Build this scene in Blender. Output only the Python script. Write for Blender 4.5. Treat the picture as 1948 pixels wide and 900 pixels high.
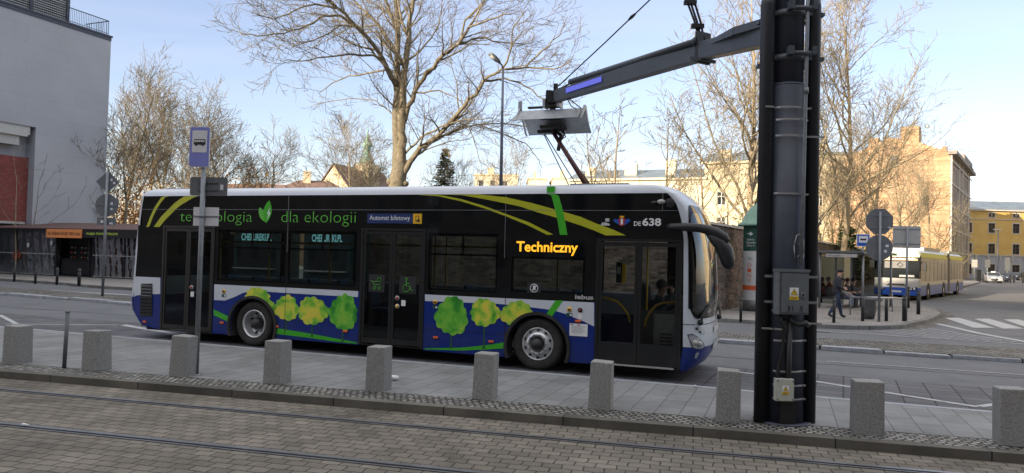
import bpy, bmesh, math, random
from mathutils import Vector, Matrix
from mathutils.geometry import tessellate_polygon
for o in list(bpy.data.objects): bpy.data.objects.remove(o)
sc = bpy.context.scene
col = sc.collection
RAD = math.radians
# ------------------------------------------------------------------ camera
F_PX, HZ, ROLL, EYE = 1380.0, 486.0, 0.026, 2.05
_r = math.atan(ROLL); _p = math.atan((HZ-450)*math.cos(_r)/F_PX)
FW = Vector((0, math.cos(_p), math.sin(_p)))
_u0 = Vector((0, -math.sin(_p), math.cos(_p))); _r0 = Vector((1, 0, 0))
RT = math.cos(_r)*_r0+math.sin(_r)*_u0
UP = -math.sin(_r)*_r0+math.cos(_r)*_u0
CAM = Vector((0, 0, EYE))
cd = bpy.data.cameras.new('camera'); cam = bpy.data.objects.new('camera', cd); col.objects.link(cam)
cd.sensor_width = 36; cd.lens = 36*F_PX/1948; cd.clip_end = 3000; cd.clip_start = 0.1
cam.matrix_world = Matrix(((RT.x, UP.x, -FW.x, 0), (RT.y, UP.y, -FW.y, 0), (RT.z, UP.z, -FW.z, EYE), (0, 0, 0, 1)))
sc.camera = cam
def gz(x, y, z=0.0):
    v = FW*F_PX+RT*(x-974)-UP*(y-450); t = (z-EYE)/v.z
    return CAM+v*t
def at(x, y, Y):
    v = FW*F_PX+RT*(x-974)-UP*(y-450)
    return CAM+v*(Y/v.y)
# ------------------------------------------------------------------ world, sun, exposure
SUN = Vector((-0.77, -0.64, 0)).normalized(); SEL = RAD(16.5)
SUNV = Vector((SUN.x*math.cos(SEL), SUN.y*math.cos(SEL), math.sin(SEL)))
w = bpy.data.worlds.new('World'); sc.world = w; w.use_nodes = True
nt = w.node_tree; nt.nodes.clear()
wo = nt.nodes.new('ShaderNodeOutputWorld'); bg = nt.nodes.new('ShaderNodeBackground'); bg.inputs[1].default_value = 0.127
sky = nt.nodes.new('ShaderNodeTexSky'); sky.sky_type = 'NISHITA'; sky.sun_disc = False
sky.sun_elevation = SEL; sky.sun_rotation = math.atan2(SUN.x, SUN.y); sky.air_density = 1.0; sky.dust_density = 0.8; sky.ozone_density = 1.5
tc = nt.nodes.new('ShaderNodeTexCoord'); sp = nt.nodes.new('ShaderNodeSeparateXYZ'); nt.links.new(tc.outputs['Generated'], sp.inputs[0])
ma = nt.nodes.new('ShaderNodeMath'); ma.operation = 'MAXIMUM'; ma.inputs[1].default_value = 0.03; nt.links.new(sp.outputs[2], ma.inputs[0])
dx = nt.nodes.new('ShaderNodeMath'); dx.operation = 'DIVIDE'; dy = nt.nodes.new('ShaderNodeMath'); dy.operation = 'DIVIDE'
nt.links.new(sp.outputs[0], dx.inputs[0]); nt.links.new(ma.outputs[0], dx.inputs[1]); nt.links.new(sp.outputs[1], dy.inputs[0]); nt.links.new(ma.outputs[0], dy.inputs[1])
cb = nt.nodes.new('ShaderNodeCombineXYZ'); nt.links.new(dx.outputs[0], cb.inputs[0]); nt.links.new(dy.outputs[0], cb.inputs[1])
mp = nt.nodes.new('ShaderNodeMapping'); mp.inputs['Rotation'].default_value = (0, 0, RAD(-20)); mp.inputs['Scale'].default_value = (0.28, 0.9, 1); nt.links.new(cb.outputs[0], mp.inputs[0])
nz = nt.nodes.new('ShaderNodeTexNoise'); nz.inputs['Scale'].default_value = 1.3; nz.inputs['Detail'].default_value = 8; nz.inputs['Roughness'].default_value = 0.6; nz.inputs['Distortion'].default_value = 0.6
nt.links.new(mp.outputs[0], nz.inputs['Vector'])
cr = nt.nodes.new('ShaderNodeValToRGB'); cr.color_ramp.elements[0].position = 0.42; cr.color_ramp.elements[0].color = (0.14, 0.14, 0.14, 1); cr.color_ramp.elements[1].position = 0.85; cr.color_ramp.elements[1].color = (0.40, 0.40, 0.40, 1)
nt.links.new(nz.outputs[0], cr.inputs[0])
mx = nt.nodes.new('ShaderNodeMixRGB'); mx.inputs[2].default_value = (3.6, 3.8, 4.1, 1)
nt.links.new(cr.outputs[0], mx.inputs[0]); nt.links.new(sky.outputs[0], mx.inputs[1]); # unseen bright veil added overhead, above the sky in view, to lift the shade
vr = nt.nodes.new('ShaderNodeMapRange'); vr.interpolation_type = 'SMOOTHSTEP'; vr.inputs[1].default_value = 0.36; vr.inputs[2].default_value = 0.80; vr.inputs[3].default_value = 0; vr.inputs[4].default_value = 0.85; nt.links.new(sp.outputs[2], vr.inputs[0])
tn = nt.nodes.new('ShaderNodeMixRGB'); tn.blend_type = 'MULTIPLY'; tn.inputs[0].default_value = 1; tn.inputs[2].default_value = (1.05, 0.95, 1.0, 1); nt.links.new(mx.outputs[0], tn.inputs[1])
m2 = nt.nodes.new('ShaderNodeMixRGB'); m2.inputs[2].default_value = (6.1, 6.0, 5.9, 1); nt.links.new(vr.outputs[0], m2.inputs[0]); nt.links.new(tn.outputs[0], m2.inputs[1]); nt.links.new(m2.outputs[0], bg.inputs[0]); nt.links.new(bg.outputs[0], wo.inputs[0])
sd = bpy.data.lights.new('sun', 'SUN'); sd.energy = 5.0; sd.angle = RAD(0.6); sd.color = (1.0, 0.84, 0.63)
so = bpy.data.objects.new('sun', sd); col.objects.link(so); so.rotation_euler = SUNV.to_track_quat('Z', 'Y').to_euler(); so.location = (-40, -30, 40)
vs = sc.view_settings; vs.view_transform = 'Standard'; vs.look = 'None'; vs.gamma = 1; vs.exposure = 1.08; vs.use_curve_mapping = False
# ------------------------------------------------------------------ materials
def mat(name, c, rough=0.6, metal=0.0, var=0.12, scale=6.0, bump=0.0, bscale=40.0, c2=None, spec=0.5, coat=0.0, emit=None, estr=1.0, rnd=False):
    m = bpy.data.materials.new(name); m.use_nodes = True; t = m.node_tree; b = t.nodes['Principled BSDF']
    b.inputs['Roughness'].default_value = rough; b.inputs['Metallic'].default_value = metal
    b.inputs['Specular IOR Level'].default_value = spec; b.inputs['Coat Weight'].default_value = coat; b.inputs['Coat Roughness'].default_value = 0.04
    if emit:
        b.inputs['Emission Color'].default_value = (*emit, 1); b.inputs['Emission Strength'].default_value = estr
    co = t.nodes.new('ShaderNodeTexCoord'); cv = co.outputs['Object']
    if rnd:
        oi = t.nodes.new('ShaderNodeObjectInfo'); va = t.nodes.new('ShaderNodeVectorMath'); va.operation = 'ADD'; t.links.new(cv, va.inputs[0]); t.links.new(oi.outputs['Location'], va.inputs[1]); cv = va.outputs[0]
    if var or c2:
        n = t.nodes.new('ShaderNodeTexNoise'); n.inputs['Scale'].default_value = scale; n.inputs['Detail'].default_value = 8; n.inputs['Roughness'].default_value = 0.65
        t.links.new(cv, n.inputs['Vector'])
        r = t.nodes.new('ShaderNodeValToRGB'); r.color_ramp.elements[0].position = 0.3; r.color_ramp.elements[1].position = 0.7
        d = c2 or tuple(min(1, x*(1+var)) for x in c); a = c if c2 else tuple(x*(1-var) for x in c)
        r.color_ramp.elements[0].color = (*a, 1); r.color_ramp.elements[1].color = (*d, 1)
        t.links.new(n.outputs[0], r.inputs[0]); t.links.new(r.outputs[0], b.inputs['Base Color'])
    else: b.inputs['Base Color'].default_value = (*c, 1)
    if bump:
        n2 = t.nodes.new('ShaderNodeTexNoise'); n2.inputs['Scale'].default_value = bscale; n2.inputs['Detail'].default_value = 4; t.links.new(co.outputs['Object'], n2.inputs['Vector'])
        bp = t.nodes.new('ShaderNodeBump'); bp.inputs['Strength'].default_value = bump; bp.inputs['Distance'].default_value = 0.02
        t.links.new(n2.outputs[0], bp.inputs['Height']); t.links.new(bp.outputs[0], b.inputs['Normal'])
    return m
def brick(name, c1, c2, mortar, bw, bh, ang=0.0, ms=0.012, rough=0.8, bump=0.5, vertical=False, offset=0.5, warp=0.0, stain=0.35, stscale=0.5, smooth=0.1, spec=0.35):
    m = bpy.data.materials.new(name); m.use_nodes = True; t = m.node_tree; b = t.nodes['Principled BSDF']; b.inputs['Roughness'].default_value = rough; b.inputs['Specular IOR Level'].default_value = spec
    L = t.links.new; co = t.nodes.new('ShaderNodeTexCoord'); v = co.outputs['Object']
    if vertical:
        s = t.nodes.new('ShaderNodeSeparateXYZ'); L(v, s.inputs[0]); a = t.nodes.new('ShaderNodeMath'); a.operation = 'ADD'; L(s.outputs[0], a.inputs[0]); L(s.outputs[1], a.inputs[1])
        cbn = t.nodes.new('ShaderNodeCombineXYZ'); L(a.outputs[0], cbn.inputs[0]); L(s.outputs[2], cbn.inputs[1]); v = cbn.outputs[0]
    mpp = t.nodes.new('ShaderNodeMapping'); mpp.inputs['Rotation'].default_value = (0, 0, ang); L(v, mpp.inputs[0]); v = mpp.outputs[0]
    if warp:
        n = t.nodes.new('ShaderNodeTexNoise'); n.inputs['Scale'].default_value = 2.2/bw*0.4; n.inputs['Detail'].default_value = 3; L(v, n.inputs['Vector'])
        sb = t.nodes.new('ShaderNodeVectorMath'); sb.operation = 'SUBTRACT'; L(n.outputs['Color'], sb.inputs[0]); sb.inputs[1].default_value = (.5, .5, .5)
        sl = t.nodes.new('ShaderNodeVectorMath'); sl.operation = 'SCALE'; sl.inputs['Scale'].default_value = warp; L(sb.outputs[0], sl.inputs[0])
        ad = t.nodes.new('ShaderNodeVectorMath'); ad.operation = 'ADD'; L(v, ad.inputs[0]); L(sl.outputs[0], ad.inputs[1]); v = ad.outputs[0]
    bk = t.nodes.new('ShaderNodeTexBrick'); L(v, bk.inputs['Vector']); bk.inputs['Scale'].default_value = 1; bk.inputs['Brick Width'].default_value = bw; bk.inputs['Row Height'].default_value = bh
    bk.inputs['Mortar Size'].default_value = ms; bk.inputs['Mortar Smooth'].default_value = smooth; bk.offset = offset; bk.inputs['Bias'].default_value = 0
    bk.inputs['Color1'].default_value = (*c1, 1); bk.inputs['Color2'].default_value = (*c2, 1); bk.inputs['Mortar'].default_value = (*mortar, 1)
    n = t.nodes.new('ShaderNodeTexNoise'); n.inputs['Scale'].default_value = stscale; n.inputs['Detail'].default_value = 9; n.inputs['Roughness'].default_value = 0.7; L(co.outputs['Object'], n.inputs['Vector'])
    rr = t.nodes.new('ShaderNodeMapRange'); rr.inputs[1].default_value = 0.3; rr.inputs[2].default_value = 0.7; rr.inputs[3].default_value = 1-stain; rr.inputs[4].default_value = 1+stain*0.6; L(n.outputs[0], rr.inputs[0])
    ml = t.nodes.new('ShaderNodeVectorMath'); ml.operation = 'SCALE'; L(bk.outputs['Color'], ml.inputs[0]); L(rr.outputs[0], ml.inputs['Scale']); L(ml.outputs[0], b.inputs['Base Color'])
    n3 = t.nodes.new('ShaderNodeTexNoise'); n3.inputs['Scale'].default_value = 45; n3.inputs['Detail'].default_value = 3; L(co.outputs['Object'], n3.inputs['Vector'])
    hs = t.nodes.new('ShaderNodeMath'); hs.operation = 'MULTIPLY_ADD'; hs.inputs[1].default_value = -1.0; L(bk.outputs['Fac'], hs.inputs[0]); h2 = t.nodes.new('ShaderNodeMath'); h2.operation = 'MULTIPLY'; h2.inputs[1].default_value = 0.35; L(n3.outputs[0], h2.inputs[0]); L(h2.outputs[0], hs.inputs[2])
    bp = t.nodes.new('ShaderNodeBump'); bp.inputs['Strength'].default_value = bump; bp.inputs['Distance'].default_value = 0.015; L(hs.outputs[0], bp.inputs['Height']); L(bp.outputs[0], b.inputs['Normal'])
    return m
def glass(name, tint=(0.3, 0.34, 0.33), base=0.06, rough=0.02, gcol=(1, 1, 1), wavy=0.0):
    m = bpy.data.materials.new(name); m.use_nodes = True; t = m.node_tree; t.nodes.clear(); L = t.links.new
    o = t.nodes.new('ShaderNodeOutputMaterial'); tr = t.nodes.new('ShaderNodeBsdfTransparent'); tr.inputs[0].default_value = (*tint, 1)
    gl = t.nodes.new('ShaderNodeBsdfGlossy'); gl.inputs[0].default_value = (*gcol, 1); gl.inputs['Roughness'].default_value = rough
    fr = t.nodes.new('ShaderNodeFresnel'); fr.inputs[0].default_value = 1.5; ad = t.nodes.new('ShaderNodeMath'); ad.operation = 'ADD'; ad.inputs[1].default_value = base; L(fr.outputs[0], ad.inputs[0])
    mi = t.nodes.new('ShaderNodeMixShader'); L(ad.outputs[0], mi.inputs[0]); L(tr.outputs[0], mi.inputs[1]); L(gl.outputs[0], mi.inputs[2]); L(mi.outputs[0], o.inputs[0])
    if wavy:
        co = t.nodes.new('ShaderNodeTexCoord'); n = t.nodes.new('ShaderNodeTexNoise'); n.inputs['Scale'].default_value = 1.7; n.inputs['Detail'].default_value = 4; n.inputs['Distortion'].default_value = 1.4; L(co.outputs['Object'], n.inputs['Vector'])
        bp = t.nodes.new('ShaderNodeBump'); bp.inputs['Strength'].default_value = wavy; bp.inputs['Distance'].default_value = 0.2; L(n.outputs[0], bp.inputs['Height']); L(bp.outputs[0], gl.inputs['Normal']); L(bp.outputs[0], fr.inputs['Normal'])
    return m
def marble(name, stops, scale):
    m = bpy.data.materials.new(name); m.use_nodes = True; t = m.node_tree; b = t.nodes['Principled BSDF']; b.inputs['Roughness'].default_value = .35
    co = t.nodes.new('ShaderNodeTexCoord'); n = t.nodes.new('ShaderNodeTexNoise'); n.inputs['Scale'].default_value = scale; n.inputs['Detail'].default_value = 5; n.inputs['Distortion'].default_value = .5; t.links.new(co.outputs['Object'], n.inputs['Vector'])
    r = t.nodes.new('ShaderNodeValToRGB'); e = r.color_ramp.elements; e[0].position = stops[0][0]; e[0].color = (*stops[0][1], 1); e[1].position = stops[-1][0]; e[1].color = (*stops[-1][1], 1)
    for p, c in stops[1:-1]: q = e.new(p); q.color = (*c, 1)
    t.links.new(n.outputs[0], r.inputs[0]); t.links.new(r.outputs[0], b.inputs['Base Color']); return m
TA, BA = RAD(-14.3), RAD(-20.7)   # tram line direction, bus bay direction
M = dict(
 asphalt=mat('asphalt', (.095, .10, .110), .85, c2=(.14, .145, .158), scale=0.9, bump=.35, bscale=60),
 setts=brick('tram_setts', (.14, .124, .102), (.205, .182, .15), (.042, .037, .032), .20, .145, -TA, .007, .82, .9, warp=.06, stain=.5, stscale=.8),
 slabs=brick('slabs', (.185, .19, .192), (.23, .235, .24), (.085, .085, .085), .50, .30, -BA+RAD(90), .006, .8, .3, warp=.015, stain=.28, stscale=1.1),
 cobble=brick('cobble', (.14, .135, .12), (.34, .33, .31), (.02, .02, .018), .095, .085, -TA+.1, .016, .7, 1.0, warp=.07, stain=.5, stscale=1.2, smooth=.5),
 bay=brick('bay_setts', (.085, .087, .098), (.125, .128, .14), (.028, .028, .03), .42, .33, -BA+RAD(4), .012, .8, .6, warp=.015, stain=.3, offset=0),
 medc=brick('median_cobble', (.12, .115, .105), (.25, .24, .22), (.025, .025, .022), .17, .14, -BA, .025, .8, 1.0, warp=.09, stain=.5, stscale=.8, smooth=.5),
 farpav=brick('far_pavers', (.21, .20, .19), (.28, .265, .255), (.12, .115, .11), .3, .2, .5, .008, .85, .3, stain=.3, stscale=.3),
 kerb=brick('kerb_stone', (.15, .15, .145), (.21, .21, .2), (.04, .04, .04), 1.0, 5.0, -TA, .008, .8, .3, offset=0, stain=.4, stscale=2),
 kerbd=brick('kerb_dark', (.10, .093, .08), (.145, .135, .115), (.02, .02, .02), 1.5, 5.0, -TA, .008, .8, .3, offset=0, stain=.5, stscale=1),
 kerbw=mat('kerb_white', (.20, .215, .235), .8, c2=(.36, .38, .41), scale=5, bump=.5, bscale=20),
 paint=mat('road_paint', (.24, .25, .26), .7, c2=(.50, .51, .52), scale=9),
 paint_old=mat('road_paint_worn', (.17, .175, .185), .75, c2=(.42, .43, .45), scale=7),
 granite=mat('granite', (.15, .15, .145), .78, c2=(.33, .33, .32), scale=46, bump=.35, bscale=50, rnd=True),
 steel=mat('rail_steel', (.20, .205, .215), .42, metal=.8, var=.25, scale=4),
 groove=mat('rail_groove', (.012, .012, .012), .8),
 galv=mat('galvanised', (.21, .225, .24), .5, metal=.45, var=.2, scale=20),
 galvd=mat('sign_back', (.13, .14, .15), .55, metal=.2, var=.12, scale=9),
 galvl=mat('sign_back_light', (.42, .42, .40), .5, metal=.2, var=.1),
 black=mat('black_paint', (.012, .013, .015), .45, var=.2),
 blackm=mat('black_matte', (.014, .015, .017), .65, var=.2),
 rubber=mat('rubber', (.016, .016, .016), .85, var=.3, scale=10, bump=.2),
 mast=mat('mast_paint', (.040, .047, .070), .48, var=.22, scale=3, bump=.15, bscale=30),
 pipe=mat('mast_pipe', (.011, .013, .018), .5, var=.2),
 arm=mat('arm_paint', (.066, .078, .094), .42, var=.15, scale=3),
 hood=mat('hood_metal', (.33, .35, .37), .5, metal=.35, var=.18, scale=8),
 band=mat('steel_band', (.45, .46, .47), .35, metal=.8, var=.1),
 boxg=mat('cabinet', (.115, .13, .145), .5, var=.1), boxw=mat('junction_box', (.44, .45, .40), .5, var=.08),
 led=mat('led_strip', (.12, .14, .5), .3, var=0, emit=(.16, .18, 1.0), estr=.22),
 white=mat('white_plastic', (.75, .76, .77), .5, var=.04), yellow=mat('warn_yellow', (.75, .50, .02), .5, var=.05), txtblack=mat('print_black', (.015, .015, .015), .6, var=0),
 bwhite=mat('bus_white', (.56, .60, .66), .28, var=.05, scale=2, coat=.6), bblue=mat('bus_blue', (.003, .022, .19), .3, var=.08, scale=2, coat=.15, spec=.3),
 bblack=mat('bus_black', (.004, .0045, .005), .06, var=0, spec=.45), bframe=mat('door_frame_black', (.010, .011, .012), .35, var=.1),
 lime=mat('lime_vinyl', (.42, .44, .018), .35, var=.06), green=mat('green_vinyl', (.05, .40, .02), .35, var=.06), greent=mat('green_print', (.11, .48, .05), .4, var=0),
 treegr=marble('tree_print', [(.25, (.01, .10, .02)), (.40, (.03, .27, .02)), (.52, (.13, .46, .04)), (.62, (.22, .50, .05)), (.75, (.6, .62, .06))], 3.6), treegr2=marble('tree_print_yellow', [(.25, (.03, .22, .02)), (.38, (.12, .42, .03)), (.48, (.33, .55, .05)), (.58, (.62, .62, .06)), (.75, (.75, .55, .08))], 4.4), treed=mat('tree_print_dark', (.02, .10, .03), .4),
 bglass=glass('bus_glass', (.27, .32, .31), .0, gcol=(.42, .42, .43)), dglass=glass('door_pane', (.62, .66, .64), .0, gcol=(.42, .42, .43)), fglass=glass('far_glass', (.72, .78, .76), .0), wglass=glass('windscreen', (.6, .66, .66), .07), sglass=glass('shelter_glass', (.30, .33, .33), .02),
 plastic=glass('clear_sheet', (.30, .31, .33), .0, .3, gcol=(.5, .52, .55), wavy=.3),
 chrome=mat('rim_metal', (.66, .67, .68), .34, metal=.6, var=.15, scale=12), rimd=mat('rim_dark', (.05, .05, .05), .5, metal=.5),
 amber=mat('amber', (.75, .12, .01), .3, var=0), red=mat('red_button', (.35, .02, .02), .4, var=0), lampg=mat('lamp_lens', (.45, .47, .5), .08, metal=.6, var=.3, scale=20),
 ledo=mat('led_text', (.9, .5, .02), .5, c2=(.9, .15, .02), scale=16, emit=(1.0, .47, .02), estr=.55),
 signb=mat('sign_blue', (.012, .03, .13), .4, var=.05), yellowp=mat('rail_yellow', (.80, .46, .02), .35, var=.05),
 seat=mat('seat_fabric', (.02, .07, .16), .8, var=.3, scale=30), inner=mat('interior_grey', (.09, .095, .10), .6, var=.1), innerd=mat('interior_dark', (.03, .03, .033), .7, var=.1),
 bark=mat('bark', (.09, .075, .05), .9, c2=(.235, .20, .135), scale=5.5, bump=1.0, bscale=16), twig=mat('twig', (.125, .105, .072), .9, c2=(.215, .182, .12), scale=1.5),
 twigl=mat('twig_pale', (.19, .16, .105), .9, c2=(.31, .26, .17), scale=1.2), barkl=mat('bark_pale', (.22, .17, .11), .9, c2=(.36, .29, .18), scale=3, bump=.6, bscale=14),
 twigo=mat('twig_orange', (.22, .13, .06), .9, c2=(.34, .19, .08), scale=1.2), leafo=mat('dry_leaf', (.26, .13, .04), .9, c2=(.42, .24, .08), scale=3),
 leafy=mat('ivy_leaf', (.10, .11, .02), .8, c2=(.30, .26, .06), scale=2), needle=mat('needles', (.022, .045, .02), .9, c2=(.06, .085, .03), scale=2),
 concrete=brick('concrete_panels', (.37, .385, .41), (.39, .405, .43), (.32, .335, .36), 7.0, 1.15, 0, .012, .85, .15, vertical=True, stain=.10, stscale=.25),
 redbrick=brick('red_brick', (.19, .035, .03), (.28, .06, .045), (.16, .10, .09), .26, .08, 0, .01, .85, .3, vertical=True, stain=.25),
 oldwall=brick('old_wall', (.06, .04, .033), (.24, .17, .13), (.13, .115, .10), .30, .10, 0, .014, .9, .9, vertical=True, warp=.12, stain=.55, stscale=.9),
 gable=brick('gable_brick', (.32, .165, .085), (.47, .31, .175), (.39, .295, .195), .62, .21, 0, .03, .9, .3, vertical=True, warp=.25, stain=.32, stscale=.22),
 cream=mat('cream_render', (.50, .41, .26), .9, c2=(.64, .54, .37), scale=.25), cream2=mat('pale_render', (.55, .48, .34), .9, c2=(.68, .61, .45), scale=.2),
 ochre=mat('ochre_render', (.44, .29, .085), .9, c2=(.55, .39, .13), scale=.35), greyr=mat('grey_render', (.27, .29, .33), .9, c2=(.36, .38, .42), scale=.5),
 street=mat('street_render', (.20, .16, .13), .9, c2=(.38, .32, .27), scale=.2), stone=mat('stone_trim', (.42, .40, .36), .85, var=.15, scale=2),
 dark_ten=mat('tenement_render', (.17, .155, .14), .9, c2=(.27, .25, .22), scale=.3),
 roofm=mat('roof_metal', (.12, .15, .17), .5, metal=.3, c2=(.20, .24, .26), scale=.6), rooft=mat('roof_tile', (.12, .07, .055), .85, c2=(.19, .12, .09), scale=1.5), rooft2=mat('shed_roof', (.10, .055, .05), .8, var=.2),
 pane=mat('window_pane', (.02, .024, .028), .08, var=.3, scale=.4), frame=mat('window_frame', (.10, .07, .05), .6, var=.1), framew=mat('window_frame_white', (.55, .55, .52), .6, var=.1),
 copper=mat('copper_green', (.14, .26, .20), .7, c2=(.22, .36, .28), scale=3), adgreen=mat('column_green', (.015, .07, .05), .45, var=.15), adwhite=mat('poster_white', (.50, .52, .52), .6, var=.06), adred=mat('poster_red', (.55, .10, .03), .6, var=.1),
 orange=mat('sign_orange', (.80, .30, .10), .6, var=.05), limetxt=mat('sign_lime', (.55, .75, .10), .6, var=0), wood=mat('counter_wood', (.45, .28, .15), .7, var=.2),
 skin=mat('skin', (.48, .28, .20), .6, var=.08), jacket=mat('dark_jacket', (.022, .025, .036), .8, var=.25, scale=12, bump=.4, bscale=18), jeans=mat('jeans', (.028, .042, .085), .85, var=.3, scale=14), jeansl=mat('light_jeans', (.14, .18, .24), .85, var=.2, scale=14),
 shoe=mat('shoes', (.018, .016, .015), .6, var=.1), hair=mat('hair', (.03, .022, .016), .8, var=.2), redbag=mat('red_bag', (.45, .03, .03), .7, var=.15), cloth=mat('grey_trousers', (.05, .05, .055), .85, var=.2),
 carsil=mat('car_silver', (.50, .52, .54), .3, metal=.5, var=.04), cardark=mat('car_dark', (.03, .04, .06), .25, metal=.3, var=.04), carglass=mat('car_glass', (.012, .015, .018), .08, var=.1),
 bin=mat('bin_metal', (.115, .12, .125), .5, metal=.4, var=.2, scale=8), paper=mat('paper', (.55, .55, .55), .7, var=.08), destin=mat('matrix_panel', (.16, .085, .02), .5, c2=(.30, .17, .04), scale=10, emit=(1, .55, .15), estr=.25),
 limeb=mat('bus_green', (.045, .30, .015), .35, var=.05), bellows=mat('bellows', (.16, .15, .13), .8, var=.2), brightblue=mat('bus_bright_blue', (.02, .09, .42), .3, var=.05), offwhite=mat('bus_cream', (.46, .455, .43), .3, var=.05),
 cable=mat('cable', (.012, .012, .013), .5, var=0), redarm=mat('pantograph_arm', (.09, .03, .025), .5, metal=.3, var=.2), cyan=mat('kiosk_sign', (.3, .7, .75), .5, var=0, emit=(.35, .75, .8), estr=.45),
 tealp=mat('kiosk_teal', (.012, .04, .045), .6, var=.1), bluesign=mat('stop_sign_blue', (.20, .22, .55), .45, var=.05), whites=mat('sign_white', (.62, .63, .66), .45, var=.04),
)
for _m, _z in (('bblue', 1.0), ('bwhite', .9), ('bframe', .6), ('rubber', 2.0)):      # road dirt thrown up on the skirts and tyres
    t = M[_m].node_tree; b = t.nodes['Principled BSDF']; Lk = t.links.new; src = b.inputs['Base Color'].links[0].from_socket; co = t.nodes.new('ShaderNodeTexCoord'); se = t.nodes.new('ShaderNodeSeparateXYZ'); Lk(co.outputs['Object'], se.inputs[0])
    mr = t.nodes.new('ShaderNodeMapRange'); mr.inputs[1].default_value = _z; mr.inputs[2].default_value = .15; mr.inputs[3].default_value = 0; mr.inputs[4].default_value = .38; Lk(se.outputs[2], mr.inputs[0])
    n = t.nodes.new('ShaderNodeTexNoise'); n.inputs['Scale'].default_value = 2.6; n.inputs['Detail'].default_value = 9; n.inputs['Roughness'].default_value = .7; Lk(co.outputs['Object'], n.inputs['Vector']); n2 = t.nodes.new('ShaderNodeMapRange'); n2.inputs[1].default_value = .35; n2.inputs[2].default_value = .7; Lk(n.outputs[0], n2.inputs[0])
    mu = t.nodes.new('ShaderNodeMath'); mu.operation = 'MULTIPLY'; Lk(mr.outputs[0], mu.inputs[0]); Lk(n2.outputs[0], mu.inputs[1]); mi = t.nodes.new('ShaderNodeMixRGB'); mi.inputs[2].default_value = (.085, .08, .075, 1); Lk(mu.outputs[0], mi.inputs[0]); Lk(src, mi.inputs[1]); Lk(mi.outputs[0], b.inputs['Base Color'])
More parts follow.
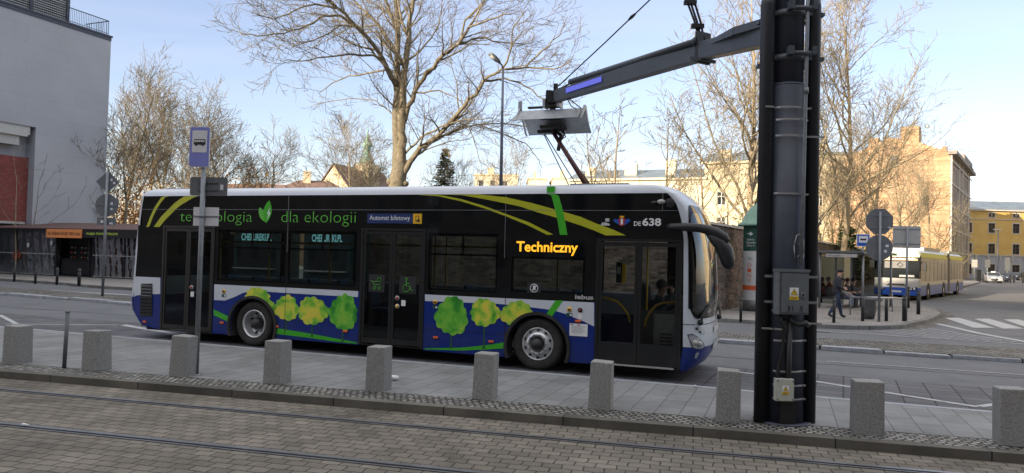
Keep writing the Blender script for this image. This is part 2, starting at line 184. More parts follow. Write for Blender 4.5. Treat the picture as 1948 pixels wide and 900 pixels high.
# ------------------------------------------------------------------ mesh helpers
class MB:
    def __init__(s, mt=None): s.v = []; s.f = []; s.mi = []; s.sm = []; s.cur = 0; s.m = mt or Matrix()
    def add(s, vs, fs, smooth=False, mi=None):
        b = len(s.v); s.v += [tuple(s.m @ Vector(p)) for p in vs]
        for f in fs: s.f.append([b+i for i in f]); s.mi.append(s.cur if mi is None else mi); s.sm.append(smooth)
        return s
    def box(s, a, b, mi=None):
        x0, y0, z0 = [min(a[i], b[i]) for i in range(3)]; x1, y1, z1 = [max(a[i], b[i]) for i in range(3)]
        return s.add([(x0, y0, z0), (x1, y0, z0), (x1, y1, z0), (x0, y1, z0), (x0, y0, z1), (x1, y0, z1), (x1, y1, z1), (x0, y1, z1)],
              [(0, 3, 2, 1), (4, 5, 6, 7), (0, 1, 5, 4), (1, 2, 6, 5), (2, 3, 7, 6), (3, 0, 4, 7)], mi=mi)
    def poly(s, pts, lo, hi, plane='xy', mi=None):   # prism of a 2D outline; plane xy -> extruded in z, xz -> extruded in y
        n = len(pts); P = (lambda p, h: (p[0], p[1], h)) if plane == 'xy' else (lambda p, h: (p[0], h, p[1]))
        tri = tessellate_polygon([[Vector((p[0], p[1], 0)) for p in pts]])
        vs = [P(p, lo) for p in pts]+[P(p, hi) for p in pts]
        fs = [tuple(t) for t in tri]+[tuple(i+n for i in reversed(t)) for t in tri]+[(i, (i+1) % n, n+(i+1) % n, n+i) for i in range(n)]
        return s.add(vs, fs, mi=mi)
    def tube(s, pts, rad, n=8, caps=True, smooth=True, mi=None, flat=1.0):
        pts = [Vector(p) for p in pts]; k = len(pts)
        if not hasattr(rad, '__len__'): rad = [rad]*k
        vs = []; u = None
        for i, p in enumerate(pts):
            d = (pts[min(i+1, k-1)]-pts[max(i-1, 0)])
            if d.length < 1e-9: d = Vector((0, 0, 1))
            d.normalize()
            if u is None: u = d.orthogonal().normalized() if abs(d.z) > .9 else d.cross(Vector((0, 0, 1))).normalized()
            u = (u-d*u.dot(d)); u = u.normalized() if u.length > 1e-6 else d.orthogonal().normalized()
            w_ = d.cross(u)
            for j in range(n):
                a = 2*math.pi*j/n; vs.append(p+u*math.cos(a)*rad[i]+w_*math.sin(a)*rad[i]*flat)
        fs = [(i*n+j, i*n+(j+1) % n, (i+1)*n+(j+1) % n, (i+1)*n+j) for i in range(k-1) for j in range(n)]
        if caps: fs += [tuple(range(n-1, -1, -1)), tuple((k-1)*n+j for j in range(n))]
        return s.add(vs, fs, smooth, mi)
    def cyl(s, a, b, r, r2=None, n=16, mi=None, smooth=True): return s.tube([a, b], [r, r if r2 is None else r2], n, True, smooth, mi)
    def lathe(s, prof, n=24, axis='z', c=(0, 0, 0), mi=None):   # prof: (r, h)
        vs = []
        for r, h in prof:
            for j in range(n):
                a = 2*math.pi*j/n; x, y = r*math.cos(a), r*math.sin(a)
                vs.append((c[0]+x, c[1]+y, c[2]+h) if axis == 'z' else (c[0]+x, c[1]+h, c[2]+y))
        fs = [(i*n+j, i*n+(j+1) % n, (i+1)*n+(j+1) % n, (i+1)*n+j) for i in range(len(prof)-1) for j in range(n)]
        return s.add(vs, fs, True, mi)
    def ball(s, c, r, n=10, sc_=(1, 1, 1), mi=None):
        vs = []; 
        for i in range(n+1):
            t = math.pi*i/n
            for j in range(n): a = 2*math.pi*j/n; vs.append((c[0]+r*sc_[0]*math.sin(t)*math.cos(a), c[1]+r*sc_[1]*math.sin(t)*math.sin(a), c[2]+r*sc_[2]*math.cos(t)))
        return s.add(vs, [(i*n+j, i*n+(j+1) % n, (i+1)*n+(j+1) % n, (i+1)*n+j) for i in range(n) for j in range(n)], True, mi)
    def build(s, name, mats, parent=None, bevel=0.0, fix=True):
        me = bpy.data.meshes.new(name); me.from_pydata(s.v, [], s.f)
        for m_ in (mats if isinstance(mats, (list, tuple)) else [mats]): me.materials.append(M[m_] if isinstance(m_, str) else m_)
        me.polygons.foreach_set('material_index', s.mi); me.polygons.foreach_set('use_smooth', s.sm)
        if fix and len(s.f) < 60000:
            bm = bmesh.new(); bm.from_mesh(me); bmesh.ops.recalc_face_normals(bm, faces=bm.faces); bm.to_mesh(me); bm.free()
        o = bpy.data.objects.new(name, me); col.objects.link(o)
        if parent: o.parent = parent
        if bevel: 
            b = o.modifiers.new('bevel', 'BEVEL'); b.width = bevel; b.segments = 2; b.limit_method = 'ANGLE'; b.angle_limit = RAD(40)
        return o
def tag(o, label=None, cat=None, group=None, kind=None):
    if label: o['label'] = label
    if cat: o['category'] = cat
    if group: o['group'] = group
    if kind: o['kind'] = kind
    return o
def empty(name, loc=(0, 0, 0), rz=0.0, label=None, cat=None, group=None):
    o = bpy.data.objects.new(name, None); col.objects.link(o); o.location = loc; o.rotation_euler = (0, 0, rz); o.empty_display_size = .2
    return tag(o, label, cat, group)
def kids(o): return [c for c in col.objects if c.parent == o]
def dup(o, loc=None, rz=None, label=None, parent=None, scale=None):
    c = o.copy(); col.objects.link(c); c.parent = parent
    if loc is not None: c.location = loc
    if rz is not None: c.rotation_euler = (0, 0, rz)
    if scale: c.scale = scale
    if label: c['label'] = label
    for k in kids(o): dup(k, parent=c)
    return c
def struct(o): o['kind'] = 'structure'; return o
def text(s, x0, x1, z0, z1, y, material, parent, name='lettering', bold=0.0, frame='xz', mirror=False, depth=0.0):
    cu = bpy.data.curves.new(name, 'FONT'); cu.body = s; cu.offset = bold; cu.extrude = 0.0; cu.resolution_u = 4
    o = bpy.data.objects.new(name, cu); col.objects.link(o)
    me = bpy.data.meshes.new_from_object(o); bpy.data.objects.remove(o); bpy.data.curves.remove(cu)
    xs = [v.co.x for v in me.vertices]; ys = [v.co.y for v in me.vertices]; ax, bx, ay_, by = min(xs), max(xs), min(ys), max(ys)
    for v in me.vertices:
        u = x0+(v.co.x-ax)/(bx-ax)*(x1-x0); h = z0+(v.co.y-ay_)/(by-ay_)*(z1-z0)
        v.co = (u, y, h) if frame == 'xz' else (y, u, h)
    me.materials.clear(); me.materials.append(M[material]); o = bpy.data.objects.new(name, me); col.objects.link(o)
    if parent: o.parent = parent
    return o
# ------------------------------------------------------------------ ground, roads, pavements
def sheet(name, pts, z, m, thick=0.0, mats=None):
    b = MB()
    if thick: b.poly(pts, z-thick, z)
    else:
        tri = tessellate_polygon([[Vector((p[0], p[1], 0)) for p in pts]]); b.add([(p[0], p[1], z) for p in pts], [tuple(t) for t in tri])
    o = b.build(name, m); struct(o)
    for f in o.data.polygons:
        pass
    return o
def strip(pts, wdt, side=1):      # offset ribbon polygon
    L = []
    for i, p in enumerate(pts):
        a = Vector(pts[max(i-1, 0)]); b = Vector(pts[min(i+1, len(pts)-1)]); d = (b-a).normalized(); n = Vector((-d.y, d.x))*side
        L.append((p[0]+n.x*wdt, p[1]+n.y*wdt))
    return list(pts)+L[::-1]
def smooth(pts, k=4):
    out = []
    for i in range(len(pts)-1):
        p0 = Vector(pts[max(i-1, 0)]); p1 = Vector(pts[i]); p2 = Vector(pts[i+1]); p3 = Vector(pts[min(i+2, len(pts)-1)])
        for j in range(k):
            t = j/k; out.append(tuple(0.5*((2*p1)+(p2-p0)*t+(2*p0-5*p1+4*p2-p3)*t*t+(3*p1-p0-3*p2+p3)*t**3)))
    out.append(tuple(pts[-1])); return out
TD = Vector((math.cos(TA), math.sin(TA))); TN = Vector((-TD.y, TD.x)); BD = Vector((math.cos(BA), math.sin(BA))); BN = Vector((-BD.y, BD.x))
sheet('ground', [(-900, -300), (900, -300), (900, 1500), (-900, 1500)], 0.0, 'asphalt')
KP = Vector((-1.70, 9.27))                               # outer face of the near kerb
def along(P, D, t): q = P+D*t; return (q.x, q.y)
tz = 0.05
sheet('tram_track_paving', [along(KP, TD, -70), along(KP, TD, 70), along(KP-TN*16, TD, 70), along(KP-TN*16, TD, -70)], tz, 'setts')
PE = Vector((-2.75, 13.16))                              # platform edge towards the bus bay
xI = 16.5
a0, a1 = KP+TD*-60, KP+TD*18.0
kin = KP+TN*.15
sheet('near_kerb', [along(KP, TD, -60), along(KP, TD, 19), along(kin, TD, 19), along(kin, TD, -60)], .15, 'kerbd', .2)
cin = KP+TN*.62
sheet('cobble_strip', [along(kin, TD, -60), along(kin, TD, 19), along(cin, TD, 19), along(cin, TD, -60)], .146, 'cobble', .2)
pe2 = PE-BN*.13
sheet('platform_pavement', [along(cin, TD, -60), along(cin, TD, 17), along(pe2, BD, 17.5), along(pe2, BD, -60)], .150, 'slabs', .2)
sheet('platform_edge_stone', [along(pe2, BD, -60), along(pe2, BD, 17.5), along(PE, BD, 17.5), along(PE, BD, -60)], .153, 'kerbw', .2)
BE = Vector((5.65, 13.53)); BEL = Vector((-10.2, 19.5))
sheet('bus_bay_paving', [along(PE, BD, -60), along(PE, BD, 30), (22, 6.2), (8.48, 12.34), (5.65, 13.53), (-10.2, 19.5), (-14.6, 20.9), (-60, 39)], .004, 'bay')
def line(name, pts, wd, m='paint', z=.009):
    p = [Vector(q) for q in pts]; b = MB()
    for i in range(len(p)-1):
        d = (p[i+1]-p[i]).normalized(); n = Vector((-d.y, d.x))*wd/2
        b.add([(*(p[i]-n), z), (*(p[i+1]-n), z), (*(p[i+1]+n), z), (*(p[i]+n), z)], [(0, 1, 2, 3)])
        z += .0012
    return struct(b.build(name, m))
line('bay_marking', [(-14.3, 20.4), (-11.9, 17.75)], .12); line('bay_marking', [(-12.6, 18.2), (-9.9, 18.65)], .1); line('bay_marking', [(-9.95, 18.7), (-7.6, 16.9)], .22)
line('bay_marking', [(4.2, 13.45), (5.14, 12.83), (6.89, 10.7)], .12); line('bay_marking', [(6.95, 10.75), (9.2, 11.9)], .12)
line('lane_line', [(6.65, 15.24), (9.92, 14.03)], .1, 'paint_old'); line('lane_line', [(12.5, 13.0), (16, 11.6)], .1, 'paint_old')
near = [(-60, 47), (-30, 33), (-19.5, 28.0), (-16.2, 26.6), (-13.0, 24.9), (5.17, 18.22), (7.36, 17.24), (11.13, 15.73), (26, 9.6)]
far = [(26, 12.2), (12.7, 17.9), (7.98, 19.25), (5.78, 20.2), (-8, 25.6), (-16, 28.9), (-30, 35.6), (-60, 50)]
b = MB()
rng = random.Random(5)
for i in range(len(near)-1):      # whitish kerb stones, some broken and shifted
    a, c = Vector(near[i]), Vector(near[i+1]); L_ = (c-a).length; k = max(1, int(L_/1.1)); d = (c-a)/L_; n = Vector((-d.y, d.x))
    for j in range(k):
        if L_ > 40 and j % 3: continue
        s0, s1 = j*L_/k+.02, (j+1)*L_/k-.02; off = rng.uniform(-.06, .06); wd = rng.uniform(.14, .24); z = .1+rng.uniform(-.03, .01)
        P = [a+d*s0+n*off, a+d*s1+n*(off+rng.uniform(-.05, .05)), a+d*(s1-rng.uniform(0, .08))+n*(wd+.1), a+d*(s0+rng.uniform(0, .06))+n*(wd+.08)]
        b.poly([(p.x, p.y) for p in P], 0, z)
struct(b.build('median_kerb', 'kerbw', bevel=.015))
sheet('median_cobbles', [(p[0]+.07, p[1]+.16) for p in near]+far, .085, 'medc', .085)
fk = smooth([(-200, 112), (-60, 53.5), (-26.1, 38.0), (-20.9, 35.0), (-17.1, 33.1), (-5, 28.8), (3.5, 25.9), (6.94, 24.4), (9.41, 23.1), (11.03, 22.85), (12.6, 23.5), (13.85, 24.88), (15.63, 26.96), (18.1, 30.6), (19.7, 34.05), (21.6, 39.5), (25.0, 45.4), (36, 60), (62, 96), (66, 103)])
back = [(62, 104), (54, 120), (40, 140), (-200, 200)]
sheet('far_pavement', fk+back, .12, 'farpav')
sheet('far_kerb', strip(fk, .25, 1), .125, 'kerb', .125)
sheet('gutter_cobbles', strip(fk[40:64], .5, -1), .004, 'medc')
for k_ in range(6):   # zebra bars across the side street
    x0 = 1797+k_*56; y0 = 605+k_*1.5
    q = [gz(x0, y0), gz(x0+28, y0), gz(x0+95, y0+19), gz(x0+55, y0+19)]
    sheet('zebra_bar', [(p.x, p.y) for p in q], .008, 'paint')
line('hatch_outline', [(15.3, 26.0), (14.6, 22.6), (14.4, 19.5)], .25); line('hatch_outline', [(9.0, 22.2), (14.4, 19.55)], .14, 'paint_old'); line('far_lane_edge', [(14.4, 19.55), (26, 14.0)], .14, 'paint_old')
for k_ in range(7):
    t = k_/7; line('hatch_stripe', [(11.3+t*2.9, 22.6+t*1.6), (12.2+t*2.2, 20.75-t*.6)], .13, 'paint_old')
for k_, (a, c) in enumerate([((-20, 31.6), (-16.0, 30.3)), ((-22.6, 32.3), (-15.0, 29.7)), ((-27, 34.0), (-22.3, 32.2))]): line('far_road_line', [a, c], .28, 'paint_old')
line('far_road_line', [(22, 33), (30, 33.5)], .12, 'paint_old')
line('far_road_line', [(60, 82), (50, 70)], .2, 'paint_old')
sheet('asphalt_patch', [(-4.5, 20.2), (-1.2, 18.9), (-.6, 19.9), (-3.9, 21.3)], .0035, 'bay'); line('tar_joint', [(-20, 24.6), (-4, 18.6), (9, 13.9), (16, 11.4)], .035, 'groove', .0045); line('tar_joint', [(9.2, 17.0), (20, 11.9)], .03, 'groove', .0045); line('tar_joint', [(15, 22.0), (30, 21.0), (44, 30)], .05, 'groove', .0045)
sheet('gully_grate', [(8.9, 21.8), (9.5, 21.55), (9.65, 21.95), (9.05, 22.2)], .006, 'groove')
# tram rails: head, groove and guard lip in one strip each
for i, (px0, py0) in enumerate([(700, 804), (700, 880.5)]):
    p = gz(px0, py0, tz); q = Vector((p.x, p.y)); b = MB()
    for (o0, o1, zz, mi) in ((0, .062, .012, 0), (-.042, 0, .003, 1), (-.066, -.042, .010, 0)):
        A, B_ = q+TN*o0, q+TN*o1
        b.poly([along(A, TD, -60), along(A, TD, 60), along(B_, TD, 60), along(B_, TD, -60)], tz-.02, tz+zz, mi=mi)
    b.poly([along(q+TN*.062, TD, -60), along(q+TN*.062, TD, 60), along(q+TN*.085, TD, 60), along(q+TN*.085, TD, -60)], tz-.02, tz+.002, mi=1)
    struct(b.build('tram_rail', ['steel', 'groove']))
LV = {
'arc_a' : [(-8.635,3.354),(-8.772,3.255),(-8.897,3.146),(-8.999,3.028),(-9.1,2.9),(-9.21,2.698),(-9.308,2.476),(-9.223,2.477),(-9.126,2.698),(-9.004,2.9),(-8.903,3.028),(-8.779,3.146),(-8.666,3.254),(-8.53,3.353)] ,
'arc_b' : [(-8.082,3.215),(-8.24,3.158),(-8.399,3.081),(-8.524,3.0),(-8.648,2.9),(-8.876,2.718),(-9.091,2.479),(-8.916,2.481),(-8.81,2.591),(-8.685,2.701),(-8.437,2.901),(-8.301,2.982),(-8.166,3.045),(-8.02,3.116),(-7.863,3.196)] ,
'arc_c' : [(-3.082,3.339),(-1.806,3.254),(-1.197,3.19),(-0.652,3.108),(-0.121,2.995),(0.31,2.88),(0.458,2.84),(0.751,2.761),(1.041,2.643),(1.326,2.547),(1.566,2.444),(1.208,2.439),(1.003,2.524),(0.734,2.616),(0.461,2.699),(0.206,2.77),(-0.053,2.838),(-0.382,2.941),(-0.694,3.003),(-1.103,3.08),(-1.567,3.154),(-2.043,3.213),(-2.58,3.269)] ,
'arc_d' : [(-2.53,3.26),(-2.042,3.174),(-1.565,3.081),(-1.099,2.953),(-0.688,2.816),(-0.199,2.653),(0.258,2.442),(0.152,2.432),(-0.241,2.608),(-0.687,2.774),(-1.098,2.911),(-1.564,3.039),(-2.041,3.135),(-2.529,3.225)] ,
'green_hi' : [(0.128,3.337),(0.264,3.336),(0.346,3.132),(0.415,2.921),(0.475,2.679),(0.523,2.438),(0.385,2.436),(0.336,2.678),(0.275,2.921),(0.21,3.133)] ,
'green_lo' : [(0.33,1.272),(0.469,1.278),(0.254,0.945),(0.147,0.98)] ,
'hillA' : [(-7.311,0.729),(-6.907,0.599),(-6.92,0.493),(-7.305,0.607)] ,
'hillB' : [(-5.732,0.428),(-5.125,0.39),(-4.573,0.342),(-3.719,0.262),(-3.728,0.235),(-4.246,0.245),(-4.843,0.279),(-5.727,0.316)] ,
'hillC' : [(-2.236,0.249),(-1.481,0.314),(-1.024,0.383),(-0.613,0.469),(-0.61,0.362),(-1.021,0.308),(-1.572,0.253),(-2.236,0.232)] ,
'whB' : [(-7.323,1.264),(-5.453,1.271),(-3.73,1.277),(-3.736,1.151),(-4.878,1.155),(-5.722,1.161),(-6.07,1.175),(-6.304,1.16),(-6.539,1.117),(-6.775,1.015),(-7.013,0.932),(-7.308,0.928)] ,
'whC' : [(-2.26,1.273),(-0.734,1.285),(1.033,1.268),(1.043,0.855),(0.858,0.931),(0.692,0.985),(0.525,1.044),(0.313,1.093),(0.1,1.115),(-0.158,1.131),(-0.731,1.16),(-2.256,1.143)] ,
'whR' : [(-9.586,1.355),(-8.841,1.354),(-8.822,0.993),(-8.995,0.983),(-9.201,0.969),(-9.386,0.952),(-9.552,0.923),(-9.656,0.89),(-9.759,0.842),(-9.75,0.993),(-9.712,1.153),(-9.665,1.265)] ,
'T0' : (-6.169,1.033,0.319,0.227,None) ,
'T0b' : (-5.853,0.859,0.172,0.132,None) ,
'T1' : (-5.424,0.847,0.308,0.279,0.392) ,
'T2' : (-4.782,0.82,0.369,0.303,0.303) ,
'T3' : (-4.055,0.825,0.336,0.386,0.25) ,
'T4' : (-1.685,0.881,0.34,0.39,0.28) ,
'T5' : (-1.019,0.984,0.297,0.275,0.326) ,
'T6' : (-0.381,0.984,0.33,0.254,None) ,
'louver' : [(-9.383,1.208),(-9.053,1.221),(-9.015,0.491),(-9.345,0.474)] ,
}
# ------------------------------------------------------------------ the electric bus at the charger
def interp(tb, z):
    ks = sorted(tb)
    if z <= ks[0]: return tb[ks[0]]
    for a, c in zip(ks, ks[1:]):
        if z <= c: t = (z-a)/(c-a); return tb[a]*(1-t)+tb[c]*t
    return tb[ks[-1]]
XF = {.2: 2.70, .3: 2.84, .45: 2.94, .6: 2.98, 1.1: 2.97, 1.6: 2.96, 2.0: 2.94, 2.4: 2.89, 2.7: 2.82, 2.87: 2.76, 3.0: 2.68, 3.1: 2.60, 3.17: 2.53, 3.25: 2.42, 3.31: 2.28, 3.35: 2.05}
XS = {.2: 2.5, .6: 2.56, 2.4: 2.54, 2.7: 2.50, 2.87: 2.45, 3.0: 2.40, 3.1: 2.32, 3.17: 2.25, 3.25: 2.1, 3.31: 1.95, 3.35: 1.7}
XR = {.2: -9.25, .3: -9.35, .42: -9.55, .6: -9.70, .84: -9.76, 1.2: -9.72, 2.0: -9.68, 2.9: -9.60, 3.17: -9.55, 3.27: -9.48, 3.35: -9.3}
BW = 2.5
BUS = empty('electric_bus', (0.49, 13.0, 0), BA, 'long black, white and blue electric bus with green tree graphics charging in the near bay', 'bus')
BUSM = Matrix.Translation((0.49, 13.0, 0)) @ Matrix.Rotation(BA, 4, 'Z'); BUSI = BUSM.inverted()
def front(a, z, ins=0.0, out=0.0):       # a: 0 near side .. 1 far side
    th = math.pi*a; s_, c_ = math.sin(th), math.cos(th); e_ = 2/2.9; xs, xf = interp(XS, z), interp(XF, z)
    x = xs+(xf-xs)*abs(s_)**e_; y = BW/2-math.copysign(abs(c_)**e_, c_)*(BW/2-ins)
    if out: x += out*abs(s_)**.5; y -= out*c_
    return (x, y, z)
FA = [0, .012, .028, .045, .065, .09, .12, .16, .2, .26, .33, .4, .47, .53, .6, .67, .74, .8, .84, .88, .91, .935, .955, .972, .988, 1]
FWIN = [(-9.2, -7.6), (-7.4, -5.5), (-5.3, -3.6), (-3.4, -1.6), (-1.4, .4), (.6, 1.9)]
def ring(z, ins=0.0, near=False):
    xr = interp(XR, z); p = []; rc = .13
    for k in range(5): a = math.pi/2*k/4; p.append((xr+rc-rc*math.sin(a), ins+rc-rc*math.cos(a), z))
    for k in range(5): a = math.pi/2*k/4; p.append((xr+rc-rc*math.cos(a), BW-ins-rc+rc*math.sin(a), z))
    for a, c in FWIN: p += [(a, BW-ins, z), (c, BW-ins, z)]
    fr = [front(a, z, ins) for a in reversed(FA)]; return p+fr
zs = [.2, .3, .38, .45, .52, .6, .75, .9, 1.0]+[1.05+.05*i for i in range(41)]+[3.1, 3.17]
zs = sorted(set(round(z, 3) for z in zs+[1.35, 2.45]))
def wsz(a):
    q = min(a, 1-a); zt = 2.98-.42*max(0, (.20-q)/.155)**2.2; zb = 1.08+.16*max(0, (.12-q)/.075)**2; return zb, zt
b = MB(); rings = [ring(z) for z in zs]; n = len(rings[0]); nf = len(FA)
b.add([p for r in rings for p in r], [])
for i in range(len(zs)-1):
    zm = (zs[i]+zs[i+1])/2
    for j in range(n-1):
        if 10 <= j < 10+2*len(FWIN) and (j-10) % 2 == 0 and 1.35 < zm < 2.45: continue
        if j >= n-nf:
            a = (FA[n-1-j]+FA[n-2-j])/2; q = min(a, 1-a)
            if q > .05:
                zb, zt = wsz(a)
                if zb+.03 < zs[i] and zs[i+1] < zt-.03: continue
        blue = zm < .6 if j >= n-nf else zm < .93
        blk = (j < 10+2*len(FWIN)) and zm > 1.35 and j > 3
        b.f.append([i*n+j, i*n+j+1, (i+1)*n+j+1, (i+1)*n+j]); b.mi.append(2 if blk else (1 if blue else 0)); b.sm.append(True)
b.build('body_shell', ['bwhite', 'bblue', 'bblack'], BUS)
b = MB(); prev = None; lv = [(3.17, 0), (3.22, .008), (3.27, .03), (3.31, .07), (3.335, .13), (3.35, .25)]
R2 = [ring(z, i_) for z, i_ in lv]; b.add([p for r in R2 for p in r], [(i*n+j, i*n+(j+1) % n, (i+1)*n+(j+1) % n, (i+1)*n+j) for i in range(len(lv)-1) for j in range(n)]+[tuple((len(lv)-1)*n+j for j in range(n))], True)
roof = b.build('roof', 'bwhite', BUS)
b = MB(); b.box((-8.9, .45, 3.34), (-5.2, 2.05, 3.365)); b.build('roof_unit', 'galvl', roof); b = MB(); b.box((-4.6, .5, 3.34), (-2.2, 2.0, 3.36)); b.box((-9.0, .2, 3.3), (-8.2, .26, 3.36)); b.build('roof_unit', 'galvl', roof)
b = MB(); [b.box((x0, y0, .26), (x1, 2.5-y0, .32)) for x0, x1, y0 in ((-9.4, -6.93, .05), (-6.93, -5.63, .56), (-5.63, -.63, .05), (-.63, .63, .56), (.63, 2.45, .05))]; b.box((-9.3, .1, .18), (-8.9, 2.4, .25)); b.build('floor', 'innerd', BUS)
b = MB(); b.box((-9.4, .06, 2.56), (2.3, 2.44, 2.6)); b.build('ceiling', 'inner', BUS)
# near side panels
def arch_poly(x0, x1, z0, z1, cx, cz, r):
    a0 = math.asin((cz-z0)/r); L = [(x0, z1), (x0, z0)]
    L += [(cx-r*math.cos(t), cz+r*math.sin(t)) for t in [-a0+(math.pi+2*a0)*k/24 for k in range(25)]]
    return L+[(x1, z0), (x1, z1)]
b = MB()
b.poly([(-9.43, 2.515), (-9.46, 2.9), (-9.42, 3.168), (2.22, 3.168), (2.31, 3.1), (2.39, 3.0), (2.44, 2.87), (2.49, 2.7), (2.53, 2.42), (2.53, 2.385), (1.03, 2.385), (1.03, 2.515)], 0, .04, 'xz')
for x0, x1, z0, z1 in [(-9.55, -8.81, 1.357, 2.515), (-7.34, -7.25, 1.27, 2.515), (-5.50, -5.42, 1.27, 2.515), (-3.80, -3.70, 1.27, 2.515), (-2.27, -2.20, 1.27, 2.515), (-.80, -.52, 1.27, 2.515), (.85, 1.05, 1.27, 2.515),
      (-7.25, -5.50, 1.27, 1.36), (-7.25, -5.5, 2.44, 2.515), (-5.42, -3.8, 1.27, 1.36), (-5.42, -3.8, 2.44, 2.515), (-2.2, -.8, 1.27, 1.36), (-2.2, -.8, 2.44, 2.515), (-.52, .85, 1.27, 1.40), (-.52, .85, 2.03, 2.515)]:
    b.box((x0, 0, z0), (x1, .04, z1))
band = b.build('black_glazing_band', 'bblack', BUS)
b = MB()
for x0, x1 in [(-9.45, 2.43)]: b.box((x0, -.004, 2.868), (x1, .0, 2.876))
for x in (-5.46, -.66, 2.18): b.box((x-.004, -.003, 2.0 if x < 1 else 2.876), (x+.004, 0, 3.165))
b.build('panel_seam', 'galv', band)
b = MB()
b.poly([(-9.28, .27), (-9.42, .36), (-9.55, .55), (-9.6, .84), (-9.58, 1.2), (-9.5, 1.357), (-8.81, 1.357), (-8.81, .21)], 0, .04, 'xz')
b.poly(arch_poly(-7.33, -3.70, .215, 1.27, -6.28, .43, .58), 0, .04, 'xz')
b.poly(arch_poly(-2.27, 1.05, .205, 1.27, 0, .43, .57), 0, .04, 'xz')
skirt = b.build('side_skirt', 'bblue', BUS)
b = MB()
for x in (-5.455, -.62): b.box((x-.005, -.0065, .23), (x+.005, 0, 1.27)); b.build('panel_gap', 'blackm', skirt); b = MB()
for z in (.62,): b.box((-5.7, -.0055, z-.003), (-3.72, 0, z+.003)); b.build('panel_gap', 'blackm', skirt); b = MB(); b.box((-2.25, -.0055, z-.003), (-.6, 0, z+.003))
b.build('panel_gap', 'blackm', skirt)
def decal(name, pts, m, lvl=1, parent=None, lim=None):
    q = []
    for x, z in pts:
        if lim: x = min(max(x, lim[0]), lim[1]); z = min(max(z, lim[2]), lim[3])
        for cx, r in ((-6.28, .60), (0, .59)):
            d = math.hypot(x-cx, z-.43)
            if d < r and z < 1.2: x = cx+(x-cx)/d*r; z = .43+(z-.43)/d*r
        q.append((x, z))
    b = MB(); b.poly(q, -.0012*lvl-.001, -.0012*(lvl-1)-.001, 'xz'); return b.build(name, m, parent or BUS)
rr = [(-9.6, max(.84, z)) if x < -9.6 else (x, z) for x, z in LV['whR']]
decal('white_panel', rr, 'bwhite', 1, skirt); decal('white_panel', LV['whB'], 'bwhite', 1, skirt, (-7.32, -3.71, .2, 1.268)); decal('white_panel', LV['whC'], 'bwhite', 1, skirt, (-2.26, 1.045, .2, 1.268))
for k in ('arc_a', 'arc_b'): decal('yellow_arc', LV[k], 'lime', 1, band, (-9.4, 2.4, 2.43, 3.166))
for k in ('arc_c', 'arc_d'): decal('yellow_arc', LV[k], 'lime', 1 if k == 'arc_d' else 2, band, (-9.4, 2.4, 2.43, 3.166))
decal('green_stripe', LV['green_hi'], 'green', 4, band, (-9.4, 2.4, 2.43, 3.166)); decal('green_stripe', LV['green_lo'], 'green', 5, skirt)
b = MB(); b.poly([(.125, 3.19), (.27, 3.19), (.265, 3.30), (.12, 3.30)], -.012, .06, 'xz'); b.build('green_stripe', 'green', roof)
for k in ('hillA', 'hillB', 'hillC'): decal('grass_strip', LV[k], 'green', 2, skirt, (-7.32, 1.0, .222, 1.2))
r3 = random.Random(11)
for k, m in (('T0', 'treegr2'), ('T0b', 'treegr'), ('T1', 'treegr2'), ('T2', 'treegr2'), ('T3', 'treegr'), ('T4', 'treegr'), ('T5', 'treegr2'), ('T6', 'treegr2')):
    cx, cz, rx, rz, tb = LV[k]; lim = (-7.3, -3.712, .2, 1.262) if cx < -3 else (-2.25, 1, .2, 1.262)
    if tb: decal('printed_trunk', [(cx-.03, tb), (cx-.012, tb+.1), (cx-.012, cz), (cx+.012, cz), (cx+.012, tb+.1), (cx+.03, tb)], 'treed', 3, skirt)
    P = []
    nb = 11
    for i in range(nb*6):
        t = 2*math.pi*i/(nb*6); f = .88+.13*abs(math.sin(t*nb/2+.35*math.sin(2*t+cx)))+.05*math.sin(3*t+cx*5); sq = 1.0 if math.sin(t) > 0 else .92
        P.append((cx+rx*f*math.cos(t)*(1.04 if math.sin(t) < .2 else .95), cz+rz*f*math.sin(t)*sq))
    decal('printed_tree', P, m, 4 if k in ('T0b', 'T1') else (6 if k == 'T3' else 5), skirt, lim)
b = MB()
b.poly([(LV['louver'][0][0], .48), (LV['louver'][0][0], 1.2), (-9.06, 1.215), (-9.03, .49)], -.012, -.003, 'xz', mi=0)
for i in range(9): z = .55+i*.073; b.add([(-9.37, -.014, z), (-9.045, -.014, z), (-9.045, -.035, z+.02), (-9.37, -.035, z+.02), (-9.37, -.035, z+.036), (-9.045, -.035, z+.036)], [(0, 1, 2, 3), (3, 2, 5, 4)], mi=1 if i > 4 else 0)
b.build('radiator_grille', ['blackm', 'galv'], BUS)
for x, z in [(-9.235, .358), (-7.063, .458), (-5.647, .461), (-3.988, .464), (-1.999, .47), (-.873, .468), (.755, .933)]:
    b = MB(); b.box((x-.05, -.03, z-.02), (x+.05, -.006, z+.02)); b.build('side_marker_lamp', 'amber', BUS, bevel=.008)
for x, z in [(-7.05, 1.129), (-2.034, 1.132), (.593, 1.128)]:
    b = MB(); b.cyl((x, -.02, z), (x, 0, z), .042, mi=0); b.cyl((x, -.028, z), (x, -.02, z), .022, mi=1); b.build('door_button', ['yellowp', 'rimd'], BUS)
    b = MB(); b.box((x-.055, -.006, z-.125), (x+.055, -.003, z-.065), mi=0); b.box((x+.01, -.0075, z-.112), (x+.045, -.0062, z-.08), mi=1); b.build('sticker', ['adgreen', 'white'], BUS)
b = MB(); b.cyl((.788, -.02, 1.126), (.788, 0, 1.126), .042, mi=0); b.cyl((.788, -.028, 1.126), (.788, -.02, 1.126), .018, mi=1); b.build('door_button', ['blackm', 'red'], BUS)
b = MB(); b.box((.75, -.006, .975), (.825, -.003, 1.075)); b.build('sticker', 'white', BUS)
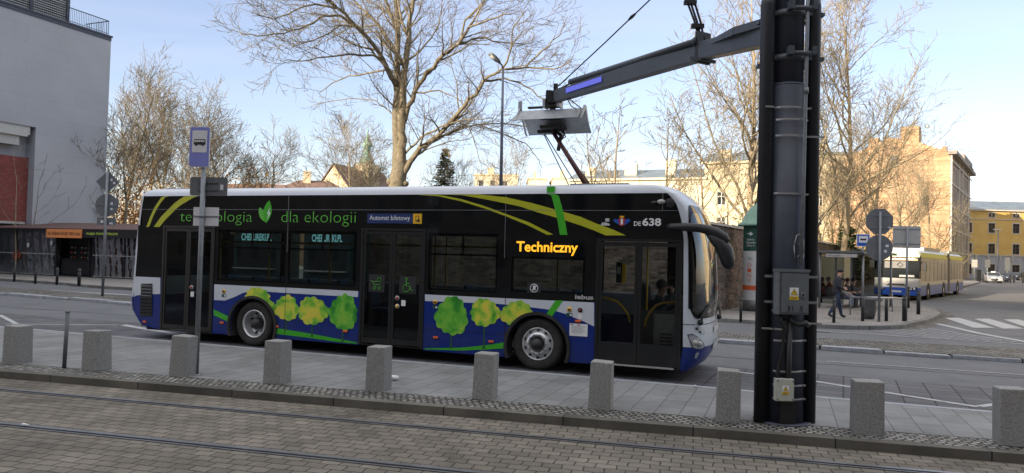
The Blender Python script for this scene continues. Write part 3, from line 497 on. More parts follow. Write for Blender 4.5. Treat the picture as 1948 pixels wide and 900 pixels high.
b = MB(); b.box((.603, -.008, .67), (.93, -.004, .885), mi=0)
for i in range(6): b.box((.64, -.0095, .83-i*.022), (.89-.03*(i % 3), -.0085, .836-i*.022), mi=1)
b.box((.62, -.0095, .855), (.67, -.0085, .87), mi=2); b.box((.74, -.0095, .855), (.79, -.0085, .87), mi=3); b.build('notice', ['white', 'galv', 'signb', 'red'], BUS)
text('technologia', -8.33, -6.372, 2.54, 2.835, -.0035, 'greent', band, bold=-.018); text('dla ekologii', -5.628, -3.84, 2.54, 2.842, -.0035, 'greent', band, bold=-.018)
def leaf(cx, cz, l, w_, ang, m):
    P = []
    for k in range(13): t = k/12; P.append((t*l, w_*math.sin(math.pi*t)**.8))
    for k in range(11, 0, -1): t = k/12; P.append((t*l, -w_*math.sin(math.pi*t)**.8))
    c_, s_ = math.cos(ang), math.sin(ang); return [(cx+x*c_-z*s_, cz+x*s_+z*c_) for x, z in P]
decal('leaf_emblem', leaf(-6.02, 2.59, .48, .105, RAD(82), 0), 'green', 3, band); decal('leaf_emblem', leaf(-6.04, 2.62, .34, .075, RAD(118), 0), 'greent', 2, band)
decal('leaf_emblem', [(-5.93, 2.92), (-6.0, 2.78), (-5.955, 2.79), (-5.99, 2.66), (-5.9, 2.815), (-5.945, 2.81)], 'white', 4, band)
b = MB(); b.box((-3.57, -.012, 2.61), (-2.56, -.002, 2.80), mi=0); b.box((-2.555, -.012, 2.61), (-2.37, -.002, 2.80), mi=1)
b.box((-2.50, -.014, 2.65), (-2.43, -.012, 2.76), mi=2); b.box((-2.488, -.0155, 2.675), (-2.442, -.014, 2.748), mi=1); b.box((-2.455, -.0165, 2.64), (-2.41, -.0135, 2.70), mi=2); sg = b.build('ticket_machine_sign', ['signb', 'yellowp', 'txtblack'], BUS)
text('Automat biletowy', -3.52, -2.62, 2.645, 2.765, -.0135, 'white', sg)
b = MB(); b.box((-.52, .0415, 2.04), (.84, .06, 2.38)); dsp = b.build('destination_display', 'blackm', BUS)
text('Techniczny', -.43, .72, 2.07, 2.31, -.004, 'ledo', BUS, 'destination_lettering', bold=.022)
text('DE', 1.70, 1.82, 2.61, 2.685, -.004, 'white', band, bold=.01); text('638', 1.845, 2.161, 2.611, 2.745, -.004, 'white', band, bold=.03)
text('iebus', .69, 1.02, 1.315, 1.395, -.006, 'chrome', band, 'maker_badge', bold=.03)
cr_ = []
b = MB(); b.poly([(1.34, 2.70), (1.36, 2.725), (1.45, 2.72), (1.53, 2.72), (1.62, 2.725), (1.64, 2.70), (1.60, 2.66), (1.54, 2.625), (1.44, 2.625), (1.38, 2.66)], -.005, -.001, 'xz', mi=0)
b.poly([(1.445, 2.62), (1.43, 2.72), (1.455, 2.75), (1.525, 2.75), (1.55, 2.72), (1.535, 2.62), (1.49, 2.60)], -.007, -.0052, 'xz', mi=1); b.poly([(1.455, 2.75), (1.45, 2.785), (1.472, 2.77), (1.49, 2.79), (1.508, 2.77), (1.53, 2.785), (1.525, 2.75)], -.0075, -.0052, 'xz', mi=2)
b.box((1.47, -.0082, 2.63), (1.51, -.0071, 2.73), mi=3); b.build('city_crest', ['brightblue', 'red', 'yellowp', 'white'], band)
b = MB(); b.lathe([(.028, -.005), (.028, -.002)], 12, 'y', (1.16, 0, 2.69)); b.poly([(1.12, 2.61), (1.14, 2.66), (1.2, 2.665), (1.28, 2.64), (1.28, 2.61)], -.004, -.001, 'xz'); b.box((1.2, -.004, 2.68), (1.27, -.001, 2.735)); b.build('camera_sticker', 'adwhite', band)
b = MB(); b.box((-.2, .0, 1.39), (.06, -.018, 1.57), mi=0)
for k in range(20):
    a = 2*math.pi*k/20; b.cyl((-.068+.072*math.cos(a), -.021, 1.475+.072*math.sin(a)), (-.068+.072*math.cos(a+.33), -.021, 1.475+.072*math.sin(a+.33)), .007, n=4, mi=1)
b.tube([(-.12, -.021, 1.42), (-.015, -.021, 1.53)], .007, 4, mi=1); b.box((-.09, -.02, 1.44), (-.04, -.023, 1.52), mi=1); b.build('emergency_symbol', ['blackm', 'white'], band)
# windows
for x0, x1, z0, z1, zt in [(-7.25, -5.5, 1.36, 2.44, 2.05), (-5.42, -3.8, 1.36, 2.44, 2.05), (-2.2, -.8, 1.36, 2.44, 2.02), (-.52, .85, 1.40, 2.03, 0)]:
    f = MB(); 
    for q in [(x0, x1, z0, z0+.03), (x0, x1, z1-.03, z1), (x0, x0+.03, z0, z1), (x1-.03, x1, z0, z1)]+([(x0, x1, zt, zt+.035), ((x0+x1)/2-.015, (x0+x1)/2+.015, zt, z1)] if zt else []): f.box((q[0], .012, q[2]), (q[1], .045, q[3]))
    fo = f.build('side_window', 'bframe', BUS); g = MB(); g.add([(x0, .004, z0), (x1, .004, z0), (x1, .004, z1), (x0, .004, z1)], [(0, 1, 2, 3)]); g.build('window_glass', 'bglass', fo)
for a, c in FWIN:
    g = MB(); g.add([(a, BW-.01, 1.35), (c, BW-.01, 1.35), (c, BW-.01, 2.45), (a, BW-.01, 2.45)], [(0, 1, 2, 3)]); g.build('far_window_glass', 'fglass', BUS)
# windscreen patch
cols = [.03, .045, .06, .075, .09, .11, .14, .18, .22, .28, .35, .42, .5]; cols = cols+[1-a for a in reversed(cols[:-1])]; rows = [0, .02, .045, .1, .2, .3, .4, .5, .6, .7, .78, .86, .93, .97, 1]
b = MB(); vs = []
for t in rows:
    for a in cols:
        zb, zt = wsz(max(.045, min(.955, a))); vs.append(front(a, zb+(zt-zb)*t, 0, .008))
nc = len(cols); b.add(vs, [])
for i in range(len(rows)-1):
    for j in range(nc-1):
        edge = rows[i] < .045 or rows[i] >= .93 or j < 3 or j >= nc-4
        b.f.append([i*nc+j, i*nc+j+1, (i+1)*nc+j+1, (i+1)*nc+j]); b.mi.append(1 if edge else 0); b.sm.append(True)
ws = b.build('windscreen', ['wglass', 'bblack'], BUS)
b = MB()
for k, (a0_, a1_) in enumerate([(.16, .42), (.55, .85)]):
    P = [front(a0_, 1.03, 0, .05), front(a0_+.02, 1.12, 0, .05), front(a0_+(a1_-a0_)*.5, 1.26, 0, .05), front(a1_, 1.32, 0, .03)]
    b.tube(P, [.02, .018, .012, .008], 6); b.tube([front(a0_+.02, 1.16, 0, .025), front((a0_+a1_)/2, 1.28, 0, .03), front(a1_+.05, 1.36, 0, .022)], .010, 5); b.ball(front(a0_, 1.02, 0, .03), .05, 8)
b.build('wiper', 'blackm', BUS)
# front lamp, emblem, number plate, fog lamp
def on_front(pts, off, name, m, mi=None, parent=BUS):
    b = MB(); P = [front(a, z, 0, off) for a, z in pts]; c = [sum(q[i] for q in P)/len(P) for i in range(3)]; a_, z_ = sum(p[0] for p in pts)/len(pts), sum(p[1] for p in pts)/len(pts); c = front(a_, z_, 0, off+.006)
    b.add([c]+P, [(0, i+1, (i+1) % len(P)+1) for i in range(len(P))], True); return b.build(name, m, parent)
for sgn in (0, 1):
    fx = (lambda a: 1-a) if sgn else (lambda a: a)
    hp = [(.035, .80), (.08, .81), (.15, .76), (.21, .68), (.235, .62), (.2, .585), (.13, .58), (.075, .61)]
    cxh, czh = .13, .69
    hl = on_front([(fx(cxh+(a-cxh)*1.12), czh+(z-czh)*1.14) for a, z in hp], .006, 'headlight', 'rimd'); on_front([(fx(a), z) for a, z in hp], .014, 'lamp_lens', 'lampg', parent=hl)
    b = MB()
    for a_, z_ in ((.10, .685), (.155, .665)): b.ball(front(fx(a_), z_, 0, .02), .045, 10)
    b.build('lamp_bulb', 'galvl', hl)
    on_front([(fx(a), z) for a, z in [(.13, .42), (.17, .42), (.175, .5), (.15, .53), (.125, .5)]], .01, 'fog_lamp', 'lampg')
on_front([(.10, 1.0), (.14, 1.02), (.2, .93), (.25, .86), (.25, .81), (.21, .84), (.19, .82), (.17, .87), (.15, .86), (.14, .92), (.11, .91)], .008, 'front_emblem', 'adwhite')
on_front([(.105, .93), (.135, .94), (.14, .90), (.11, .89)], .012, 'front_emblem', 'txtblack'); on_front([(.155, .88), (.18, .88), (.185, .845), (.16, .84)], .012, 'front_emblem', 'txtblack')
on_front([(.42, .5), (.58, .5), (.58, .62), (.42, .62)], .02, 'number_plate', 'adwhite'); on_front([(.43, .80), (.57, .80), (.56, .9), (.44, .9)], .012, 'front_emblem', 'chrome')
b = MB(); vs_ = [front(a, 1.0, 0, .004) for a in FA if a < .96]; 
for zz in (.985, .975): pass
b.tube([front(a, .98, 0, .001) for a in FA], .006, 4); b.tube([front(a, .6, 0, -.001) for a in FA], .005, 4); b.build('front_seam', 'txtblack', BUS)
# doors
def door(x0, x1, z0, z1, kick, name='door'):
    xm = (x0+x1)/2; f = MB()
    f.box((x0, -.012, z0-.02), (x0+.05, .05, z1)); f.box((x1-.05, -.012, z0-.02), (x1, .05, z1)); f.box((x0, -.014, z1), (x1, .05, z1+.045)); f.box((x0, -.01, z0-.035), (x1, .1, z0-.022))
    d = f.build('door_frame', 'bframe', BUS)
    for a, c in ((x0+.053, xm-.004), (xm+.004, x1-.053)):
        l = MB(); w_ = .055
        l.box((a, .0, z0), (a+w_, .035, z1-.01)); l.box((c-w_, .0, z0), (c, .035, z1-.01)); l.box((a+w_, .001, z0), (c-w_, .034, z0+kick)); l.box((a+w_, .001, z1-.08), (c-w_, .034, z1-.012))
        if kick > .2: l.box(((a+c)/2-.07, -.008, z0+kick-.1), ((a+c)/2+.07, -.001, z0+kick-.06))
        lf = l.build('door_leaf', 'bframe', BUS); g = MB(); g.add([(a+w_, .008, z0+kick), (c-w_, .008, z0+kick), (c-w_, .008, z1-.08), (a+w_, .008, z1-.08)], [(0, 1, 2, 3)]); g.build('door_glass', 'dglass' if kick > .2 else 'bglass', lf)
    return d
door(-8.80, -7.345, .24, 2.47, .10); d2 = door(-3.695, -2.275, .27, 2.47, .10); d3 = door(1.055, 2.525, .25, 2.34, .36)
b = MB(); b.box((1.35, -.03, .215), (2.42, .05, .24)); b.build('door_sill', 'galvl', BUS)
for x, z, m in [(-2.847, 1.173, 'red'), (-2.841, 1.016, 'yellowp'), (-7.928, 1.176, 'red')]:
    b = MB(); b.cyl((x, -.025, z), (x, .0, z), .045, mi=0); b.cyl((x, -.03, z), (x, -.025, z), .03, mi=1); b.build('door_button', ['galvl', m], BUS)
for x, z in [(-2.714, 1.083), (-7.908, 1.03)]:
    b = MB(); b.box((x-.045, -.01, z-.055), (x+.045, -.002, z+.055)); b.build('sticker', 'white', BUS)
def line_art(name, segs, x0, z0, s, m='greent', r=.006):
    b = MB()
    for P in segs: b.tube([(x0+x*s, -.004, z0+z*s) for x, z in P], r, 4)
    return b.build(name, m, BUS)
circ = lambda cx, cz, r, a0=0, a1=360: [(cx+r*math.cos(RAD(a)), cz+r*math.sin(RAD(a))) for a in range(a0, a1+1, 30)]
line_art('pram_symbol', [[(.05, .65), (.2, .62), (.3, .4), (.75, .4), (.85, .65), (.3, .6)], circ(.35, .17, .1), circ(.72, .17, .1), [(.55, .62), (.6, .9), (.8, .88), (.86, .65)]], -3.46, 1.3, .28)
line_art('wheelchair_symbol', [circ(.45, .9, .08), [(.45, .8), (.45, .42), (.72, .42), (.85, .12), (.95, .15)], [(.45, .62), (.7, .62)], circ(.45, .28, .25, 90, 360)], -2.79, 1.29, .28)
MB().box((-3.5, .004, 1.27), (-3.15, .0065, 1.61)).build('symbol_backing', 'blackm', BUS); MB().box((-2.82, .004, 1.26), (-2.46, .0065, 1.6)).build('symbol_backing', 'blackm', BUS)
# wheel arches and wheels
for cx, r in ((-6.28, .58), (0, .57)):
    b = MB(); P0_, P1_ = [], []; a0_ = math.asin((.43-.205)/r)
    for k in range(25):
        t = -a0_+(math.pi+2*a0_)*k/24; P0_.append((cx-r*math.cos(t), .43+r*math.sin(t)))
        P1_.append((cx-(r+.055)*math.cos(t), .43+(r+.055)*math.sin(t)))
    b.poly(P0_+P1_[::-1], -.035, .25, 'xz'); b.build('wheel_arch', 'rubber', BUS)
    b = MB(); b.box((cx-.62, .5, .2), (cx+.62, .52, 1.1)); b.box((cx-.62, .05, 1.02), (cx+.62, .52, 1.04)); b.build('wheel_well', 'blackm', BUS)
def wheel(cx, y0, frontw, flip=False):
    sg_ = -1 if flip else 1; e_ = empty('wheel', (cx, y0, .475)); e_.parent = BUS
    if flip: e_.rotation_euler = (0, 0, math.pi)
    R = .478; b = MB(); b.lathe([(.29, .02), (.33, .0), (.40, -.012), (.445, .0), (.468, .03), (.478, .07), (.478, .22), (.46, .27), (.40, .29), (.3, .28), (.29, .26)], 48, 'y'); b.build('tyre', 'rubber', e_)
    b = MB()
    if frontw:
        b.lathe([(.295, .012), (.285, .0), (.27, .02), (.255, .055), (.235, .03), (.21, -.01), (.17, -.035), (.15, -.03), (.145, .02), (.11, .03)], 40, 'y')
        b.build('rim', 'chrome', e_)
        h = MB(); h.lathe([(.112, .02), (.105, -.05), (.09, -.075), (.0, -.085)], 24, 'y'); h.build('hub', 'rimd', e_); nr, nn, yy = .165, 10, -.045
        b = MB()
        for k in range(10): a = 2*math.pi*(k+.5)/10; b.cyl((.235*math.cos(a), .012, .235*math.sin(a)), (.235*math.cos(a), .03, .235*math.sin(a)), .028, n=10)
        b.build('vent_hole', 'rimd', e_)
    else:
        b.lathe([(.295, .012), (.288, .0), (.268, .01), (.26, .06), (.245, .10), (.235, .19), (.20, .20), (.13, .20), (.12, .16)], 40, 'y'); b.build('rim', 'chrome', e_)
        h = MB(); h.lathe([(.125, .2), (.12, .07), (.10, .03), (.0, .02)], 24, 'y'); h.build('hub', 'rimd', e_); nr, nn, yy = .165, 10, .165
        b = MB()
        for k in range(8): a = 2*math.pi*(k+.5)/8; b.cyl((.218*math.cos(a), .17, .218*math.sin(a)), (.218*math.cos(a), .21, .218*math.sin(a)), .024, n=10)
        b.build('vent_hole', 'blackm', e_)
    b = MB()
    for k in range(nn): a = 2*math.pi*k/nn; b.cyl((nr*math.cos(a), yy, nr*math.sin(a)), (nr*math.cos(a), yy+.04, nr*math.sin(a)), .017, n=6, smooth=False)
    b.build('wheel_nut', 'galv', e_)
wheel(0, .045, True); wheel(-6.28, .045, False); wheel(0, 2.46, True, True); wheel(-6.28, 2.46, False, True)
# big mirror arm over the door
b = MB(); yy = -.16
MP = [(2.28, -.05, 2.60), (2.36, -.14, 2.595), (2.6, yy, 2.59), (2.8, yy, 2.58), (2.95, yy, 2.55), (3.08, yy, 2.50), (3.19, yy, 2.42), (3.25, yy, 2.34)]
b.tube(MP, [.04, .062, .07, .074, .08, .09, .09, .07], 14); ma_ = b.build('mirror_arm', 'black', BUS)
b = MB(); b.tube([(2.90, yy+.03, 2.53), (3.03, yy+.03, 2.43), (3.14, yy+.03, 2.34), (3.215, yy+.03, 2.22), (3.26, yy+.03, 2.08), (3.275, yy+.03, 1.98), (3.265, yy+.03, 1.92)], [.03, .10, .135, .145, .13, .105, .05], 18, flat=.9); b.build('mirror_head', 'black', BUS)
b = MB(); b.ball((2.04, -.03, 3.0), .045, 8, (1.3, 1, .8), 0); b.ball((2.16, -.035, 3.02), .06, 8, (1.2, .8, .7), 1); b.build('side_camera', ['bframe', 'galvl'], BUS)
b = MB(); b.lathe([(.0, -.012), (.07, -.01), (.085, 0)], 18, 'y', (2.30, 0, 3.0)); b.build('side_beacon', 'blackm', BUS)
# interior
def seat(x, y, rz=0):
    b = MB(Matrix.Translation((x, y, .34)) @ Matrix.Rotation(rz, 4, 'Z'))
    b.box((-.21, -.21, .38), (.22, .21, .46), 0); b.poly([(-.2, .42), (-.26, .55), (-.31, 1.0), (-.27, 1.06), (-.23, 1.02), (-.15, .5)], -.2, .2, 'xz', 0); b.box((-.04, -.04, 0), (.04, .04, .38), 1); b.build('passenger_seat', ['seat', 'inner'], BUS, bevel=.02)
for x in (-7.0, -6.2, -5.4, -4.6, -1.3, -.5, .35): seat(x, .42)
for x in (-8.4, -7.6, -6.8, -6.0, -5.2, -4.4, -2.0, -1.2, -.4, .4): seat(x, 2.05)
b = MB()
for x, y in [(-8.0, .9), (-6.6, .85), (-5.0, .85), (-3.75, .25), (-2.2, .25), (-2.9, 2.2), (-1.0, .85), (.1, .85), (.95, .3), (1.75, 1.1)]: b.cyl((x, y, .33), (x, y, 2.56), .018, n=8)
b.tube([(-9, .8, 2.2), (.9, .8, 2.2)], .016, 8); b.tube([(-9, 1.7, 2.2), (.9, 1.7, 2.2)], .016, 8); b.build('handrail', 'yellowp', BUS)
for P in ([(1.172, 1.361), (1.28, 1.35), (1.433, 1.30), (1.55, 1.19), (1.63, 1.07), (1.658, .96)], [(1.912, .90), (1.935, 1.03), (2.0, 1.16), (2.10, 1.27), (2.2, 1.315), (2.42, 1.345)]):
    b = MB(); b.tube([(x, .05, z) for x, z in P], .02, 8); b.build('door_grab_rail', 'yellowp', BUS)
b = MB(); b.box((1.70, .45, .33), (2.50, .50, 1.15), 0); b.box((2.0, .42, .42), (2.4, .45, 1.1), 1)
for i in range(5): b.box((2.1, .41, .5+i*.06), (2.32, .42, .525+i*.06), 2)
b.box((2.45, .5, .33), (2.8, 2.3, 1.15), 2); b.build('driver_cabin', ['inner', 'galvl', 'innerd'], BUS, bevel=.01)
b = MB(); b.box((1.36, .22, 1.62), (1.46, .30, 1.98), 0); b.box((1.375, .215, 1.78), (1.445, .222, 1.9), 1); b.box((1.46, .24, 1.62), (1.52, .30, 1.96), 2); b.build('ticket_validator', ['blackm', 'galvl', 'yellowp'], BUS, bevel=.01)
b = MB(); b.poly([(1.68, .33), (1.68, .75), (2.2, .8), (2.2, .72), (1.85, .68), (1.80, .33)], 1.35, 1.85, 'xz'); b.poly([(1.62, .75), (1.55, 1.5), (1.62, 1.62), (1.7, 1.5), (1.75, .78)], 1.38, 1.82, 'xz'); b.build('driver_seat', 'innerd', BUS, bevel=.02)
b = MB(); 
for k in range(16): a = 2*math.pi*k/16; a2 = a+2*math.pi/16; f_ = lambda t: (2.45+.10*math.sin(t), 1.6+.22*math.cos(t), 1.28+.2*math.sin(t)); b.cyl(f_(a), f_(a2), .014, n=5)
b.cyl((2.45, 1.6, 1.28), (2.62, 1.6, 1.1), .03, n=6); b.build('steering_wheel', 'blackm', BUS)
# pantograph raised from the roof to the charging hood
bp_ = BUSI @ at(1118, 349, 13.95); tp_ = BUSI @ at(1048, 250, 14.05)
b = MB(); b.box((bp_.x-.2, .7, 3.34), (bp_.x+.9, 1.8, 3.42), 0)
lo = Vector((bp_.x, 1.2, 3.42)); hi = Vector((tp_.x, 1.22, tp_.z)); mid = lo.lerp(hi, .85)
for dy in (-.09, .0, .09): b.tube([lo+Vector((0, dy, 0)), hi+Vector((0, dy*.3, 0))], [.042, .034], 8, mi=1)
b.tube([lo+Vector((.06, .04, 0)), hi+Vector((.05, .02, -.1))], .016, 6, mi=3)
for dx_ in (-.36, -.20): b.tube([lo+Vector((dx_, .0, 0)), hi+Vector((dx_*.15-.14, 0, -.03))], .011, 6, mi=2)
b.tube([mid, mid+Vector((.10, -.06, .02)), mid+Vector((.14, -.08, .12)), mid+Vector((.06, -.05, .2)), hi], .016, 6, mi=3)
b.tube([mid, mid+Vector((.16, -.05, .06)), mid+Vector((.08, -.05, .26)), hi+Vector((.1, -.03, .05))], .013, 6, mi=3)
b.tube([mid+Vector((0, 0, -.2)), mid+Vector((.05, 0, .1)), hi+Vector((0, 0, .06))], .04, 8, mi=3)
b.box(hi+Vector((-.32, -.05, .0)), hi+Vector((-.04, .05, .06)), 3); b.box(hi+Vector((-.2, -.25, .05)), hi+Vector((.25, .25, .11)), 3)
b.build('pantograph', ['galv', 'redarm', 'galv', 'cable'], BUS)
# ------------------------------------------------------------------ charging mast with its arm
MX, MY = 3.30, 8.78
MAST = empty('charging_mast', (MX, MY, .15), 0, 'tall dark grey charging mast with side pipes, cabinets and a long arm over the bus', 'charging mast')
def L(p): return Vector(p)-Vector((MX, MY, .15))
b = MB(); b.cyl((0, 0, 0), (0, 0, 4.02), .245, .225, 40); b.cyl((0, 0, 4.02), (0, 0, 4.06), .225, .195, 40); b.cyl((0, 0, 4.06), (0, 0, 7.5), .19, .18, 40); b.build('column', 'mast', MAST)
for x, y, r in ((-.278, -.09, .088), (.298, -.06, .078)):
    b = MB(); b.tube([(x, y, 0), (x-.0, y, 5.0), (x*.96, y, 5.08)], [r, r*.98, r*.98], 24); b.tube([(x*.96, y, 5.08), (x*.94, y, 5.14), (x*.94, y, 7.4)], [r*.98, r*.7, r*.68], 20); b.build('side_pipe', 'pipe', MAST)
b = MB(); b.tube([(.10, -.262, 1.86), (.115, -.262, 3.0), (.13, -.25, 4.1), (.155, -.25, 7.4)], .022, 12); b.cyl((.128, -.262, 3.9), (.13, -.262, 3.97), .028, n=12); b.build('conduit', 'galv', MAST)
def bandp(z, x0=-.2, x1=.2, tilt=.0, r=.252, parent=MAST):
    b = MB(); P = []
    for k in range(13):
        x = x0+(x1-x0)*k/12; y = -math.sqrt(max(.0004, r*r-min(abs(x), r*.98)**2)) if abs(x) < r else -.19
        if abs(x) > .2: y = -.20
        P.append((x, y, z+tilt*(x-x0)))
    for i in range(12): p, q = P[i], P[i+1]; b.add([(p[0], p[1]-.002, p[2]-.011), (q[0], q[1]-.002, q[2]-.011), (q[0], q[1]-.002, q[2]+.011), (p[0], p[1]-.002, p[2]+.011)], [(0, 1, 2, 3)])
    b.build('steel_band', 'band', parent)
for z, x0, x1, t in [(3.75, -.33, .22, -.02), (3.60, -.19, .2, 0), (3.41, -.19, .38, -.02), (2.72, -.2, .2, -.02), (1.12, -.33, -.02, -.03), (1.2, -.1, .38, -.03), (.98, -.18, .2, .02), (.62, -.18, .2, .02), (.46, -.18, .2, 0), (.3, -.18, .2, 0), (1.33, -.2, .2, 0)]: bandp(z, x0, x1, t)
for z in (4.36, 4.90):
    b = MB(); b.lathe([(.18, -.035), (.215, -.035), (.215, .035), (.18, .035)], 32, c=(0, 0, z)); b.box((-.34, -.12, z-.02), (.40, -.02, z+.02)); b.box((-.36, -.02, z-.09), (-.2, .08, z-.05)); b.box((.2, -.02, z-.09), (.40, .06, z-.05)); b.cyl((-.06, -.27, z+.02), (.2, -.27, z+.02), .03, n=8); b.box((-.09, -.30, z+.0), (-.03, -.2, z+.1)); b.box((.19, -.30, z+.0), (.24, -.2, z+.1)); b.build('clamp_bracket', 'arm', MAST)
def warn(b, cx, y, cz, s):     # warning triangle sticker with bolt and caption
    b.box((cx-s*.55, y-.002, cz-s*.5), (cx+s*.55, y, cz+s*.55), 1); b.poly([(cx-s*.45, cz-s*.36), (cx+s*.45, cz-s*.36), (cx, cz+s*.44)], y-.004, y-.0025, 'xz', 3); b.poly([(cx-s*.36, cz-s*.30), (cx+s*.36, cz-s*.30), (cx, cz+s*.33)], y-.006, y-.0045, 'xz', 2)
    b.poly([(cx+.02*s, cz+s*.2), (cx-.10*s, cz-.05*s), (cx, cz-.03*s), (cx-.05*s, cz-.25*s), (cx+.09*s, cz+.02*s), (cx, cz+.0*s)], y-.008, y-.0065, 'xz', 3)
    b.box((cx-s*.55, y-.002, cz-s*.95), (cx+s*.55, y, cz-s*.52), 2)
    for k in range(3): b.box((cx-s*.42, y-.004, cz-s*(.63+k*.11)), (cx+s*(.42-.1*k), y-.0025, cz-s*(.60+k*.11)), 3)
b = MB(); b.box((-.215, -.36, 1.30), (.155, -.34+.08, 1.79), 0); b.box((-.225, -.375, 1.79), (.165, -.25, 1.825), 0); b.box((-.22, -.372, 1.30), (-.19, -.26, 1.79), 4); b.box((-.165, -.374, 1.325), (.15, -.362, 1.775), 0); b.box((.055, -.39, 1.50), (.105, -.376, 1.56), 5); b.box((.07, -.396, 1.515), (.09, -.391, 1.545), 3)
for z in (1.72, 1.42): b.box((-.31, -.24, z), (.31, -.22, z+.03), 5)
warn(b, -.02, -.376, 1.56, .095); bx = b.build('control_cabinet', ['boxg', 'white', 'yellow', 'txtblack', 'galv', 'galv'], MAST, bevel=.004)
text('31  5', -.10, .085, 1.34, 1.40, -.3765, 'txtblack', bx, bold=.02)
b = MB(); b.box((-.195, -.34, .295), (.01, -.25, .55), 0); b.box((-.188, -.348, .302), (.003, -.341, .543), 0); warn(b, -.09, -.350, .44, .07)
for x in (-.18, -.005): 
    for z in (.315, .53): b.cyl((x, -.354, z), (x, -.347, z), .008, n=8, mi=3)
b.build('junction_box', ['boxw', 'white', 'yellow', 'txtblack'], MAST, bevel=.005)
b = MB()
b.tube([(-.15, -.30, 1.30), (-.14, -.31, 1.2), (-.10, -.30, 1.15), (-.10, -.27, .9), (-.16, -.27, .6), (-.155, -.26, .55)], .02, 8); b.tube([(-.02, -.30, 1.30), (-.03, -.30, 1.22), (.06, -.32, 1.18), (.14, -.31, 1.2), (.19, -.28, 1.17)], [.02, .025, .03, .04, .03], 8)
b.tube([(-.03, -.28, 1.2), (-.03, -.265, .6), (-.04, -.26, .55)], .035, 8); b.box((-.12, -.28, .0), (.06, -.2, .29)); b.tube([(-.1, -.27, 1.25), (-.06, -.30, 1.1), (-.02, -.30, 1.25)], .018, 6); b.build('cable_bundle', 'cable', MAST)
b = MB(); P_ = [(.03, -.246, 1.95), (.02, -.248, 2.1), (.05, -.242, 2.22), (.12, -.222, 2.25), (.15, -.205, 2.18), (.155, -.203, 2.0), (.13, -.218, 1.9)]
for i in range(len(P_)-1): b.cyl(P_[i], P_[i+1], .006, n=4)
b.tube([(.08, -.24, 2.12), (.12, -.222, 2.1), (.10, -.232, 2.0), (.06, -.244, 1.97)], .005, 4); b.build('paint_scrawl', 'galvl', MAST)
b = MB(); b.lathe([(.33, .0), (.33, .015), (.25, .018)], 32); b.build('base_plate', 'mast', MAST)
# arm: rectangular beam, brace, round tube, light strip
A0 = L(at(1475, 66, 8.95)); A0 = Vector((-.12, .12, A0.z)); A1 = L(at(1335, 98, 10.6)); A2 = L(at(1052, 186, 14.0))
def beam(b, p, q, w0, h0, w1, h1, mi=None):
    d = (q-p).normalized(); sx = d.cross(Vector((0, 0, 1))).normalized(); uz = sx.cross(d)
    vs = [p+sx*a*w0/2+uz*c*h0/2 for a, c in ((-1, -1), (1, -1), (1, 1), (-1, 1))]+[q+sx*a*w1/2+uz*c*h1/2 for a, c in ((-1, -1), (1, -1), (1, 1), (-1, 1))]
    b.add(vs, [(0, 1, 2, 3), (7, 6, 5, 4), (0, 4, 5, 1), (1, 5, 6, 2), (2, 6, 7, 3), (3, 7, 4, 0)], mi=mi)
b = MB(); beam(b, A0, A1, .2, .27, .18, .25); beam(b, A1, A2, .17, .27, .12, .22); armo = b.build('arm', 'arm', MAST, bevel=.008)
b = MB(); br0 = L(at(1482, 36, 8.75)); br1 = L(at(1400, 60, 9.5)); br2 = L(at(1345, 86, 10.4)); beam(b, br0, br1, .1, .10, .1, .10); beam(b, br1, br2, .1, .10, .08, .05); b.build('arm_brace', 'arm', armo)
b = MB(); t0 = L(at(1322, 80, 10.6)); t1 = L(at(1085, 156, 13.6)); b.tube([t0, t1], .055, 12); b.cyl(t0-(t1-t0).normalized()*.03, t0, .07, n=12); b.build('arm_tube', 'arm', armo)
dv = (A2-A1).normalized(); sx_ = dv.cross(Vector((0, 0, 1))).normalized(); uz_ = sx_.cross(dv)
if sx_.y > 0: sx_ = -sx_
b = MB(); p_ = A1.lerp(A2, .58); q_ = A1.lerp(A2, .86); vs = []
for P, hw in ((p_, .085), (q_, .07)):
    for s_ in (.05, -.045): vs.append(P+sx_*(hw+.012)+uz_*(s_+.025))
b.add(vs, [(0, 1, 3, 2)]); b.build('light_strip', 'led', armo)
b = MB(); g = L(at(1337, 93, 10.62)); beam(b, g-uz_*.22, g+uz_*.24, .26, .06, .26, .06); beam(b, g-uz_*.2+dv*-.12, g-uz_*.14+dv*.1, .3, .05, .3, .05)
b.tube([A2-dv*.25+uz_*.12, A2-dv*.05+uz_*.16, A2+dv*.06], .018, 6); b.tube([A2-dv*.6+uz_*.17, A2-dv*.3+uz_*.14, A2+dv*.0+uz_*.13, A2+dv*.1-uz_*.1], .016, 6)
b.box(A2+Vector((-.12, -.16, -.12)), A2+Vector((.16, .16, -.06))); b.cyl(A2+Vector((0, 0, -.28)), A2+Vector((0, 0, -.05)), .06, n=12); b.box(A2+Vector((-.14, -.12, -.05)), A2+Vector((-.02, .12, .12))); b.box(A2-dv*.12+uz_*.1-sx_*.03, A2-dv*.05+uz_*.26+sx_*.03)
b.tube([A2-dv*.55-uz_*.12, A2-dv*.75-uz_*.24, A2+Vector((.62, 0, -.24)), A2+Vector((.66, -.03, -.45))], .011, 6); b.tube([A2-dv*.5-uz_*.12, A2-dv*.62-uz_*.26, A2+Vector((.56, 0, -.28)), A2+Vector((.6, -.03, -.45))], .010, 6)
b.build('arm_joint', 'cable', armo)
b = MB()
c0 = [L(at(x, 0, 10.62)) for x in (1306, 1312, 1320)]; c1 = [L(at(x, y, 10.6)) for x, y in ((1330, 72), (1334, 74), (1340, 78))]
for i in range(3): m_ = c0[i].lerp(c1[i], .5)+Vector((.02, 0, -.02)); b.tube([c0[i]+Vector((-.12, 0, 1.4)), c0[i], m_, c1[i]], .017, 8)
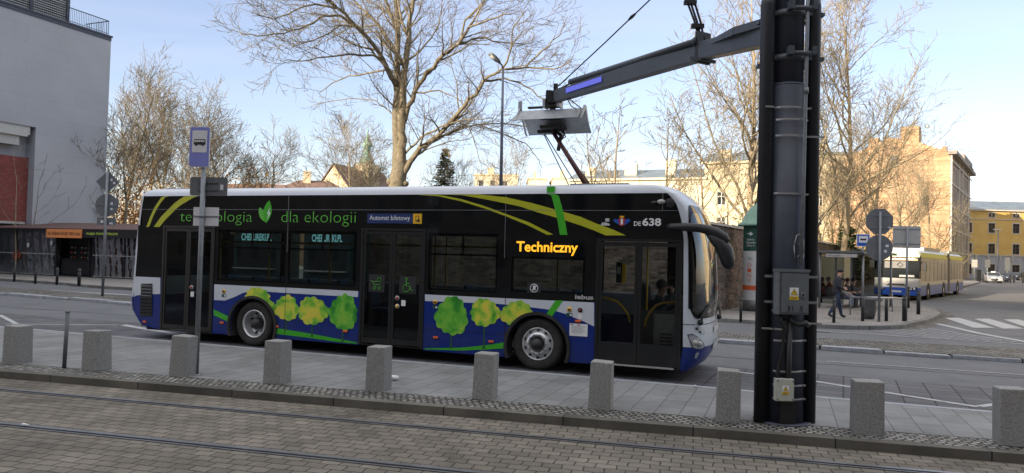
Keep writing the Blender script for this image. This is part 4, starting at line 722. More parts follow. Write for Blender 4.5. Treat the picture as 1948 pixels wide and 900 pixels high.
for p in (L(at(1313, 5, 10.62)), L(at(1327, 50, 10.6))): b.box(p+Vector((-.09, -.04, -.03)), p+Vector((.09, .04, .03)))
b.build('arm_cable', 'cable', armo)
# hood: folded sheet roof with end fins
H = L(at(1050, 225, 14.0)); ang = RAD(-22); hm = Matrix.Translation(H) @ Matrix.Rotation(ang, 4, 'Z')
b = MB(hm); b.add([(-.76, -.26, -.06), (.60, -.26, -.06), (.64, -.05, .15), (-.66, -.05, .15)], [(0, 1, 2, 3)]); b.add([(-.64, .03, .15), (.64, .03, .15), (.70, .36, -.25), (-.60, .36, -.25)], [(0, 1, 2, 3)]); b.add([(-.66, -.05, .15), (.64, -.05, .15), (.64, .03, .15), (-.64, .03, .15)], [(0, 1, 2, 3)])
for x in (-.66, .66): b.poly([], 0, 0) if False else b.add([(x-.015, -.28, -.07), (x-.015, -.05, .22), (x-.015, .05, .22), (x-.015, .38, -.26), (x-.015, .33, -.25), (x-.015, .02, .13), (x-.015, -.03, .13), (x-.015, -.24, -.07)]+[(x+.015, -.28, -.07), (x+.015, -.05, .22), (x+.015, .05, .22), (x+.015, .38, -.26), (x+.015, .33, -.25), (x+.015, .02, .13), (x+.015, -.03, .13), (x+.015, -.24, -.07)], [(i, (i+1) % 8, 8+(i+1) % 8, 8+i) for i in range(8)]+[(0, 1, 6, 7), (1, 2, 5, 6), (2, 3, 4, 5), (15, 14, 9, 8), (14, 13, 10, 9), (13, 12, 11, 10)])
b.box((-.70, -.03, .15), (-.62, -.015, .36)) ; b.box((-.16, -.12, .2), (-.11, .12, .36)); b.box((.13, -.12, .2), (.18, .12, .36)); hd = b.build('charging_hood', 'hood', MAST)
sm_ = hd.modifiers.new('solid', 'SOLIDIFY'); sm_.thickness = .012
b = MB(hm); b.box((-.12, -.1, .21), (.13, .1, .30)); b.box((-.25, -.06, -.02), (.2, .06, .05)); b.box((-.5, -.02, .21), (-.2, .05, .245)); b.build('contact_head', 'cable', hd)
# overhead wire from the arm tip
b = MB(); w0 = at(1062, 164, 13.8); w1 = at(1150, 82, 12.9); w2 = at(1236, 0, 12.0); w3 = at(1400, -160, 10.3); b.tube([w0, w1, w2, w3], .012, 6); b.tube([at(1196, 38, 12.4), at(1202, 32, 12.35), at(1209, 26, 12.3)], [.018, .03, .018], 8)
tag(b.build('stay_wire', 'cable'), 'thin black stay wire with a small insulator rising from the charging arm tip', 'wire')
# ------------------------------------------------------------------ granite bollards
def granite(mt=None, sd=0):
    rj = random.Random(sd); J = lambda p: tuple(c+rj.uniform(-.006, .006) for c in p)
    b = MB(); w0, w1, h = .138, .131, .60
    b.add([J(p) for p in [(-w0, -w0, 0), (w0, -w0, 0), (w0, w0, 0), (-w0, w0, 0), (-w1, -w1, h), (w1, -w1, h), (w1, w1, h), (-w1, w1, h)]], [(0, 3, 2, 1), (4, 5, 6, 7), (0, 1, 5, 4), (1, 2, 6, 5), (2, 3, 7, 6), (3, 0, 4, 7)])
    return b
bl_ = [(22, 'grey granite bollard cut by the left edge of the photo'), (174, 'squat speckled granite bollard standing just right of the thin metal post'), (341, 'granite bollard with a scratched side touching the bus stop sign pole'), (521, 'granite bollard standing in front of the rear wheel of the bus'),
    (717, 'dark speckled granite bollard with a white paper cup lying beside it'), (922, 'pitted granite bollard standing just left of the front wheel of the bus'), (1145, 'granite bollard in front of the front door of the bus'), (1390, 'granite bollard standing just left of the charging mast'),
    (1660, 'wide pale granite bollard standing alone right of the charging mast'), (1938, 'granite bollard cut by the right edge of the photo')]
bot = {22: 694, 174: 708, 341: 719, 521: 733, 717: 747, 922: 764, 1145: 782, 1390: 806, 1660: 831, 1938: 853}
rb = random.Random(3); g0 = granite()
first = None
for x, lab in bl_:
    p = gz(x, bot[x]-2, .146); p = p+Vector((0, .13, 0))
    o = granite(sd=x).build('granite_bollard', 'granite', bevel=.008+.001*(x % 7))
    o.location = (p.x, p.y, .14); wid = {1660: 1.15, 22: 1.12, 174: 1.12, 341: 1.08}.get(x, 1.0); o.scale = (wid, 1, 1.0+rb.uniform(-.02, .03)); o.rotation_euler = (RAD(rb.uniform(-1, 1)), RAD(rb.uniform(-1.2, 1.2)), RAD(-16+rb.uniform(-3, 3))); tag(o, lab, 'bollard', 'granite bollards along the platform edge')
o = MB().cyl((0, 0, 0), (.0, 0, .86), .03, n=14).cyl((0, 0, .86), (.0, 0, .875), .034, n=14).build('metal_post', 'galvd'); p = gz(122, 700, .146); o.location = (p.x, p.y, .14); o.rotation_euler = (0, RAD(1.2), 0); tag(o, 'thin plain grey metal post between the two leftmost granite bollards', 'post')
# bus stop sign on the platform
p = gz(373, 713, .146); S = empty('bus_stop_sign', (p.x, p.y, .146), RAD(-6), 'bus stop pole with a blue and white bus pictogram plate above two smaller plates', 'bus stop sign')
b = MB(); b.cyl((0, 0, 0), (0, 0, 3.40), .036, n=18); b.cyl((0, 0, 0), (0, 0, .015), .09, n=18); b.build('pole', 'galv', S)
def rrect(x0, x1, z0, z1, r=.03):
    P = []
    for cx, cz, a0 in ((x1-r, z1-r, 0), (x0+r, z1-r, 90), (x0+r, z0+r, 180), (x1-r, z0+r, 270)):
        for k in range(5): a = RAD(a0+90*k/4); P.append((cx+r*math.cos(a), cz+r*math.sin(a)))
    return P
b = MB(Matrix.Translation((-.05, 0, -.245)) @ Matrix.Diagonal((.92, 1, 1, 1))); b.poly(rrect(-.175, .175, 3.35, 3.96), -.055, -.043, 'xz', 0); b.poly(rrect(-.165, .165, 3.36, 3.95), -.058, -.0555, 'xz', 1); b.poly(rrect(-.125, .13, 3.57, 3.90, .015), -.061, -.0585, 'xz', 0)
b.poly(rrect(-.095, .105, 3.685, 3.77, .015), -.064, -.0615, 'xz', 2)
for k in range(5): b.box((-.083+k*.036, -.067, 3.725), (-.055+k*.036, -.0645, 3.757), 0)
for x in (-.05, .06): b.cyl((x, -.066, 3.685), (x, -.0615, 3.685), .018, n=12, mi=2)
b.build('sign_plate', ['whites', 'bluesign', 'txtblack'], S)
b = MB(Matrix.Translation((0, 0, -.335))); b.poly(rrect(-.23, .36, 3.02, 3.30, .03), .04, .052, 'xz', 0)
b.box((.25, .036, 3.11), (.30, .0395, 3.19), 1)
for z in (3.10, 3.21): b.box((-.1, .02, z), (.21, .042, z+.018), 2)
b.build('side_plate', ['galvd', 'whites', 'galvd'], S)
b = MB(Matrix.Translation((0, 0, -.47))); b.box((-.16, .040, 2.70), (.24, .048, 2.98), 0); b.box((-.16, .028, 2.835), (.24, .0395, 2.85), 1); b.cyl((0, 0, 2.825), (0, 0, 2.86), .045, n=14, mi=1); b.build('white_plate', ['whites', 'galv'], S)
# litter
o = MB().cyl((0, 0, .04), (.10, .02, .034), .04, .028, 14).build('paper_cup', 'white'); p = gz(745, 724, .153); o.location = (p.x, p.y, .155); o.rotation_euler = (0, 0, .3); tag(o, 'white paper cup lying on its side on the platform paving', 'paper cup')
for x, y, z, lab in [(786, 768, .06, 'small torn white paper scrap on the tram paving below the kerb'), (1322, 736, .155, 'crumpled white paper scrap on the platform behind the bus front'), (50, 810, .06, 'tiny white scrap lying between the tram rails at the far left')]:
    b = MB(); r_ = random.Random(int(x)); vs = [(r_.uniform(-.05, .05), r_.uniform(-.05, .05), r_.uniform(0, .03)) for _ in range(6)]; b.add(vs, [(0, 1, 2), (2, 3, 4), (0, 4, 5), (1, 3, 5)]); o = b.build('paper_scrap', 'white'); p = gz(x, y, z); o.location = (p.x, p.y, z); tag(o, lab, 'litter')
# ------------------------------------------------------------------ sign pole seen from behind, left
p = gz(195, 562, .12); S = empty('traffic_sign', (p.x, p.y, .09), RAD(4), 'grey sign pole seen from behind with a diamond plate over a round plate', 'traffic sign')
b = MB(); b.cyl((0, 0, 0), (0, 0, 4.75), .05, n=14); b.build('pole', 'galv', S)
b = MB(); b.poly([(0, 3.95), (.44, 4.38), (0, 4.80), (-.44, 4.38)], .05, .065, 'xz', 0); b.box((.2, .045, 4.3), (.28, .0495, 4.38), 1); b.box((.1, .045, 4.42), (.17, .0495, 4.5), 1); b.build('diamond_plate', ['galvd', 'whites'], S)
b = MB(); b.poly([(.43*math.cos(a*math.pi/16), 3.48+.43*math.sin(a*math.pi/16)) for a in range(32)], .05, .065, 'xz', 0); b.box((.14, .045, 3.5), (.22, .0495, 3.6), 1); b.box((.14, .045, 3.3), (.22, .0495, 3.38), 1); b.box((-.4, .03, 3.47), (.4, .048, 3.5), 2); b.build('round_plate', ['galvd', 'whites', 'galv'], S)
b = MB(); b.box((-.34, .05, 2.72), (.34, .06, 3.0), 0); b.box((-.2, .045, 2.8), (-.1, .0495, 2.9), 1); b.box((.12, .045, 2.75), (.25, .0495, 2.82), 1); b.build('lower_plate', ['galvd', 'whites'], S)
# black post bollards (several)
def post(x, y, z, h, lab, grp, r=.055, nm='black_bollard', lean=0):
    p = gz(x, y, z); b = MB(); b.cyl((0, 0, 0), (0, 0, h-.03), r, n=14); b.cyl((0, 0, h-.03), (0, 0, h), r, r*.6, 14); b.cyl((0, 0, h*.82), (0, 0, h*.86), r*1.12, n=14); o = b.build(nm, 'black'); o.location = (p.x, p.y, z-.005); o.rotation_euler = (0, RAD(lean), 0); return tag(o, lab, 'bollard', grp)
g_ = 'black bollards in front of the kebab pavilion'
post(27, 536, .12, .82, 'black post bollard below the round orange badge on the plastic sheet', g_); post(67, 540, .12, .82, 'black post bollard second from left in front of the plastic sheets', g_)
post(108, 542, .12, .82, 'black post bollard at the left corner of the open kebab counter', g_, .06); post(150, 544, .12, .82, 'thick black post bollard in front of the open kebab counter', g_, .075)
g_ = 'black bollards on the far corner pavement'
post(1409, 613, .12, .84, 'black post bollard standing alone left of the charging mast across the road', g_, .045); post(1586, 614, .12, .86, 'black post bollard right beside the walking man', g_, .05, lean=1)
post(1720, 611, .12, .9, 'black post bollard at the right end of the metal barrier rail', g_, .07); post(1747, 598, .12, .95, 'tall black post bollard nearest the curved kerb corner', g_, .07); post(1728, 586, .12, .98, 'black post bollard under the front corner of the stopped articulated bus', g_, .055)
# barrier rail
A = gz(1641, 611, .12); Bp = gz(1710, 612, .12); b = MB(); Cn = gz(1608, 590, .12)
S = empty('barrier_rail', (A.x, A.y, .12), 0, 'low curved steel barrier rail on black posts on the far corner', 'barrier'); l_ = lambda q: Vector(q)-Vector((A.x, A.y, .12))
rail = [l_(Cn)+Vector((0, 0, .78)), l_(A)+Vector((-.15, .25, .80)), l_(A)+Vector((.5, .05, .80)), l_(Bp)+Vector((.1, 0, .80))]
b = MB(); b.tube(rail, .03, 10); b.tube([q+Vector((0, .35, .0)) for q in rail], .03, 10)
for q in rail: b.tube([q, q+Vector((0, .35, 0))], .02, 6)
b.build('rail', 'band', S)
for q in (l_(A), l_(gz(1686, 611, .12))):
    b = MB(); b.cyl((q.x, q.y, 0), (q.x, q.y, .78), .055, n=12); b.build('post', 'black', S)
for q in (l_(gz(1622, 600, .12)), l_(gz(1702, 594, .12))):
    b = MB(); b.cyl((q.x, q.y+.2, 0), (q.x, q.y+.2, .78), .022, n=10); b.build('post', 'galv', S)
def bin_(x, y, s, lab):
    p = gz(x, y, .12); b = MB(); b.lathe([(.0, .02), (.20, .02), (.27, .35), (.27, .8), (.285, .82), (.27, .84), (.24, .82), (.23, .4), (0, .35)], 24); o = b.build('litter_bin', 'bin'); o.location = (p.x, p.y, .12); o.scale = (s, s, s); return tag(o, lab, 'litter bin')
bin_(1653, 607, .86, 'round grey metal litter bin behind the barrier rail'); bin_(1562, 566, 1.15, 'grey litter bin filled with rubbish by the brick wall')
# stop sign pole, rectangular sign
p = gz(1672, 612, .12); S = empty('stop_sign', (p.x, p.y, .12), RAD(-8), 'back of an octagonal stop sign above a round plate on a grey pole', 'traffic sign')
b = MB(); b.cyl((0, 0, 0), (0, 0, 3.75), .045, n=14); b.build('pole', 'galv', S)
b = MB(); b.poly([(.47*math.cos(math.pi/8+k*math.pi/4), 3.42+.47*math.sin(math.pi/8+k*math.pi/4)) for k in range(8)], .05, .07, 'xz', 0); b.box((.28, .045, 3.18), (.35, .0495, 3.24), 1)
for z in (3.2, 3.62): b.box((-.3, .03, z), (.3, .048, z+.03), 2)
b.build('octagon_plate', ['galvd', 'whites', 'galv'], S)
b = MB(); b.poly([(.44*math.cos(k*math.pi/16), 2.52+.44*math.sin(k*math.pi/16)) for k in range(32)], .05, .07, 'xz', 0); b.box((.2, .045, 2.55), (.3, .0495, 2.63), 1); b.box((.15, .045, 2.36), (.24, .0495, 2.45), 1)
for z in (2.3, 2.7): b.box((-.15, .03, z), (.15, .048, z+.03), 2)
b.build('round_plate', ['galvd', 'whites', 'galv'], S)
p = gz(1724, 610, .12); S = empty('direction_sign', (p.x, p.y, .12), RAD(-8), 'back of a square light grey sign on a slim pole before the articulated bus', 'traffic sign')
b = MB(); b.cyl((0, 0, 0), (0, 0, 3.3), .035, n=12); b.build('pole', 'galv', S)
b = MB(); b.poly(rrect(-.46, .46, 2.55, 3.33, .04), .04, .055, 'xz', 0); b.box((-.45, .025, 2.68), (.45, .0385, 2.71), 1); b.box((-.45, .025, 3.2), (.45, .0385, 3.23), 1); b.build('square_plate', ['galvl', 'galv'], S)
# advertising column
p = gz(1437, 592, .12); S = empty('advertising_column', (p.x+.1, p.y+.3, .12), 0, 'green capped advertising column with white posters by the brick wall, half hidden by the mast', 'advertising column')
b = MB(); b.lathe([(.0, 0), (.60, 0), (.60, .35), (.52, .42)], 32); b.build('base', 'bin', S)
b = MB(); b.lathe([(.5, .42), (.5, 2.35)], 32); b.build('poster_drum', 'adwhite', S)
b = MB(); b.lathe([(.505, 2.35), (.505, 3.3), (.52, 3.35)], 32); gr = b.build('green_drum', 'adgreen', S)
b = MB(); b.lathe([(.72, 3.34), (.74, 3.38), (.60, 3.48), (.46, 3.75), (.34, 3.95), (.2, 4.12), (.06, 4.2), (0, 4.3)], 32); b.build('cap_roof', 'copper', S)
def wrap(o, r, a0, H0=0):      # bend flat lettering round the drum (x -> angle)
    for v in o.data.vertices:
        a = a0+v.co.x/r; v.co = (r*math.sin(a), -r*math.cos(a), v.co.z)
aa = -RAD(48)
t_ = text('\u2192', -.12, .12, 2.95, 3.1, 0, 'whites', gr, bold=.03); wrap(t_, .515, aa)
for s, z0, z1, wd in (('Galeria', 2.76, 2.84, .16), ('Krakowska', 2.64, 2.72, .2), ('100 m \u2192', 2.52, 2.60, .16)): t_ = text(s, -wd, wd, z0, z1, 0, 'whites', gr); wrap(t_, .515, aa+.05)
for s, z0, z1, m in (('Be', 2.0, 2.14, 'copper'), ('D', 1.72, 1.86, 'adred'), ('I', 1.52, 1.66, 'adred'), ('N', 1.32, 1.46, 'adred'), ('W', 1.12, 1.26, 'adred')): t_ = text(s, -.08, .08, z0, z1, 0, m, S); wrap(t_, .508, aa)
b = MB(); b.lathe([(.505, .82), (.505, 1.0)], 32); b.build('poster_stripe', 'adred', S)
# bus shelter
p = gz(1600, 588, .12); SH = empty('bus_shelter', (p.x, p.y, .12), math.atan2(.8, .62)-RAD(3), 'glass and steel bus shelter with a flat grey roof beside the brick wall', 'bus shelter')
b = MB(); b.box((-.3, -.95, 2.42), (5.0, 1.0, 2.5)); b.box((-.35, -1.0, 2.38), (5.05, -.93, 2.5)); b.build('roof', 'galvd', SH)
for x, y in ((0, -.85), (0, .9), (2.2, .9), (4.6, .9), (2.2, -.85), (4.6, -.85)):
    if (x, y) in ((2.2, -.85),): continue
    b = MB(); b.cyl((x, y, 0), (x, y, 2.4), .05, n=12); b.build('post', 'galv', SH)
for pts in ([(0, .85), (0, -.1)], [(.1, .9), (2.1, .9)], [(2.3, .9), (4.5, .9)], [(4.6, -.5), (4.6, .85)]):
    (xa, ya), (xb, yb) = pts; b = MB(); b.add([(xa, ya, .2), (xb, yb, .2), (xb, yb, 2.3), (xa, ya, 2.3)], [(0, 1, 2, 3)]); b.build('glass_pane', 'sglass', SH)
b = MB(); b.box((.9, .25, .42), (4.2, .7, .47)); b.box((1.0, .45, 0), (1.06, .5, .42)); b.box((4.0, .45, 0), (4.06, .5, .42)); b.build('bench', 'galvd', SH)
b = MB(); b.box((-.33, -.7, 2.22), (-.28, .55, 2.36), 0); sgn = b.build('name_board', ['galvl'], SH); t_ = text('Dworzec', .45, -.05, 2.26, 2.32, -.335, 'txtblack', sgn, frame='yz')
p = gz(1640, 584, .12); S = empty('stop_flag', (p.x, p.y, .12), RAD(-15), 'small blue and white bus stop flag on a pole rising behind the shelter roof', 'bus stop sign')
b = MB(); b.cyl((0, 0, 0), (0, 0, 3.2), .04, n=10); b.build('pole', 'galv', S)
b = MB(); b.box((-.28, -.06, 2.75), (.28, -.03, 3.32), 0); b.box((-.25, -.065, 2.78), (.25, -.061, 3.29), 1); b.box((-.19, -.07, 2.93), (.19, -.066, 3.23), 0); b.box((-.13, -.074, 3.03), (.13, -.071, 3.11), 2); b.build('sign_plate', ['whites', 'brightblue', 'txtblack'], S)
# street lamp behind the bus
p = at(953, 350, 28.7); S = empty('street_lamp', (p.x, p.y, .12), 0, 'slim dark street lamp with one angled head rising behind the charging bus', 'street lamp')
tp = at(957, 130, 28.7); dx_ = tp.x-p.x
b = MB(); b.tube([(-dx_*.9, 0, 0), (0, 0, 4.6), (dx_, 0, tp.z-.15)], [.085, .07, .045], 12); b.tube([(dx_, 0, tp.z-.15), (dx_-.05, -.03, tp.z+.0), (dx_-.2, -.08, tp.z+.12)], .035, 8); b.build('pole', 'mast', S)
q0 = Vector((dx_-.12, -.05, tp.z+.08)); q1 = q0+Vector((-.42, -.32, .28)); b = MB(); b.tube([q0, q0.lerp(q1, .2), q0.lerp(q1, .55), q0.lerp(q1, .85), q1], [.05, .12, .16, .15, .09], 14, flat=.55); hd_ = b.build('lamp_head', 'galvd', S)
b = MB(); b.tube([q0.lerp(q1, .3)+Vector((.0, -.03, -.06)), q0.lerp(q1, .9)+Vector((.0, -.03, -.06))], [.09, .09], 10, flat=.4); b.build('lamp_lens', 'galvl', hd_)
p = gz(1897, 535); S = empty('street_lamp', (p.x, p.y, 0), 0, 'thin street lamp post in front of the yellow building', 'street lamp'); tp = at(1899, 438, p.y)
b = MB(); b.tube([(0, 0, 0), (tp.x-p.x, 0, tp.z)], [.12, .08], 10); b.build('pole', 'mast', S); b = MB(); b.box((-.5, -.3, tp.z), (.5, .3, tp.z+.2)); b.build('lamp_head', 'galvd', S)
# ------------------------------------------------------------------ buildings
def facade(root, W, Hh, ops, wm, mt, depth=.22, frame='frame', name='wall', cross=True, y_back=6.0, trim=None, base=0.0, panem='pane'):
    xs = sorted({0, W, *[o[0] for o in ops], *[o[1] for o in ops]}); z_ = sorted({base, Hh, *[o[2] for o in ops], *[o[3] for o in ops]}); b = MB(mt)
    for i in range(len(xs)-1):
        for j in range(len(z_)-1):
            cx, cz = (xs[i]+xs[i+1])/2, (z_[j]+z_[j+1])/2
            if any(o[0] < cx < o[1] and o[2] < cz < o[3] for o in ops): continue
            b.add([(xs[i], 0, z_[j]), (xs[i+1], 0, z_[j]), (xs[i+1], 0, z_[j+1]), (xs[i], 0, z_[j+1])], [(0, 1, 2, 3)])
    for a, c, e, f in ops: b.add([(a, 0, e), (c, 0, e), (c, 0, f), (a, 0, f), (a, depth, e), (c, depth, e), (c, depth, f), (a, depth, f)], [(0, 1, 5, 4), (1, 2, 6, 5), (2, 3, 7, 6), (3, 0, 4, 7)])
    wall = b.build(name, wm, root, fix=False)
    for a, c, e, f in ops:
        g = MB(mt); w_ = .07; y0, y1 = depth-.1, depth-.02
        for q in [(a, c, e, e+w_), (a, c, f-w_, f), (a, a+w_, e+w_, f-w_), (c-w_, c, e+w_, f-w_)]: g.box((q[0], y0, q[2]), (q[1], y1, q[3]))
        if cross: g.box(((a+c)/2-.04, y0+.01, e+w_), ((a+c)/2+.04, y1, f-w_)); g.box((a+w_, y0+.02, e+(f-e)*.62), (c-w_, y1-.01, e+(f-e)*.62+.06))
        wo_ = g.build('window', frame, root, fix=False); h = MB(mt); h.add([(a, depth, e), (c, depth, e), (c, depth, f), (a, depth, f)], [(0, 1, 2, 3)]); h.build('pane', panem, wo_, fix=False)
        if trim:
            t = MB(mt); t.box((a-.22, -.06, e-.16), (c+.22, -.003, e-.003)); t.box((a-.2, -.04, f+.003), (c+.2, -.003, f+.22)); t.box((a-.16, -.035, e), (a-.003, -.003, f)); t.box((c+.003, -.035, e), (c+.16, -.003, f)); t.build('window_trim', trim, wo_, fix=False)
    return wall
def fm(x, y, ang): return Matrix.Translation((x, y, 0)) @ Matrix.Rotation(ang, 4, 'Z')
# concrete building on the left
wd = Vector((.376, .927)).normalized(); cA = Vector((-29.3, 52.0)); wa = math.atan2(wd.y, wd.x)
Wc = 34.0; o0 = cA-wd*Wc
B = empty('concrete_building', (o0.x, o0.y, 0), wa, 'tall pale grey concrete building with a red brick recess and a louvred roof terrace', 'building')
HT = 17.0; rx = Wc-5.2
b = MB(); b.box((rx, 0, 0), (Wc, 4.5, HT)); b.box((0, 0, 9.6), (rx, 4.5, HT)); b.box((0, .9, 0), (rx, 4.5, 9.6)); b.build('wall', 'concrete', B)
b = MB(); b.box((0, .55, 3.4), (rx-.01, .895, 7.6)); b.build('brick_panel', 'redbrick', B)
b = MB(); b.box((0, .2, 8.3), (rx-.9, .89, 9.59)); b.box((0, .0, 8.9), (rx-.5, .2, 9.4)); b.box((0, .1, 9.05), (rx-.3, .6, 9.595)); b.box((0, .35, 3.25), (rx-.2, .6, 3.4)); b.build('cornice', 'galvl', B)
b = MB(); b.box((rx-8, .5, .6), (rx-.4, .89, 3.2)); b.build('shop_window', 'pane', B)
b = MB(); b.box((0, -.08, HT), (Wc+.08, 4.6, HT+.12)); b.box((-.0, -.04, HT-.25), (Wc, -.003, HT-.01)); b.build('parapet_cap', 'mast', B)
b = MB()
for i in range(60): x = Wc-.2-i*.13; b.cyl((x, .1, HT+.12), (x, .1, HT+1.15), .012, n=4)
b.box((Wc-16, .08, HT+1.15), (Wc-.15, .13, HT+1.2)); b.box((Wc-16, .08, HT+.25), (Wc-.15, .12, HT+.28))
for i in range(12): y = .1+i*.2; b.cyl((Wc-.15, y, HT+.12), (Wc-.15, y, HT+1.15), .012, n=4)
b.box((Wc-.17, .1, HT+1.15), (Wc-.12, 2.5, HT+1.2)); b.build('roof_railing', 'mast', B)
b = MB(); b.box((Wc-22, 1.6, HT+.12), (Wc-2.2, 4.4, HT+4.2), 0)
for i in range(24): z = HT+.3+i*.16; b.box((Wc-22, 1.48, z), (Wc-2.2, 1.59, z+.06), 1); b.box((Wc-2.19, 1.5, z), (Wc-2.1, 4.3, z+.06), 1)
for x in (Wc-2.4, Wc-5, Wc-8): b.box((x, 1.4, HT+.12), (x+.2, 1.47, HT+4.2), 0)
b.box((Wc-22.5, .6, HT+4.2), (Wc-1.2, 4.8, HT+4.4), 2); b.build('louvred_penthouse', ['mast', 'galvl', 'galvd'], B)
# kebab pavilion
pa = Vector((-33.5, 45.4)); pb_ = Vector((-12.0, 38.5)); pd = (pb_-pa).normalized(); PV = empty('kebab_pavilion', (pa.x, pa.y, .12), math.atan2(pd.y, pd.x), 'low kebab pavilion with clear plastic sheet walls and a maroon roof at the left', 'kiosk')
pl = lambda x: ((pa.y*((x-974)/1380)-pa.x)/(pd.x-pd.y*(x-974)/1380))     # metres along the front for a picture column
u0, u1, u2, u3, u4 = pl(-40), pl(109), pl(172), pl(180), pl(300)
b = MB(); b.box((u0-2, -.6, 2.75), (u4+3, 5, 2.83), 0); b.add([(u0-2, -.55, 2.83), (u4+3, -.55, 2.83), (u4+3, 4.5, 3.35), (u0-2, 4.5, 3.35)], [(0, 1, 2, 3)], mi=0); b.box((u0-2, -.62, 2.68), (u4+3, -.55, 2.8), 1); b.build('roof', ['rooft2', 'blackm'], PV)
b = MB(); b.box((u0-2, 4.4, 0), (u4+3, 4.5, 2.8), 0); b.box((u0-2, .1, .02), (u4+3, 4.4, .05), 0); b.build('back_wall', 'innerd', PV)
for x in [u0, (u0+u1)/2, u1, u2, u3, (u3+u4)/2, u4]:
    b = MB(); b.box((x-.05, -.05, 0), (x+.05, .05, 2.75)); b.build('post', 'blackm', PV)
for a, c in ((u0, (u0+u1)/2), ((u0+u1)/2, u1), (u3, (u3+u4)/2), ((u3+u4)/2, u4)):
    b = MB(); n_ = 24; rr_ = random.Random(int(a*10)); vs = []
    for i in range(n_+1):
        x = a+.06+(c-a-.12)*i/n_
        for k in range(7): vs.append((x, -.02+.03*math.sin(i*1.3+k*.7)+rr_.uniform(-.012, .012), .08+2.6*k/6))
    b.add(vs, [(i*7+k, (i+1)*7+k, (i+1)*7+k+1, i*7+k+1) for i in range(n_) for k in range(6)], True); b.build('plastic_sheet', 'plastic', PV)
    b = MB(); b.box((a, -.06, 1.28), (c, -.035, 1.33)); b.box((a, -.05, .06), (c, -.03, .1)); b.build('sheet_rail', 'galvl', PV)
b = MB(); b.box((u1+.05, .3, .1), (u2-.05, .8, 1.0), 0); b.box((u1+.05, .8, .1), (u2-.05, .9, 2.7), 0); b.box((u1, .22, .98), (u2, .82, 1.04), 0); ct = b.build('counter', 'blackm', PV)
b = MB(); r4 = random.Random(8)
for i in range(6):
    for k in range(3):
        x = u1+.35+i*.26; z = 1.12+k*.3
        if i in (2,): continue
        b.ball((x, .74, z), .085, 6, (1, .3, .7), (i+k) % 3)
b.build('menu_picture', ['wood', 'adred', 'boxw'], ct)
b = MB(); b.box((u1-.02, -.70, 2.28), (u2+.1, -.64, 2.78)); s_ = b.build('shop_sign', 'orange', PV); text('ALI KEBAB HOUSE 100% Halal', u1+.08, u2+.0, 2.43, 2.62, -.705, 'txtblack', s_, bold=.01)
b = MB(); b.box((u3-.1, -.70, 2.32), (u4, -.64, 2.72)); s_ = b.build('shop_sign', 'blackm', PV); text('ALEJA FOOD TRUCK', u3+.15, pl(244), 2.46, 2.62, -.705, 'limetxt', s_, bold=.02)
b = MB(); b.lathe([(.0, 0), (.3, 0), (.3, .02)], 24, 'y', (pl(37), -.1, 1.15)); bd = b.build('round_badge', 'blackm', PV); b = MB(); 
for k in range(24): a = 2*math.pi*k/24; b.cyl((pl(37)+.27*math.cos(a), -.11, 1.15+.27*math.sin(a)), (pl(37)+.27*math.cos(a+.27), -.11, 1.15+.27*math.sin(a+.27)), .025, n=4)
for k in range(3): b.box((pl(37)-.16, -.115, 1.05+k*.09), (pl(37)+.16, -.105, 1.09+k*.09))
b.build('badge_print', 'adred', bd)
for x, z in ((57, 1.85), (101, 2.0)):
    b = MB(); b.ball((pl(x), -.09, z-.05), .12, 8, (1, .1, 1.3)); b.build('sticker', 'whites', PV)
for x, lab in ((22, 'narrow wooden bar table behind the left plastic sheet'), (72, 'narrow wooden bar table behind the second plastic sheet')):
    q = pa+pd*pl(x)+Vector((-pd.y, pd.x))*.8; T_ = empty('bar_table', (q.x, q.y, .14), PV.rotation_euler.z, lab, 'table')
    b = MB(); b.box((-.75, -.2, 1.12), (.75, .2, 1.17)); b.build('tabletop', 'wood', T_); b = MB(); b.cyl((0, 0, 0), (0, 0, 1.12), .03, n=8); b.lathe([(.25, 0), (.25, .02), (0, .03)], 16); b.build('leg', 'blackm', T_)
q = pa+pd*pl(193)+Vector((-pd.y, pd.x))*.9; o = MB().box((-.35, -.3, 0), (.35, .3, 1.8)).box((-.3, -.32, .1), (.3, -.305, 1.5)).build('drinks_fridge', 'red'); o.location = (q.x, q.y, .17); o.rotation_euler = (0, 0, PV.rotation_euler.z); tag(o, 'tall red drinks fridge standing behind the plastic sheet under the food truck sign', 'fridge')
# chebureki kiosk seen through the bus windows
for i, (x0, x1, y0, y1, Y) in enumerate([(455, 522, 435, 462, 33), (590, 655, 440, 468, 31)]):
    p0 = at(x0, y0, Y); p1 = at(x1, y1, Y); K = empty('snack_kiosk', ((p0.x+p1.x)/2, Y, .12), RAD(-18), ['dark teal snack kiosk with a lit sign seen through the rear bus windows', 'dark teal snack kiosk with a smaller lit sign seen through the middle bus windows'][i], 'kiosk')
    W2 = (p1.x-p0.x)/2; b = MB(); b.box((-W2-.4, 0, 0), (W2+.4, 1.6, 2.7), 0); b.box((-W2-.5, -.25, 2.95), (W2+.5, 1.7, 3.02), 0); b.box((-W2-.4, .3, 2.7), (W2+.4, 1.5, 2.95), 0); bd = b.build('kiosk_body', 'tealp', K)
    b = MB(); b.box((-W2-.2, -.04, 1.1), (W2+.2, 0, 2.0)); b.build('serving_window', 'pane', K); b = MB(); b.box((-W2-.25, -.3, 1.02), (W2+.25, 0, 1.07)); b.build('serving_shelf', 'galvl', K)
    text('CHEBUREKI.PL', -W2, W2, 2.3, 2.62, -.02, 'cyan', K, 'kiosk_lettering', bold=.02)
